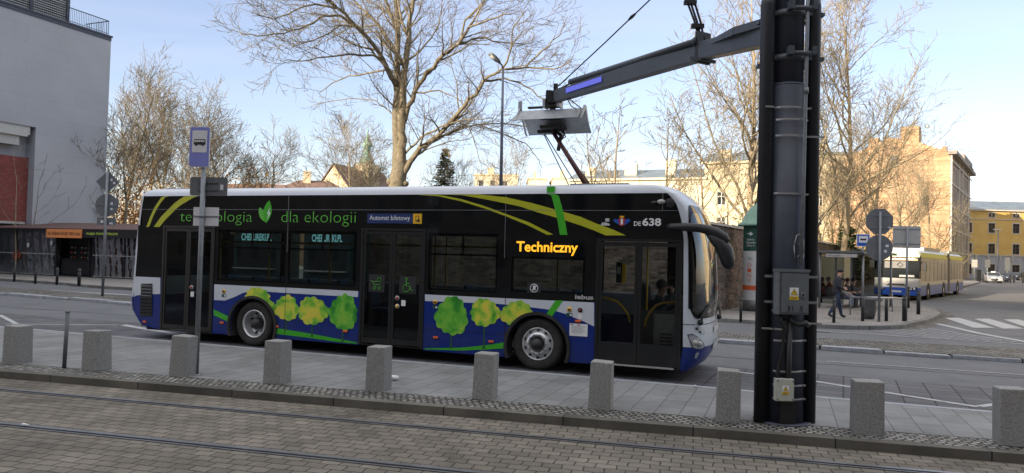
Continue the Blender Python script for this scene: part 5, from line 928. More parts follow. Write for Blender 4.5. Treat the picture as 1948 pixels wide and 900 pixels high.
# brick wall of the garden, two stretches
def gwall(p, q, h, lab, capn='wall_coping'):
    p, q = Vector(p), Vector(q); d = (q-p); L_ = d.length; B = empty('brick_wall', (p.x, p.y, 0), math.atan2(d.y, d.x), lab, 'wall'); b = MB()
    n_ = int(L_/1.5)
    b.box((0, 0, 0), (L_, .45, h)); b.build('wall', 'oldwall', B)
    b = MB(); r_ = random.Random(4)
    for i in range(n_): a = L_*i/n_; b.add([(a, -.06, h), (a+L_/n_-.02, -.06, h), (a+L_/n_-.02, .51, h), (a, .51, h), (a, .22, h+.14+r_.uniform(-.02, .03)), (a+L_/n_-.02, .22, h+.14+r_.uniform(-.02, .03))], [(0, 1, 5, 4), (2, 3, 4, 5), (0, 4, 3), (1, 2, 5)])
    b.build(capn, 'dark_ten', B)
gwall((7.0, 26.3), (44.5, 86.0), 3.4, 'old dark brick garden wall running away behind the bus shelter')
gwall((-7.0, 33.0), (6.9, 26.35), 3.3, 'old brick wall behind the charging bus, seen through its windows')
# long pale building behind the right trees
_pb = at(1085, 345, 92); B = empty('pale_building', (_pb.x, _pb.y, 0), 0, 'long pale cream building with chimneys behind the brick wall in the middle right', 'building')
p0 = at(1085, 345, 92); p1 = at(1340, 345, 86); p2 = at(1500, 300, 82)
for nm, q0, q1, h, m in (('main_wing', p0, p1, at(1200, 343, 89).z, 'cream2'), ('tall_wing', p1, p2, at(1400, 318, 84).z+.5, 'cream')):
    d = Vector((q1.x-q0.x, q1.y-q0.y)); W_ = d.length; mt = fm(q0.x-_pb.x, q0.y-_pb.y, math.atan2(d.y, d.x)); ops = []
    k = 1.5
    while k < W_-2:
        for z in (2.2, 5.6, 8.6):
            if z+1.6 < h-.4: ops.append((k, k+1.0, z, z+1.6))
        k += 5.6
    facade(B, W_, h, ops, m, mt, name=nm, frame='framew', trim=None)
    b = MB(mt); b.box((0, .3, 0), (W_, 10, h-.01)); b.box((-.3, -.35, h), (W_+.3, .3, h+.25)); b.build('wall', m, B)
    b = MB(mt); b.add([(-.3, -.3, h+.25), (W_+.3, -.3, h+.25), (W_+.3, 5, h+1.9), (-.3, 5, h+1.9)], [(0, 1, 2, 3)]); rf = b.build('roof', 'roofm', B)
    for k in range(int(W_/4.5)): x = 1.5+k*4.5+(k % 3)*.6; b = MB(mt); b.box((x, 1.6, h+.4), (x+1.2+.3*(k % 2), 2.5, h+1.9+.4*(k % 3))); b.build('chimney', m, rf)
for i, (x0, x1, yt, Y) in enumerate([(902, 985, 333, 160), (1052, 1100, 340, 150), (1005, 1040, 341, 155)]):
    p0, p1 = at(x0, yt, Y), at(x1, yt, Y); W_ = p1.x-p0.x; B = empty('apartment_block', (p0.x, Y, 0), 0, ['distant cream apartment block just left of the street lamp pole', 'distant cream block under the charging hood', 'small distant cream block between the lamp pole and the hood'][i], 'building')
    facade(B, W_, p0.z, [(1+k*2.6, 2.2+k*2.6, 2+f*3, 3.5+f*3) for k in range(int((W_-1)/2.6)) for f in range(2, int(p0.z/3)-0) if 3.5+f*3 < p0.z-.4], 'cream2', Matrix(), frame='framew', cross=False)
    b = MB(); b.box((0, .3, 0), (W_, 12, p0.z-.01)); b.box((-.2, -.2, p0.z), (W_+.2, 12, p0.z+.3)); b.box((W_*.3, 2, p0.z+.3), (W_*.45, 4, p0.z+2)); b.build('roof', 'cream', B)
# church with a steep roof and green spire
p0, p1 = at(634, 350, 120), at(745, 350, 120); ap = at(655, 318, 120); B = empty('church', (p0.x, 120, 0), RAD(-25), 'distant church with a cream gable, brown roof and slim green spire', 'church')
w_ = 4.2; zb_ = p0.z-2; za = at(648, 316, 120).z
b = MB(); b.poly([(-w_, 0), (w_, 0), (w_, zb_), (0, za), (-w_, zb_)], 0, 14, 'xz'); b.build('nave', 'cream', B)
b = MB()
for s in (-1, 1): b.add([(s*(w_+.4), -.25, zb_-.25), (0, -.25, za+.25), (0, 14, za+.25), (s*(w_+.4), 14, zb_-.25), (s*(w_+.4), -.25, zb_-.05), (0, -.25, za+.45), (0, 14, za+.45), (s*(w_+.4), 14, zb_-.05)], [(0, 1, 2, 3), (4, 5, 6, 7), (0, 1, 5, 4), (1, 2, 6, 5), (2, 3, 7, 6), (3, 0, 4, 7)])
b.build('nave_roof', 'rooft', B)
q = at(697, 330, 126); sx2 = q.x-p0.x; zt = at(697, 240, 126).z; z1_ = q.z; c_ = Matrix.Rotation(RAD(25), 4, 'Z') @ Vector((sx2, 6, 0)); b = MB(); c_ = (c_.x, c_.y, 0)
b.box((c_[0]-1.6, c_[1]-1.6, 0), (c_[0]+1.6, c_[1]+1.6, z1_+1.5), 0); H_ = zt-z1_-1.5
b.lathe([(1.5, 0), (1.3, .5), (.8, 1.2), (.6, 1.6), (.6, H_*.45), (.95, H_*.48), (.8, H_*.55), (.3, H_*.68), (.14, H_*.8), (.05, H_), (0, H_)], 12, 'z', (c_[0], c_[1], z1_+1.5), mi=1); b.build('spire', ['cream', 'copper'], B)
p0 = at(580, 340, 95); B = empty('villa', (p0.x, 97, 0), RAD(12), 'low house with a grey hipped roof left of the church', 'house'); za = at(590, 338, 97).z
b = MB(); b.box((-5, 0, 0), (6, 8, za-2.2)); b.build('wall', 'cream', B); b = MB(); b.add([(-5.5, -.5, za-2.2), (6.5, -.5, za-2.2), (6.5, 8.5, za-2.2), (-5.5, 8.5, za-2.2), (-1.5, 4, za), (2.5, 4, za)], [(0, 1, 5, 4), (1, 2, 5), (2, 3, 4, 5), (3, 0, 4), (0, 3, 2, 1)]); rf = b.build('roof', 'rooft', B); b = MB(); b.box((-1, 3, za-1), (0, 4, za+1.2)); b.build('chimney', 'cream', rf)
p0 = at(440, 330, 88); B = empty('brick_house', (p0.x-6, 88, 0), RAD(-8), 'reddish brick house hidden behind the bare trees at the left', 'house'); b = MB(); b.box((0, 0, 0), (14, 9, 8)); b.build('wall', 'gable', B); b = MB(); b.add([(-.4, -.4, 8), (14.4, -.4, 8), (14.4, 9.4, 8), (-.4, 9.4, 8), (3, 4.5, 10.2), (11, 4.5, 10.2)], [(0, 1, 5, 4), (1, 2, 5), (2, 3, 4, 5), (3, 0, 4), (0, 3, 2, 1)]); b.build('roof', 'rooft', B)
# orange tenement: lit gable and shaded street front
c0 = at(1808, 290, 110); cz = c0.z; gd = Vector((-.78, .626)); B = empty('tenement', (c0.x, c0.y, 0), 0, 'tall orange brick tenement gable with chimneys and a shaded street front at the right', 'building')
tgt = at(1590, 300, 120); Wg = 17.2; ga = math.atan2(gd.y, gd.x)
mt = Matrix.Translation((gd.x*Wg, gd.y*Wg, 0)) @ Matrix.Rotation(ga+math.pi, 4, 'Z')
b = MB(mt); pk = cz+2.6; b.poly([(0, 0), (Wg, 0), (Wg, cz), (Wg*.66, pk), (Wg*.50, pk+.3), (Wg*.3, cz+1.4), (0, cz-.6)], 0, .5, 'xz'); gw = b.build('gable_wall', 'gable', B)
for x, z, s in ((Wg*.52, cz-1.9, 1.3), (Wg*.78, cz-8, 1.0)):
    b = MB(mt); b.box((x, -.05, z), (x+s, -.003, z+s*1.5)); wn = b.build('window', 'frame', B); b = MB(mt); b.box((x+.12, -.07, z+.12), (x+s-.12, -.052, z+s*1.5-.12)); b.build('pane', 'pane', wn)
for q0_, q1_ in (((Wg*.60, .2, pk-1), (Wg*.75, 2.2, pk+1.9)), ((Wg*.33, .2, cz+1), (Wg*.41, 1.6, cz+3.1)), ((Wg*.93, .3, cz-.5), (Wg*.97, 1, cz+1))): b = MB(mt); b.box(q0_, q1_); b.build('chimney', 'gable', B)
b = MB(mt); b.add([(Wg*.55, .5, pk+.1), (Wg+.3, .5, cz+.1), (Wg+.3, 26, cz+.1), (Wg*.55, 26, pk+.1)], [(0, 1, 2, 3)]); b.add([(-.2, .5, cz-.5), (Wg*.55, .5, pk+.1), (Wg*.55, 26, pk+.1), (-.2, 26, cz-.5)], [(0, 1, 2, 3)]); b.cyl((Wg*.68, 1.2, pk+1.9), (Wg*.68, 1.2, pk+3), .03, n=5); b.cyl((Wg*.7, 1.5, pk+1.6), (Wg*.62, 1.5, pk+2.6), .03, n=5); b.cyl((Wg*.78, 2, pk), (Wg*.78, 2, pk+2.4), .04, n=5); b.ball((Wg*.8, 2, pk+2.0), .35, 8, (1, .3, 1)); b.build('roof', 'roofm', B)
c1 = at(1846, 318, 136); sd_ = Vector((c1.x-c0.x, c1.y-c0.y)); Ws = sd_.length; sa = math.atan2(sd_.y, sd_.x); mt = Matrix.Rotation(sa, 4, 'Z')
ops = [(1.6+k*3.0, 2.7+k*3.0, 1.6+f*3.5, 3.7+f*3.5) for k in range(int((Ws-2)/3.0)) for f in range(5)]
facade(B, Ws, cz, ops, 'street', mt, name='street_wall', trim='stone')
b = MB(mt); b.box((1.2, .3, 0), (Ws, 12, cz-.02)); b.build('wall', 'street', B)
b = MB(mt)
for x in (0.1, Ws*.33, Ws*.5, Ws*.82): b.box((x, -.25, 0), (x+.8, -.003, cz-.3))
for f in range(1, 6): b.box((-.05, -.3, .9+f*3.5-.25), (Ws, -.255, .9+f*3.5))
b.build('pilaster', 'stone', B)
b = MB(mt); b.box((-.4, -.9, cz-.3), (Ws+.1, .3, cz+.25)); b.box((Ws*.45, -.6, cz+.25), (Ws*.9, .6, cz+1.6)); b.build('cornice', 'dark_ten', B)
p0, p1 = at(1545, 292, 128), at(1690, 292, 128); B = empty('yellow_tenement', (p0.x, 128, 0), RAD(4), 'pale yellow rear tenement wing showing left of the orange gable', 'building'); W_ = p1.x-p0.x
facade(B, W_, p0.z, [(1+k*2.8, 2.1+k*2.8, 2+f*3.4, 3.9+f*3.4) for k in range(int((W_-1)/2.8)) for f in range(5) if 3.9+f*3.4 < p0.z-.4], 'cream', Matrix(), frame='framew')
b = MB(); b.box((0, .3, 0), (W_, 9, p0.z-.02), 0); b.box((-.3, -.4, p0.z), (W_+.3, 9, p0.z+.4), 1); b.box((2, 1, p0.z+.4), (3.2, 2, p0.z+2), 0); b.build('roof', ['cream', 'roofm'], B)
# yellow building across the end of the street
YB = 150.0; p0 = at(1838, 400, YB); zt = p0.z; zl = at(1900, 486, YB).z; B = empty('yellow_building', (p0.x, YB, 0), 0, 'yellow two tone building with a grey ground floor closing the street at the right', 'building')
W_ = 34; px = lambda x: (x-974)/1380*YB-p0.x; zz = lambda y: at(1890, y, YB).z
ops = []
for xc, wd_ in ((1846.5, 6), (1887, 12.5), (1933.5, 12.5), (1980, 12.5), (2030, 12.5)):
    for y0, y1 in ((443, 425), (483, 464)): ops.append((px(xc-wd_/2), px(xc+wd_/2), zz(y0), zz(y1)))
for xc in (1883.5, 1890.5, 1930, 1937): ops.append((px(xc-2.4), px(xc+2.4), zz(413), zz(406)))
facade(B, W_, zt, ops, 'ochre', Matrix(), trim='stone', base=zl+.01, name='upper_wall')
facade(B, W_, zl, [(px(xc-w2/2), px(xc+w2/2), zz(522), zz(503)) for xc, w2 in ((1845.5, 8), (1887, 13), (1933.5, 14), (1980, 13))], 'greyr', Matrix(), trim='stone', name='ground_floor_wall')
b = MB(); b.box((0, .3, 0), (W_, 14, zt-.05)); b.build('wall', 'greyr', B)
b = MB(); b.box((0, -.15, zl-.1), (W_, -.07, zl+.1)); b.box((-.3, -.5, zt-.02), (W_, .3, zt+.3)); b.box((0, -.12, zz(414)-.45), (W_, -.003, zz(414)-.3))
for k in range(9): b.box((px(1855+k*23), -.3, zl-1.2), (px(1855+k*23)+.25, -.16, zl-.11))
b.build('cornice', 'stone', B)
b = MB(); b.add([(-.5, -.6, zt+.3), (W_, -.6, zt+.3), (W_, 7, zt+2.6), (2, 7, zt+2.6), (-.5, 14, zt+.3)], [(0, 1, 2, 3), (0, 3, 4)])
for k in range(30): x = k*1.1; b.add([(x, -.62, zt+.33), (x+.06, -.62, zt+.33), (x+.06, 7, zt+2.68), (x, 7, zt+2.68)], [(0, 1, 2, 3)])
b.build('roof', 'roofm', B)
# tenements behind the camera: they shade the street and show in the bus windows
def tenement(x0, x1, h, y, lab, m, rz=0):
    B = empty('tenement', (x0, y, 0), rz, lab, 'building'); W_ = x1-x0; mt = Matrix.Translation((W_, 0, 0)) @ Matrix.Rotation(math.pi, 4, 'Z'); ops = []
    k = 1.6
    while k < W_-2.2:
        for f in range(int((h-1.5)/3.6)): ops.append((k, k+1.25, 1.1+f*3.6, 3.1+f*3.6))
        k += 3.3
    b = MB(mt); z_ = 0
    b.box((0, 0, 0), (W_, 11, h)); b.box((-.2, -.5, h-.5), (W_+.2, -.003, h)); 
    for f in range(1, int(h/3.6)+1): b.box((0, -.12, f*3.6+.45), (W_, -.003, f*3.6+.6))
    b.build('wall', m, B)
    b = MB(mt); g = MB(mt)
    for a, c, e, f in ops: b.box((a-.15, -.08, e-.15), (c+.15, -.003, f+.15)); g.box((a, -.1, e), (c, -.083, f))
    wo_ = b.build('window_trim', 'stone', B); tag(wo_, kind='stuff'); tag(g.build('pane', 'pane', wo_), kind='stuff')
    b = MB(mt); b.add([(-.3, -.6, h), (W_+.3, -.6, h), (W_+.3, 11.3, h), (-.3, 11.3, h), (-.3, 5.5, h+1.6), (W_+.3, 5.5, h+1.6)], [(0, 1, 5, 4), (2, 3, 4, 5), (0, 4, 3), (1, 2, 5)]); b.build('roof', 'rooft', B)
tenement(-120, -78.2, 31.5, -14, 'tallest tenement across the tram street, out of view to the left', 'dark_ten')
tenement(-78, -42.2, 27.5, -14, 'tall tenement across the tram street, out of view on the left', 'street')
tenement(-42, -6.2, 20.5, -14, 'tenement directly behind the viewer across the tram street', 'dark_ten')
tenement(-6, 40, 20.5, -14, 'long tenement across the tram street, out of view on the right', 'street')
tenement(118, 253, 17, 134, 'long tenement lining the right side of the far street, out of view', 'cream', RAD(180)+math.atan2(.78, .62))
# ------------------------------------------------------------------ trees (bare winter crowns)
def rvec(r): return Vector((r.gauss(0, 1), r.gauss(0, 1), r.gauss(0, 1)))
def grow(b, p, d, L_, r, lvl, R, sp, upb=.12, n=4, tipr=.008):
    """one branch with its side branches; lvl counts down to twigs"""
    seg = max(3, min(7, int(L_/sp['seg'])+2)); pts = [p.copy()]; rad = [r]; dd = d.normalized(); q = p.copy()
    for i in range(seg):
        dd = (dd+rvec(R)*sp['wob']+Vector((0, 0, upb))*(i/seg+.15)).normalized(); q = q+dd*L_/seg; pts.append(q.copy()); rad.append(max(tipr, r*(1-.85*(i+1)/seg)))
    b.tube(pts, rad, n if r > .03 else 3, False)
    if lvl <= 0: return
    side(b, pts, rad, L_, lvl, R, sp, upb, tipr)
def side(b, pts, rad, L_, lvl, R, sp, upb, tipr, start=.18, dens=1.0):
    k = max(2, int(L_/sp['gap'][lvl]*dens))
    for j in range(k):
        t = start+(1-start)*(j+R.random()*.9)/k; f = t*(len(pts)-1); i = min(int(f), len(pts)-2); fr = f-i
        q = pts[i].lerp(pts[i+1], fr); dd = (pts[i+1]-pts[i]).normalized(); s = rvec(R); s = (s-dd*s.dot(dd)).normalized(); s.z = s.z*.7+.15
        nd = (dd*math.cos(sp['ang'])+s*math.sin(sp['ang'])*R.uniform(.7, 1.25)).normalized()
        nl = sp['len'][lvl]*R.uniform(.55, 1.25)*(1.15-.55*t); rr = min(max(tipr, (rad[i]*(1-fr)+rad[i+1]*fr)*.55), sp['rad'][lvl])
        grow(b, q, nd, nl, rr, lvl-1, R, sp, upb, 4, tipr)
SP = dict(seg=.5, wob=.16, ang=RAD(48), gap={3: .56, 2: .31, 1: .24}, len={3: 3.0, 2: 1.3, 1: .6}, rad={3: .06, 2: .026, 1: .016})
def leaves(b, cen, spread, n, size, R):
    for _ in range(n):
        c = Vector(cen)+Vector((R.gauss(0, spread[0]), R.gauss(0, spread[1]), R.gauss(0, spread[2]))); a = rvec(R).normalized(); u = a.orthogonal().normalized()*size*R.uniform(.6, 1.4); w_ = a.cross(u); b.add([c-u, c+w_*.6, c+u, c-w_*.6], [(0, 1, 2, 3)])
# the big tree: limbs laid along those of the photograph, with depth of their own
TY = 37.0
def Z(x, y, dy=0): return at(440+x/2.5, y/2.5, TY+dy)
base = Z(790, 885); TR = empty('bare_tree', (base.x, TY, .12), 0, 'large bare twin-stemmed tree with wide spreading limbs rising behind the middle of the bus', 'tree'); O_ = Vector((base.x, TY, .12))
R = random.Random(21)
limbs = [
 ([(785, 990, 0), (786, 880, 0), (790, 700, 0), (785, 500, 0), (790, 350, .2), (792, 150, .5), (780, 0, .8), (770, -180, 1)], .34, .07, .35),
 ([(800, 880, .1), (806, 700, -.1), (808, 600, -.1), (815, 450, -.2), (830, 300, -.3), (845, 180, -.5), (850, 80, -.6), (872, -20, -.8), (900, -200, -1)], .30, .06, .45),
 ([(788, 400, 0), (762, 370, -.3), (720, 280, -.8), (640, 170, -1.6), (560, 90, -2.4), (490, 30, -3), (420, -20, -3.4)], .17, .05, .2),
 ([(815, 305, 0), (760, 210, .8), (700, 120, 1.6), (630, 50, 2.4), (570, -20, 3)], .13, .05, .2),
 ([(792, 350, 0), (740, 332, .5), (640, 350, 1.4), (560, 360, 2), (480, 395, 2.6), (420, 440, 3)], .07, .02, .2),
 ([(722, 280, -.8), (650, 263, -1.2), (560, 258, -1.8), (440, 272, -2.4), (340, 290, -2.8), (250, 288, -3)], .075, .02, .15),
 ([(645, 175, -1.6), (590, 128, -1.8), (520, 120, -2.2), (440, 170, -2.8), (350, 200, -3), (280, 235, -3)], .07, .02, .15),
 ([(620, 140, -1.7), (520, 75, -2.4), (440, 75, -3), (360, 120, -3.6), (250, 160, -4.2), (120, 172, -4.8), (30, 150, -5)], .08, .02, .15),
 ([(500, 40, -3), (400, 20, -3.6), (300, 50, -4.2), (200, 90, -4.6), (100, 60, -5)], .06, .02, .15),
 ([(500, 30, -3), (430, -40, -3.4), (330, -60, -3.8), (220, -20, -4)], .06, .02, .15),
 ([(700, 120, 1.6), (610, 125, 2.2), (520, 118, 2.8), (480, 90, 3)], .05, .02, .2),
 ([(810, 600, 0), (832, 540, -.1), (870, 440, -.6), (930, 340, -1.4), (1010, 260, -2.2), (1085, 205, -3), (1130, 130, -3.5), (1230, 92, -4), (1330, 68, -4.4)], .16, .03, .15),
 ([(826, 320, -.2), (838, 288, 0), (895, 245, .6), (952, 180, 1.2), (990, 110, 1.8), (1000, 20, 2.2), (1010, -60, 2.4)], .075, .02, .2),
 ([(800, 890, 0), (818, 845, 0), (850, 770, -.3), (900, 700, -.8), (980, 650, -1.4), (1060, 560, -2), (1130, 470, -2.6), (1200, 385, -3.2), (1285, 330, -3.8), (1400, 320, -4.4), (1540, 328, -5), (1620, 290, -5.4)], .19, .02, .25),
 ([(1200, 385, -3.2), (1300, 372, -3), (1400, 412, -3), (1480, 468, -3), (1540, 500, -3)], .06, .02, .1),
 ([(806, 810, 0), (828, 778, 0), (880, 740, .4), (950, 680, 1), (1060, 625, 1.8), (1180, 592, 2.6), (1300, 588, 3.2), (1450, 602, 3.8), (1580, 590, 4.2)], .10, .02, .25),
 ([(1180, 592, 2.6), (1300, 640, 3), (1400, 682, 3.2), (1450, 745, 3.4), (1480, 800, 3.4)], .045, .015, .1),
 ([(806, 770, 0), (822, 735, 0), (900, 655, -.8), (990, 605, -1.6), (1100, 570, -2.4), (1250, 560, -3)], .09, .02, .25),
 ([(1085, 205, -3), (1110, 100, -3.2), (1180, 30, -3.4), (1240, -30, -3.6)], .07, .02, .15),
 ([(1085, 205, -3), (1180, 180, -2.4), (1280, 200, -2), (1400, 210, -1.6)], .06, .02, .15),
 ([(1285, 330, -3.8), (1330, 230, -4), (1340, 130, -4.2), (1400, 50, -4.4)], .06, .02, .15),
 ([(790, 150, .5), (750, 60, .8), (720, -30, 1.2), (690, -150, 1.4)], .12, .05, .1), ([(845, 180, -.5), (810, 100, -.2), (800, 40, 0), (790, -60, 0)], .09, .04, .1),
 ([(930, 340, -1.4), (880, 365, -1.2), (840, 362, -1.2)], .03, .015, .2), ([(870, 440, -.6), (990, 430, -1), (1090, 480, -1.4), (1150, 560, -1.6)], .05, .015, .1),
 ([(786, 560, 0), (740, 520, .2), (690, 480, .8), (600, 470, 1.6), (480, 480, 2.4), (390, 500, 3)], .04, .015, .1), ([(1060, 560, -2), (1130, 600, -2), (1160, 690, -2), (1180, 760, -2)], .04, .015, .1),
 ([(1400, 320, -4.4), (1480, 240, -4.6), (1560, 170, -4.8), (1600, 80, -5)], .05, .015, .1), ([(1130, 130, -3.5), (1210, 0, -3.8), (1290, -60, -4)], .05, .02, .1),
]
bt = MB(Matrix.Translation(-O_)); tw = MB(Matrix.Translation(-O_))
gnd = Vector((base.x, TY, .1))
bt.tube([gnd, gnd.lerp(base, .5), base+Vector((0, 0, .25)), base+Vector((.1, 0, 1.2))], [.60, .46, .44, .35], 14); bt.ball(base+Vector((-.34, -.1, .2)), .22, 8, (1, 1, .9)); bt.ball(base+Vector((.40, -.1, .12)), .2, 8, (1, 1, .8))
for pts, r0, r1, st in limbs:
    P = [Z(*q) for q in pts]; P = [P[0]]+P[1:]; W2 = []
    for i in range(len(P)-1):
        for k in range(3): t = k/3; W2.append(P[i].lerp(P[i+1], t)+(rvec(R)*.035 if k else Vector((0, 0, 0))))
    W2.append(P[-1]); n_ = len(W2); rad = [r0+(r1-r0)*(i/(n_-1))**.8 for i in range(n_)]
    (bt if r0 > .1 else tw).tube(W2, rad, 10 if r0 > .1 else 6, True)
    L_ = sum((W2[i+1]-W2[i]).length for i in range(n_-1)); side(tw, W2, rad, L_, 3 if r0 > .05 else 2, R, SP, .10, .0085, st, .72 if r0 > .2 else .95)
bt.build('trunk', 'bark', TR, fix=False); tw.build('crown', 'twig', TR, fix=False)
def tree(x, y, h, seed, lab, m=('barkl', 'twigl'), r=.2, stems=1, spread=.55, h0=.25, sp=None, first=5, grp='bare trees behind the street', lean=0, upb=.12, name='bare_tree', dens=1.0, levels=3):
    R = random.Random(seed); T = empty(name, (x, y, .1), 0, lab, 'tree', grp); s = sp or SP; tr = MB(); tw = MB()
    for k in range(stems):
        a = 2*math.pi*k/stems+seed; st = Vector((math.cos(a), math.sin(a), 0))*(.2 if stems > 1 else 0); pts = [Vector((0, 0, -.1))+st*.5]; d = Vector((lean, 0, 1))+st*.9; q = pts[0]; n_ = 9
        for i in range(n_): d = (d+rvec(R)*.07+Vector((0, 0, .12))).normalized(); q = q+d*h*.92/n_; pts.append(q.copy())
        rad = [r*(1-.88*(i/n_)**.9)*(1.25 if i == 0 else 1) for i in range(n_+1)]; tr.tube(pts, rad, 9, True)
        nb = int(first*h/8)
        for j in range(nb):
            t = h0+(1-h0)*(j+R.random()*.6)/nb; f = t*n_; i = min(int(f), n_-1); p = pts[i].lerp(pts[i+1], f-i); a = R.random()*6.28; e_ = RAD(R.uniform(25, 60)); d = Vector((math.cos(a)*math.cos(e_), math.sin(a)*math.cos(e_), math.sin(e_)))
            L_ = h*spread*(1.1-t)*R.uniform(.7, 1.15)+.6; rr = rad[i]*.5
            seg = 7; bp = [p]; bd = d
            for k2 in range(seg): bd = (bd+rvec(R)*.13+Vector((0, 0, upb))).normalized(); bp.append(bp[-1]+bd*L_/seg)
            br = [rr*(1-.8*k2/seg) for k2 in range(seg+1)]; tw.tube(bp, br, 5, False); side(tw, bp, br, L_, levels, R, s, upb, .0125, .2, dens)
    tr.build('trunk', m[0], T, fix=False); tw.build('crown', m[1], T, fix=False); return T
SF = dict(seg=.7, wob=.17, ang=RAD(42), gap={3: .62, 2: .42, 1: .34}, len={3: 2.8, 2: 1.5, 1: .9}, rad={3: .055, 2: .032, 1: .024})
def tr_at(x, yp, Y, ytop, *a, **k):
    p = at(x, 480, Y); return tree(p.x, Y, at(x, ytop, Y).z*1.0, *a, **k)
tr_at(224, 0, 60, 118, 31, 'tall bare tree with upright branches just right of the concrete building', first=8, r=.2, spread=.42, sp=SF, upb=.22, m=('bark', 'twig'))
tr_at(262, 0, 64, 128, 32, 'tall bare tree second from the concrete building', first=8, r=.2, spread=.40, sp=SF, upb=.22, m=('barkl', 'twigl'))
tr_at(330, 0, 66, 170, 33, 'bare tree with upright twigs left of the bus stop sign', first=8, r=.2, spread=.42, sp=SF, upb=.2)
tr_at(405, 0, 68, 190, 34, 'dense twiggy bare tree right behind the blue bus stop plate', first=9, r=.22, spread=.48, sp=SF, m=('bark', 'twig'))
tr_at(462, 0, 70, 232, 35, 'lower rounded bare tree right of the bus stop sign', first=9, r=.2, spread=.55, sp=SF, m=('bark', 'twig'))
tr_at(232, 0, 52, 250, 36, 'small bare tree in front of the tall trees beside the concrete building', first=8, r=.16, spread=.6, sp=SF, m=('bark', 'twig'), h0=.15)
tr_at(663, 0, 70, 225, 37, 'bare tree in front of the church spire', first=8, r=.17, spread=.6, sp=SF, m=('barkl', 'twigl'), stems=2)
tr_at(878, 0, 75, 292, 38, 'small bare tree between the big tree and the conifer', first=8, r=.15, spread=.6, sp=SF)
tr_at(960, 0, 62, 285, 39, 'small pale bare tree behind the lamp post', first=7, r=.12, spread=.6, sp=SF)
tr_at(1165, 0, 38, 192, 40, 'knobbly pruned bare tree right of the pantograph', first=10, r=.15, spread=.5, h0=.3, stems=2, sp=dict(SP, gap={3: .8, 2: .5, 1: .3}, len={3: 1.7, 2: .7, 1: .3}), m=('barkl', 'twigl'), levels=3)
tr_at(1262, 0, 42, 205, 41, 'bare tree under the middle of the charging arm', first=11, r=.14, spread=.55, h0=.3, sp=dict(SP, gap={3: .85, 2: .5, 1: .3}, len={3: 1.9, 2: .8, 1: .35}), m=('barkl', 'twigl'))
tr_at(1428, 0, 41, -60, 42, 'tall bare tree with a leaning second stem just left of the charging mast', first=14, r=.24, spread=.55, h0=.22, sp=dict(SP, gap={3: .85, 2: .48, 1: .34}, len={3: 3.0, 2: 1.3, 1: .6}), m=('barkl', 'twigl'), lean=-.06)
tr_at(1600, 0, 50, -40, 43, 'tall bare tree right behind the charging mast', first=9, r=.24, spread=.6, h0=.25, sp=dict(SF, gap={3: .85, 2: .5, 1: .38}), m=('barkl', 'twigl'), lean=-.05)
tr_at(1625, 0, 62, 330, 44, 'bare tree in front of the left part of the orange gable', first=6, r=.2, spread=.6, h0=.15, sp=SF, m=('barkl', 'twigl'))
tr_at(1712, 0, 72, 285, 45, 'wide bare tree in front of the middle of the orange gable', first=8, r=.22, spread=.62, h0=.12, sp=SF, m=('barkl', 'twigl'))
tr_at(1768, 0, 84, 300, 46, 'bare tree at the right edge of the orange gable', first=6, r=.2, spread=.55, h0=.15, sp=SF, m=('barkl', 'twigl'))
tr_at(1575, 0, 58, 300, 47, 'bushy bare tree directly above the brick wall right of the mast', first=7, r=.15, spread=.7, h0=.1, sp=SF, m=('barkl', 'twigl'), stems=2)
tr_at(1395, 0, 36, 350, 48, 'low ivy grown tree above the brick wall left of the mast', first=8, r=.12, spread=.7, h0=.1, sp=dict(SP, gap={3: .8, 2: .5, 1: .34}), m=('barkl', 'twigl'))
tr_at(1890, 0, 190, 366, 49, 'far bare tree rising over the roof of the yellow building', first=10, r=.3, spread=.5, sp=dict(SF, gap={3: 1.6, 2: 1.0, 1: .8}, len={3: 4, 2: 2, 1: 1.2}, rad={3: .09, 2: .06, 1: .045}), m=('bark', 'twigo'))
tr_at(1945, 0, 195, 362, 50, 'far bare tree over the right end of the yellow building roof', first=10, r=.3, spread=.5, sp=dict(SF, gap={3: 1.6, 2: 1.0, 1: .8}, len={3: 4, 2: 2, 1: 1.2}, rad={3: .09, 2: .06, 1: .045}), m=('bark', 'twigo'))
tr_at(365, 0, 63, 175, 51, 'bare tree with arching twigs directly behind the blue stop plate, lower half hidden', first=10, r=.2, spread=.5, sp=SF, m=('barkl', 'twigl'))
tr_at(515, 0, 72, 262, 52, 'low rounded bare tree between the bus stop sign and the church', first=9, r=.2, spread=.6, sp=SF, m=('barkl', 'twigl'))
tr_at(1345, 0, 48, 215, 53, 'slender bare tree behind the middle of the charging arm near the pale building', first=9, r=.13, spread=.5, sp=SF, m=('barkl', 'twigl'))
tr_at(1672, 0, 58, 150, 54, 'tall fine-twigged bare tree rising left of the orange gable', first=7, r=.2, spread=.5, h0=.2, sp=SF, m=('barkl', 'twigl'))
tr_at(1535, 0, 46, 40, 55, 'tall bare tree hidden behind the mast with twigs on both sides', first=7, r=.2, spread=.5, h0=.25, sp=SF, m=('barkl', 'twigl'))
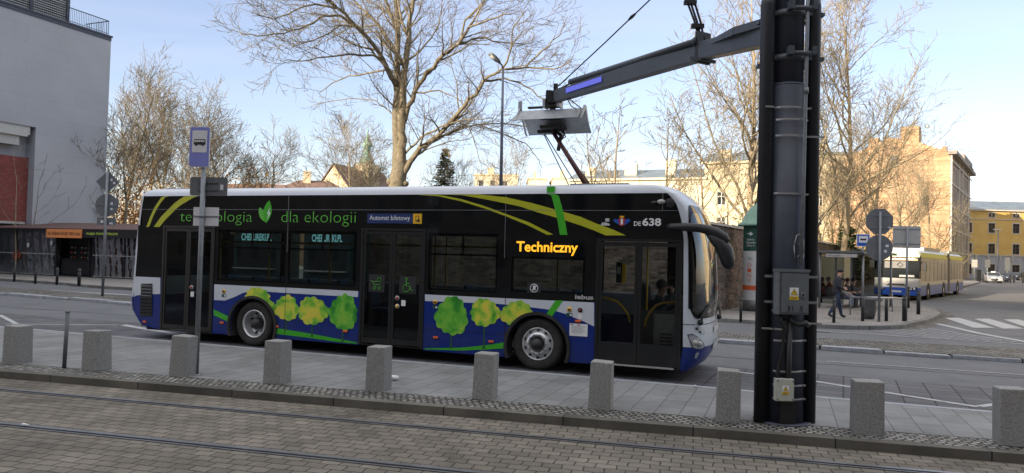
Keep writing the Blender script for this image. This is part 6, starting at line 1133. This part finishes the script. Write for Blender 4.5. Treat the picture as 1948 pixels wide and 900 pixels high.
def bush(x, Y, ytop, w_, seed, lab, m='twigo', leaf='leafo', nl=900, grp='bushes behind the street', ls=.09):
    R = random.Random(seed); p = at(x, 480, Y); h = at(x, ytop, Y).z; B = empty('bush', (p.x, Y, .1), 0, lab, 'bush', grp); tw = MB(); lf = MB(); s = dict(SF, gap={3: .9, 2: .6, 1: .5}, len={3: 1.6, 2: 1.0, 1: .6})
    for k in range(int(w_*3)):
        q = Vector((R.uniform(-w_, w_), R.uniform(-1.5, 1.5), 0)); hh = h*R.uniform(.6, 1.0)*(1-.35*(q.x/w_)**2); grow(tw, q, Vector((R.uniform(-.3, .3), R.uniform(-.3, .3), 1)), hh, .06, 2, R, s, .1, 4, .013)
        leaves(lf, (q.x, q.y, hh*.6), (w_*.12+.5, .6, hh*.24), 3*nl//int(w_*3), ls, R)
    tw.build('stems', m, B, fix=False); lf.build('foliage', leaf, B, fix=False)
bush(225, 56, 318, 4, 61, 'orange brown bush behind the diamond shaped sign', nl=1500); bush(340, 62, 300, 6, 62, 'rusty brown thicket behind the rear roof edge of the bus', nl=1800); bush(500, 66, 305, 5.5, 63, 'orange brown thicket between the bus stop sign and the church', nl=1800)
bush(1410, 34.5, 378, 1.6, 64, 'yellowish ivy bush above the brick wall beside the green column cap', 'twigl', 'leafy', 900, ls=.05); bush(1566, 52, 400, 2.5, 65, 'yellowish bush above the brick wall right of the mast', 'twigl', 'leafy', 900, ls=.06)
bush(1680, 68, 420, 5, 66, 'sunlit pale bush in front of the orange gable', 'twigl', 'leafy', 1000, ls=.07); bush(1760, 80, 430, 4, 67, 'sunlit bush behind the roof of the articulated bus', 'twigl', 'leafy', 700, ls=.07)
bush(800, 70, 322, 5, 68, 'low brown bush right of the big tree trunk', 'twig', 'leafo', 500)
def conifer(x, Y, ytop, ybase, seed, lab, wd):
    R = random.Random(seed); p = at(x, 480, Y); h = at(x, ytop, Y).z; T = empty('conifer', (p.x, Y, .1), 0, lab, 'tree'); tr = MB(); tr.tube([(0, 0, 0), (0, 0, h)], [.2, .02], 8); tr.build('trunk', 'bark', T); nd = MB(); z = h*.2
    while z < h-.1:
        rr = wd*(1-z/h)**.85+.12
        for k in range(7):
            a = R.random()*6.28; L_ = rr*R.uniform(.65, 1.15); tip = Vector((math.cos(a)*L_, math.sin(a)*L_, z-.12*L_+.1)); nd.tube([(0, 0, z), tip], [.03, .01], 3, False)
            for i in range(12):
                t = R.uniform(.15, 1.02); c = Vector((0, 0, z)).lerp(tip, t)+rvec(R)*.05; d = Vector((math.cos(a+R.choice((-1, 1))*.8), math.sin(a+R.choice((-1, 1))*.8), R.uniform(-.4, .1)))*R.uniform(.16, .36); s = d.cross(Vector((0, 0, 1))).normalized()*.055; nd.add([c-s, c+s, c+d+s*.3, c+d-s*.3], [(0, 1, 2, 3)]); nd.add([c-Vector((0, 0, .05)), c+Vector((0, 0, .05)), c+d], [(0, 1, 2)])
        z += .2
    nd.build('crown', 'needle', T, fix=False)
conifer(842, 74, 284, 350, 71, 'dark green conifer rising behind the bus roof right of the big tree', 3.4); conifer(1614, 52, 430, 460, 72, 'small dark green conifer above the brick wall behind the bus shelter', 1.9)
# leafless sapling by the concrete building
tr_at(30, 0, 43.9, 262, 73, 'thin pale leafless sapling in front of the red brick panel', first=6, r=.05, spread=.5, h0=.2, sp=dict(SF, gap={3: 1.5, 2: 1.4, 1: 1.2}), m=('barkl', 'twigl'), grp='saplings by the concrete building', levels=1)
tr_at(58, 0, 46.4, 300, 74, 'dark leafless sapling with long arching stems before the concrete wall', first=6, r=.05, spread=.8, h0=.2, sp=dict(SF, gap={3: 1.5, 2: 1.4, 1: 1.2}), m=('bark', 'twig'), grp='saplings by the concrete building', levels=1)
# ------------------------------------------------------------------ articulated bus
fr = gz(1750, 573); AB = empty('articulated_bus', (fr.x, fr.y, 0), math.atan2(-.78, -.625), 'cream and blue articulated bus with a green front stripe stopped at the far stop', 'bus')
# local: +x forward (towards the viewer), right side of the bus is y=0 .. left side y=... mirrored so that the street side faces the right of the picture
sgn_ = -1
def AX(b, x0, x1, z0, z1, y0, y1, mi=None): b.box((x0, sgn_*y0, z0), (x1, sgn_*y1, z1), mi)
# x=0 front; body extends to -18; y from 0 (picture right, street side) to 2.5 (picture left)
def section(x0, x1, name, frontcap=False):
    b = MB(); prof = [(0, .28, 2), (0, .9, 0), (-.0, 1.12, 1), (0, 2.35, 1), (.02, 2.6, 3), (.10, 2.85, 0), (.3, 3.0, 0), (1.25, 3.05, 0)]; full = [(y, z, m) for y, z, m in prof]+[(2.5-y, z, m) for y, z, m in reversed(prof[:-1])]
    n_ = len(full); vs = [(x, sgn_*y, z) for x in (x0, x1) for y, z, m in full]; b.add(vs, [])
    for i in range(n_-1):
        m = full[i][2] if i < len(prof)-1 else full[i+1][2] if i+1 < n_ else 0
        b.f.append([i, i+1, n_+i+1, n_+i]); b.mi.append(m); b.sm.append(False)
    b.f.append(list(range(n_))); b.mi.append(0); b.sm.append(False); b.f.append([n_+i for i in range(n_)]); b.mi.append(0); b.sm.append(False)
    return b.build(name, ['offwhite', 'bblack', 'brightblue', 'lime'], AB)
section(-10.3, -.25, 'front_section'); section(-18, -11.4, 'rear_section')
b = MB()
for k in range(9): x = -10.3-k*.122; AX(b, x-.10, x-.02, .4, 3.0, .04, 2.46); AX(b, x-.122, x-.10, .45, 2.9, .12, 2.38)
b.build('bellows', 'bellows', AB)
b = MB(); b.add([(-.25, sgn_*y, z) for y, z in ((0, .28), (2.5, .28), (2.5, .75), (0, .75))]+[(.0, sgn_*y, z) for y, z in ((.12, .3), (2.38, .3), (2.42, .75), (.08, .75))], [(4, 5, 6, 7), (0, 4, 7, 3), (1, 2, 6, 5), (0, 1, 5, 4)], mi=1)
b.add([(-.25, sgn_*y, z) for y, z in ((0, .75), (2.5, .75), (2.5, 1.3), (0, 1.3))]+[(.0, sgn_*y, z) for y, z in ((.08, .75), (2.42, .75), (2.44, 1.3), (.06, 1.3))], [(4, 5, 6, 7), (0, 4, 7, 3), (1, 2, 6, 5)], mi=0)
b.build('front_panel', ['offwhite', 'brightblue'], AB); b = MB()
b.add([(-.25, sgn_*y, z) for y, z in ((0, 2.68), (2.5, 2.68), (2.4, 2.95), (.1, 2.95))]+[(-.1, sgn_*y, z) for y, z in ((.08, 2.68), (2.42, 2.68), (2.3, 2.95), (.2, 2.95))], [(4, 5, 6, 7), (0, 4, 7, 3), (1, 2, 6, 5), (3, 7, 6, 2)], mi=0)
b.build('roof_dome', ['offwhite', 'brightblue'], AB)
b = MB(); b.add([(-.002, sgn_*.06, 1.3), (-.002, sgn_*2.44, 1.3), (-.08, sgn_*2.42, 2.55), (-.08, sgn_*.08, 2.55), (-.25, sgn_*0, 1.3), (-.25, sgn_*0, 2.55), (-.25, sgn_*2.5, 1.3), (-.25, sgn_*2.5, 2.55)], [(0, 1, 2, 3), (0, 4, 5, 3), (1, 6, 7, 2)]); wsn = b.build('windscreen', 'carglass', AB)
b = MB(); b.add([(.01, sgn_*.7, 1.9), (.01, sgn_*1.9, 1.9), (-.04, sgn_*1.9, 2.3), (-.04, sgn_*.7, 2.3)], [(0, 1, 2, 3)], mi=0); P = [(.9, 2.1), (1.06, 2.25), (1.22, 2.1), (1.06, 1.95)]
for i in range(4): (ya, za), (yc, zc) = P[i], P[(i+1) % 4]; b.cyl((.02, sgn_*ya, za), (.02, sgn_*yc, zc), .012, n=4, mi=1)
b.box((-.01, sgn_*.3, 1.38), (.01, sgn_*1.1, 1.5), 2); b.build('blind', ['rimd', 'txtblack', 'galvl'], wsn)
b = MB(); b.add([(-.06, sgn_*.15, 2.36), (-.06, sgn_*2.3, 2.36), (-.09, sgn_*2.3, 2.58), (-.09, sgn_*.15, 2.58)], [(0, 1, 2, 3)]); dd_ = b.build('destination_display', 'destin', AB)
t_ = text('52 Czerwone Maki', 0, 1, 0, 1, 0, 'amber', dd_, bold=.02)
for v in t_.data.vertices: v.co = (-.052-.02*v.co.z, sgn_*(2.1-1.8*v.co.x), 2.40+.13*v.co.z)
b = MB(); b.add([(-.06, sgn_*.04, 2.57), (-.06, sgn_*2.46, 2.57), (-.09, sgn_*2.40, 2.86), (-.09, sgn_*.10, 2.86)], [(0, 1, 2, 3)]); b.build('green_stripe', 'limeb', AB)
b = MB(); AX(b, -10.0, -.4, 2.52, 2.6, -.012, -.002); AX(b, -17.8, -11.6, 2.52, 2.6, -.012, -.002); b.build('side_stripe', 'lime', AB)
for y, nm in ((.42, 0), (2.08, 1)):
    s = -1 if nm else 1; b = MB(); b.add([(.012, sgn_*(y-.28*s), .82), (.012, sgn_*(y+.26*s), .66), (.012, sgn_*(y+.2*s), .58), (.012, sgn_*(y-.28*s), .62)], [(0, 1, 2, 3)], mi=0); b.ball((.02, sgn_*(y-.12*s), .70), .06, 8, (.4, 1, 1), 1); b.ball((.02, sgn_*(y+.06*s), .67), .05, 8, (.4, 1, 1), 1); b.build('headlight', ['rimd', 'white'], AB)
b = MB(); b.add([(.012, sgn_*.7, .86), (.012, sgn_*1.8, .86), (.012, sgn_*1.65, .98), (.012, sgn_*.85, .98)], [(0, 1, 2, 3)]); b.build('grille', 'rimd', AB)
b = MB(); b.box((.0, sgn_*.98, .46), (.02, sgn_*1.5, .57)); b.build('number_plate', 'whites', AB)
b = MB(); b.box((-.55, sgn_*-.25, 1.75), (-.35, sgn_*-.05, 2.2)); b.box((-.5, sgn_*-.12, 2.2), (-.4, sgn_*.1, 2.3)); b.box((.15, sgn_*2.4, 1.9), (.3, sgn_*2.65, 2.35)); b.box((-.2, sgn_*2.42, 2.4), (.2, sgn_*2.5, 2.5)); b.build('mirror', 'blackm', AB)
b = MB(); AX(b, -9, -3, 3.0, 3.22, .3, 2.2); b.build('roof_unit', 'galvl', AB); b = MB(); AX(b, -17, -13, 3.0, 3.2, .3, 2.2); b.build('roof_unit', 'galvl', AB)
b = MB()
for x in [-1.8-.0-k*1.45 for k in range(6)]+[-11.9-k*1.45 for k in range(5)]: AX(b, x-.03, x+.03, 1.14, 2.34, -.008, -.001)
b.build('window_divider', 'galv', AB)
for x in (-2.7, -8.6, -15.0):
    for y in (.03, 2.47):
        w2 = MB(); w2.lathe([(.0, -.02), (.28, -.02), (.3, 0), (.42, -.02), (.47, .02), (.47, .2), (0, .2)], 28, 'y'); o = w2.build('wheel', 'rubber', AB); o.location = (x, sgn_*y, .47); o.rotation_euler = (0, 0, math.pi if y < 1 else 0)
        w3 = MB(); w3.lathe([(.0, -.035), (.10, -.04), (.24, -.03), (.28, -.021)], 20, 'y'); q_ = w3.build('rim', 'chrome', o)
        w4 = MB(); w4.lathe([(.50, -.004), (.56, -.012), (.56, .05), (.50, .05)], 28, 'y'); w4.lathe([(.0, .0), (.53, .0)], 24, 'y'); q_ = w4.build('wheel_arch', 'blackm', AB); q_.location = (x, sgn_*(y-.035 if y < 1 else y+.035), .47); q_.rotation_euler = (0, 0, math.pi if y < 1 else 0)
# ------------------------------------------------------------------ cars
def car(x, yb, Y, rz, body, lab, van=False):
    p = at(x, yb, Y); C_ = empty('parked_car', (p.x, Y, 0), rz, lab, 'car', 'cars at the end of the street'); hh = 1.85 if van else 1.45
    prof = [(-2.1, .3), (-2.15, .75), (-2.0, .95), (-1.55, 1.0), (-1.0, hh-.03), (-.2, hh), (.6, hh-.05), (1.2, 1.0), (1.95, .82), (2.15, .65), (2.15, .3)]
    b = MB(); n_ = len(prof); vs = []
    for y, ins in ((-.88, .10), (-.80, 0), (.80, 0), (.88, .10)):
        for px_, pz in prof: yy = y; k = (pz-1.0)/(hh-1.0) if pz > 1.0 else 0; yy = y*(1-.18*k); vs.append((px_, yy, pz-(ins if pz > .9 else 0)))
    b.add(vs, [(i*n_+j, i*n_+(j+1) % n_, (i+1)*n_+(j+1) % n_, (i+1)*n_+j) for i in range(3) for j in range(n_)]+[tuple(range(n_)), tuple(3*n_+j for j in range(n_))]); b.build('body', body, C_)
    b = MB(); b.add([(1.19, -.74, 1.03), (1.19, .74, 1.03), (.64, .62, hh-.06), (.64, -.62, hh-.06)], [(0, 1, 2, 3)]); b.m = Matrix.Translation((.02, 0, .015)); b2 = MB(Matrix.Translation((.025, 0, .02))); b2.add([(1.19, -.74, 1.03), (1.19, .74, 1.03), (.64, .62, hh-.06), (.64, -.62, hh-.06)], [(0, 1, 2, 3)])
    for s in (-1, 1): b2.add([(.95, s*.895, 1.0), (-1.2, s*.895, 1.0), (-.9, s*.77, hh-.14), (.45, s*.77, hh-.14)], [(0, 1, 2, 3)])
    b2.add([(-1.62, -.7, 1.03), (-1.62, .7, 1.03), (-1.08, .6, hh-.08), (-1.08, -.6, hh-.08)], [(0, 1, 2, 3)]); b2.build('car_window', 'carglass', C_, fix=False)
    for s in (-1, 1): b = MB(); b.ball((2.08, s*.62, .70), .16, 8, (.5, 1.1, .6)); b.build('headlight', 'lampg', C_); b = MB(); b.ball((-2.1, s*.62, .78), .13, 8, (.4, 1, .7)); b.build('tail_light', 'red', C_)
    b = MB(); b.box((2.1, -.4, .42), (2.17, .4, .58)); b.box((2.15, -.26, .33), (2.19, .26, .43)); b.build('grille', 'rimd', C_)
    for sx_ in (-1.3, 1.35):
        for s in (-1, 1):
            b = MB(); b.lathe([(0, -.02), (.2, -.02), (.31, -.01), (.32, .18), (0, .18)], 20, 'y'); w_ = b.build('wheel', 'rubber', C_); w_.location = (sx_, s*.87, .32); w_.rotation_euler = (0, 0, math.pi if s > 0 else 0); b = MB(); b.lathe([(0, -.03), (.19, -.025)], 12, 'y'); b.build('rim', 'chrome', w_)
    for s in (-1, 1): b = MB(); b.ball((.75, s*1.0, 1.02), .11, 8, (.6, 1, .7)); b.build('mirror', body, C_)
    return C_
c1_ = car(1889, 520, 100, RAD(-118), 'carsil', 'silver car with a taxi roof sign at the end of the street'); b = MB(); b.poly([(-.12, 1.45), (.12, 1.45), (.08, 1.58), (-.08, 1.58)], -.25, .25, 'xz'); b.build('taxi_sign', 'white', c1_)
car(1903, 520, 108, RAD(-118), 'cardark', 'dark blue car half hidden behind the silver taxi')
car(1938, 520, 128, RAD(-150), 'cardark', 'distant dark parked car at the right edge before the yellow building')
# small signs and bollards near the yellow building
for x, yt, yb, w_, lab in [(1853, 494, 535, .9, 'small pale sign on a pole left of the silver taxi'), (1878, 494, 512, .8, 'dark sign panel on the pavement behind the silver taxi'), (1916, 490, 520, .8, 'tall narrow dark sign right of the parked cars')]:
    p = at(x, yb, 112); q = at(x, yt, 112); S = empty('street_sign', (p.x, 112, 0), 0, lab, 'traffic sign'); b = MB(); b.cyl((0, 0, 0), (0, 0, q.z), .05, n=8); b.build('pole', 'galv', S); b = MB(); h_ = 1.2 if x < 1900 else 2.0; b.box((-w_/2, -.08, q.z-h_), (w_/2, -.055, q.z)); b.build('sign_plate', 'galvl' if x == 1853 else 'galvd', S)
for i, x in enumerate((1870, 1922, 1929, 1946)):
    p = at(x, 530, 104); o = MB().cyl((0, 0, 0), (0, 0, 1.05), .09, n=10).build('black_bollard', 'black'); o.location = (p.x, 104, 0); tag(o, ['distant black bollard left of the silver taxi', 'distant black bollard just right of the parked cars', 'distant black bollard second right of the parked cars', 'distant black bollard at the right edge of the photo'][i], 'bollard', 'bollards before the yellow building')
p = at(1872, 520, 104); o = MB().box((-.22, -.2, 0), (.22, .2, 1.75)).box((-.17, -.22, 1.2), (.17, -.205, 1.6)).build('parking_meter', 'black'); o.location = (p.x-.1, 105, 0); tag(o, 'black parking ticket machine left of the silver taxi', 'parking meter')
# ------------------------------------------------------------------ people
def person(loc, rz, J, mats, lab, seated=False, hat=None, hood=False, bag=False, hairc='hair', s=1.0):
    """J: joint positions in metres, x forward, y left, z up; one continuous skinned body"""
    names = ['pelvis', 'belly', 'chest', 'neck', 'head', 'crown', 'shL', 'elL', 'wrL', 'haL', 'shR', 'elR', 'wrR', 'haR', 'hipL', 'knL', 'anL', 'toL', 'hipR', 'knR', 'anR', 'toR']
    edges = [(0, 1), (1, 2), (2, 3), (3, 4), (4, 5), (2, 6), (6, 7), (7, 8), (8, 9), (2, 10), (10, 11), (11, 12), (12, 13), (0, 14), (14, 15), (15, 16), (16, 17), (0, 18), (18, 19), (19, 20), (20, 21)]
    rad = dict(pelvis=(.17, .13), belly=(.16, .125), chest=(.19, .13), neck=(.06, .06), head=(.085, .095), crown=(.075, .085), shL=.085, elL=.062, wrL=.043, haL=.035, hipL=.105, knL=.075, anL=.055, toL=.045)
    P = [Vector(J[n]) for n in names]; fing = []
    for sd, w_, h_ in (('L', 8, 9), ('R', 12, 13)):
        d = (P[h_]-P[w_]).normalized(); sdv = d.orthogonal().normalized(); 
        for k in range(4): a = P[h_]+sdv*(k-1.5)*.019; m_ = a+d*.045+Vector((0, 0, -.004)); e_ = m_+d*(.022+.006*(k in (1, 2)))+Vector((0, 0, -.018)); fing += [(h_, a, m_, e_)]
        a = P[w_].lerp(P[h_], .5)+sdv*.03; fing += [(w_, a, a+d*.03+sdv*.018, a+d*.058+sdv*.02)]
    me = bpy.data.meshes.new('body'); V = [p.copy() for p in P]; E_ = list(edges)
    for root, a, m_, e_ in fing: i = len(V); V += [a, m_, e_]; E_ += [(root, i), (i, i+1), (i+1, i+2)]
    me.from_pydata(V, E_, []); o = bpy.data.objects.new('body', me); col.objects.link(o); me.skin_vertices if me.skin_vertices else None
    sk = o.modifiers.new('skin', 'SKIN'); sk.use_smooth_shade = True; sk.branch_smoothing = .4
    if not me.skin_vertices: bpy.context.view_layer.update()
    lay = me.skin_vertices[0].data
    for i, n in enumerate(names):
        r_ = rad.get(n) or rad.get(n.replace('R', 'L')); r_ = r_ if isinstance(r_, tuple) else (r_, r_); lay[i].radius = r_; lay[i].use_root = (i == 0)
    for i in range(len(names), len(V)): lay[i].radius = (.0095, .0095)
    o.modifiers.new('sub', 'SUBSURF').levels = 2; o.modifiers['sub'].render_levels = 2
    dg = bpy.context.evaluated_depsgraph_get(); nm = bpy.data.meshes.new_from_object(o.evaluated_get(dg)); bpy.data.objects.remove(o)
    nm.materials.clear(); order = ['skin', mats['top'], mats['leg'], 'shoe']
    for m_ in order: nm.materials.append(M[m_])
    cls = {0: 2, 1: 1, 2: 1, 3: 0, 4: 0, 5: 1, 6: 1, 7: 1, 8: 0, 9: 1, 10: 1, 11: 1, 12: 0, 13: 2, 14: 2, 15: 2, 16: 3, 17: 2, 18: 2, 19: 2, 20: 3}
    for f in nm.polygons:
        c = Vector(f.center); best = None
        for ei, (a, b_) in enumerate(edges):
            A_, B_ = P[a], P[b_]; t = max(0, min(1, (c-A_).dot(B_-A_)/max(1e-6, (B_-A_).length_squared))); dd = (c-A_.lerp(B_, t)).length
            if best is None or dd < best[0]: best = (dd, ei, t)
        k = cls[best[1]]
        if best[1] == 2 and best[2] > .75: k = 0
        if best[1] in (0,) and best[2] > .1: k = 1
        if best[1] in (15, 19) and best[2] > .93: k = 3
        f.material_index = k; f.use_smooth = True
    T = empty('person', loc, rz, lab, 'person'); T.scale = (s, s, s); bo = bpy.data.objects.new('body', nm); col.objects.link(bo); bo.parent = T
    hd = P[4].lerp(P[5], .45); fd = Vector(J.get('face', (1, 0, 0))).normalized(); sdv = Vector((-fd.y, fd.x, 0)); 
    f_ = MB(); f_.ball(hd+fd*.095+Vector((0, 0, -.01)), .018, 6, (1, .8, 1.4)); f_.ball(hd+sdv*.082, .022, 6, (.8, .5, 1.3)); f_.ball(hd-sdv*.082, .022, 6, (.8, .5, 1.3)); f_.build('nose_and_ears', 'skin', T)
    f_ = MB(); 
    for s_ in (-1, 1): f_.ball(hd+fd*.086+sdv*.03*s_+Vector((0, 0, .02)), .009, 6)
    f_.box(hd+fd*.088+sdv*-.02+Vector((0, 0, -.052)), hd+fd*.093+sdv*.02+Vector((0, 0, -.045))); f_.build('eyes_and_mouth', 'hair', T)
    h_ = MB(); 
    if hat: h_.ball(hd-fd*.008+Vector((0, 0, .055)), .108, 12, (1, 1, .85)); h_.build('knit_cap', hat, T)
    else: h_.ball(hd-fd*.028+Vector((0, 0, .035)), .107, 12, (1, 1, 1.0)); h_.build('hair', hairc, T)
    if hood: h_ = MB(); h_.tube([P[3]+fd*.0+sdv*.09-Vector((0, 0, .04)), P[3]-fd*.075-Vector((0, 0, .01)), P[3]+fd*.0-sdv*.09-Vector((0, 0, .04))], [.035, .06, .035], 10); h_.build('hood', mats['top'], T)
    b = MB(); pc = P[0].lerp(P[2], .35); up_ = (P[2]-P[0]).normalized(); b.tube([P[0]-up_*.10, P[0]+up_*.02, pc, P[2]+up_*.02], [.185, .19, .175, .19], 16, flat=.82); b.build('jacket', mats['top'], T)
    if bag: b = MB(); q = Vector(bag); b.ball(q, .2, 10, (.75, .8, 1.0)); b.tube([q+Vector((0, -.08, .18)), q+Vector((.1, -.1, .3)), q+Vector((.2, -.08, .1))], .015, 6); b.build('backpack', 'redbag', T)
    return T
STAND = dict(pelvis=(0, 0, .95), belly=(.0, 0, 1.12), chest=(.01, 0, 1.34), neck=(.02, 0, 1.52), head=(.04, 0, 1.60), crown=(.045, 0, 1.70), shL=(0, .17, 1.40), elL=(-.03, .24, 1.13), wrL=(.06, .25, .92), haL=(.08, .25, .85), shR=(0, -.17, 1.40), elR=(-.03, -.24, 1.13), wrR=(.06, -.25, .92), haR=(.08, -.25, .85), hipL=(0, .10, .90), knL=(.02, .11, .49), anL=(0, .11, .09), toL=(.15, .12, .045), hipR=(0, -.10, .90), knR=(.02, -.11, .49), anR=(0, -.11, .09), toR=(.15, -.12, .045))
WALK = dict(STAND, knL=(.10, .10, .50), anL=(.17, .10, .09), toL=(.32, .11, .045), knR=(-.06, -.10, .49), anR=(-.30, -.10, .13), toR=(-.17, -.11, .05), elL=(.05, .24, 1.13), wrL=(.22, .14, 1.08), haL=(.28, .10, 1.08), elR=(-.02, -.24, 1.13), wrR=(.18, -.18, 1.05), haR=(.25, -.14, 1.05), chest=(.03, 0, 1.34), neck=(.06, 0, 1.51), head=(.10, 0, 1.585), crown=(.11, 0, 1.69))
SIT = dict(pelvis=(0, 0, .55), belly=(.0, 0, .72), chest=(.03, 0, .94), neck=(.07, 0, 1.11), head=(.10, 0, 1.19), crown=(.11, 0, 1.29), shL=(.03, .17, 1.0), elL=(.12, .23, .76), wrL=(.32, .14, .74), haL=(.39, .11, .73), shR=(.03, -.17, 1.0), elR=(.12, -.23, .76), wrR=(.32, -.14, .74), haR=(.39, -.11, .73), hipL=(.05, .10, .53), knL=(.46, .12, .52), anL=(.44, .12, .10), toL=(.58, .13, .05), hipR=(.05, -.10, .53), knR=(.46, -.12, .52), anR=(.44, -.12, .10), toR=(.58, -.13, .05))
p = gz(1592, 605, .12); person((p.x, p.y, .12), RAD(-12), WALK, dict(top='jacket', leg='jeans'), 'person walking right in a dark hooded jacket, black knit cap and blue jeans', hat='blackm', hood=True)
p = gz(1549, 567, .12); person((p.x, p.y, .12), RAD(-30), dict(STAND, elR=(.08, -.22, 1.15), wrR=(.25, -.1, 1.32), haR=(.3, -.08, 1.38)), dict(top='jacket', leg='cloth'), 'person standing in dark clothes by the brick wall, half hidden by the mast')
srz = SH.rotation_euler.z; sm = Matrix.Translation(SH.location) @ Matrix.Rotation(srz, 4, 'Z')
for x, lab, tp_, lg, bg_ in ((1.35, 'person seated in the shelter in a dark coat and light jeans with a red backpack', 'jacket', 'jeansl', (-.05, .38, .72)), (2.05, 'person seated second in the shelter in dark clothes, turned to a neighbour', 'jacket', 'cloth', False), (3.0, 'person seated deepest in the bus shelter in dark clothes', 'cloth', 'jeans', False)):
    q = sm @ Vector((x, .42, 0)); person((q.x, q.y, .06), srz-math.pi/2, SIT, dict(top=tp_, leg=lg), lab, bag=bg_)
q = pa+pd*pl(4)+Vector((pd.y, -pd.x))*.7; person((q.x, q.y, .12), RAD(-5), dict(STAND, wrR=(.22, -.1, 1.1), haR=(.28, -.06, 1.12)), dict(top='jacket', leg='jeans'), 'person in a dark jacket and blue trousers at the left edge outside the kebab pavilion')
q = BUSM @ Vector((1.86, 1.6, .30)); person((q.x, q.y, q.z), BA, dict(SIT, wrL=(.45, .12, 1.0), haL=(.52, .1, 1.02), wrR=(.3, -.1, 1.12), haR=(.28, -.08, 1.2), elR=(.18, -.23, .9)), dict(top='jacket', leg='cloth'), 'driver seated behind the wheel of the charging bus, seen through the front door')
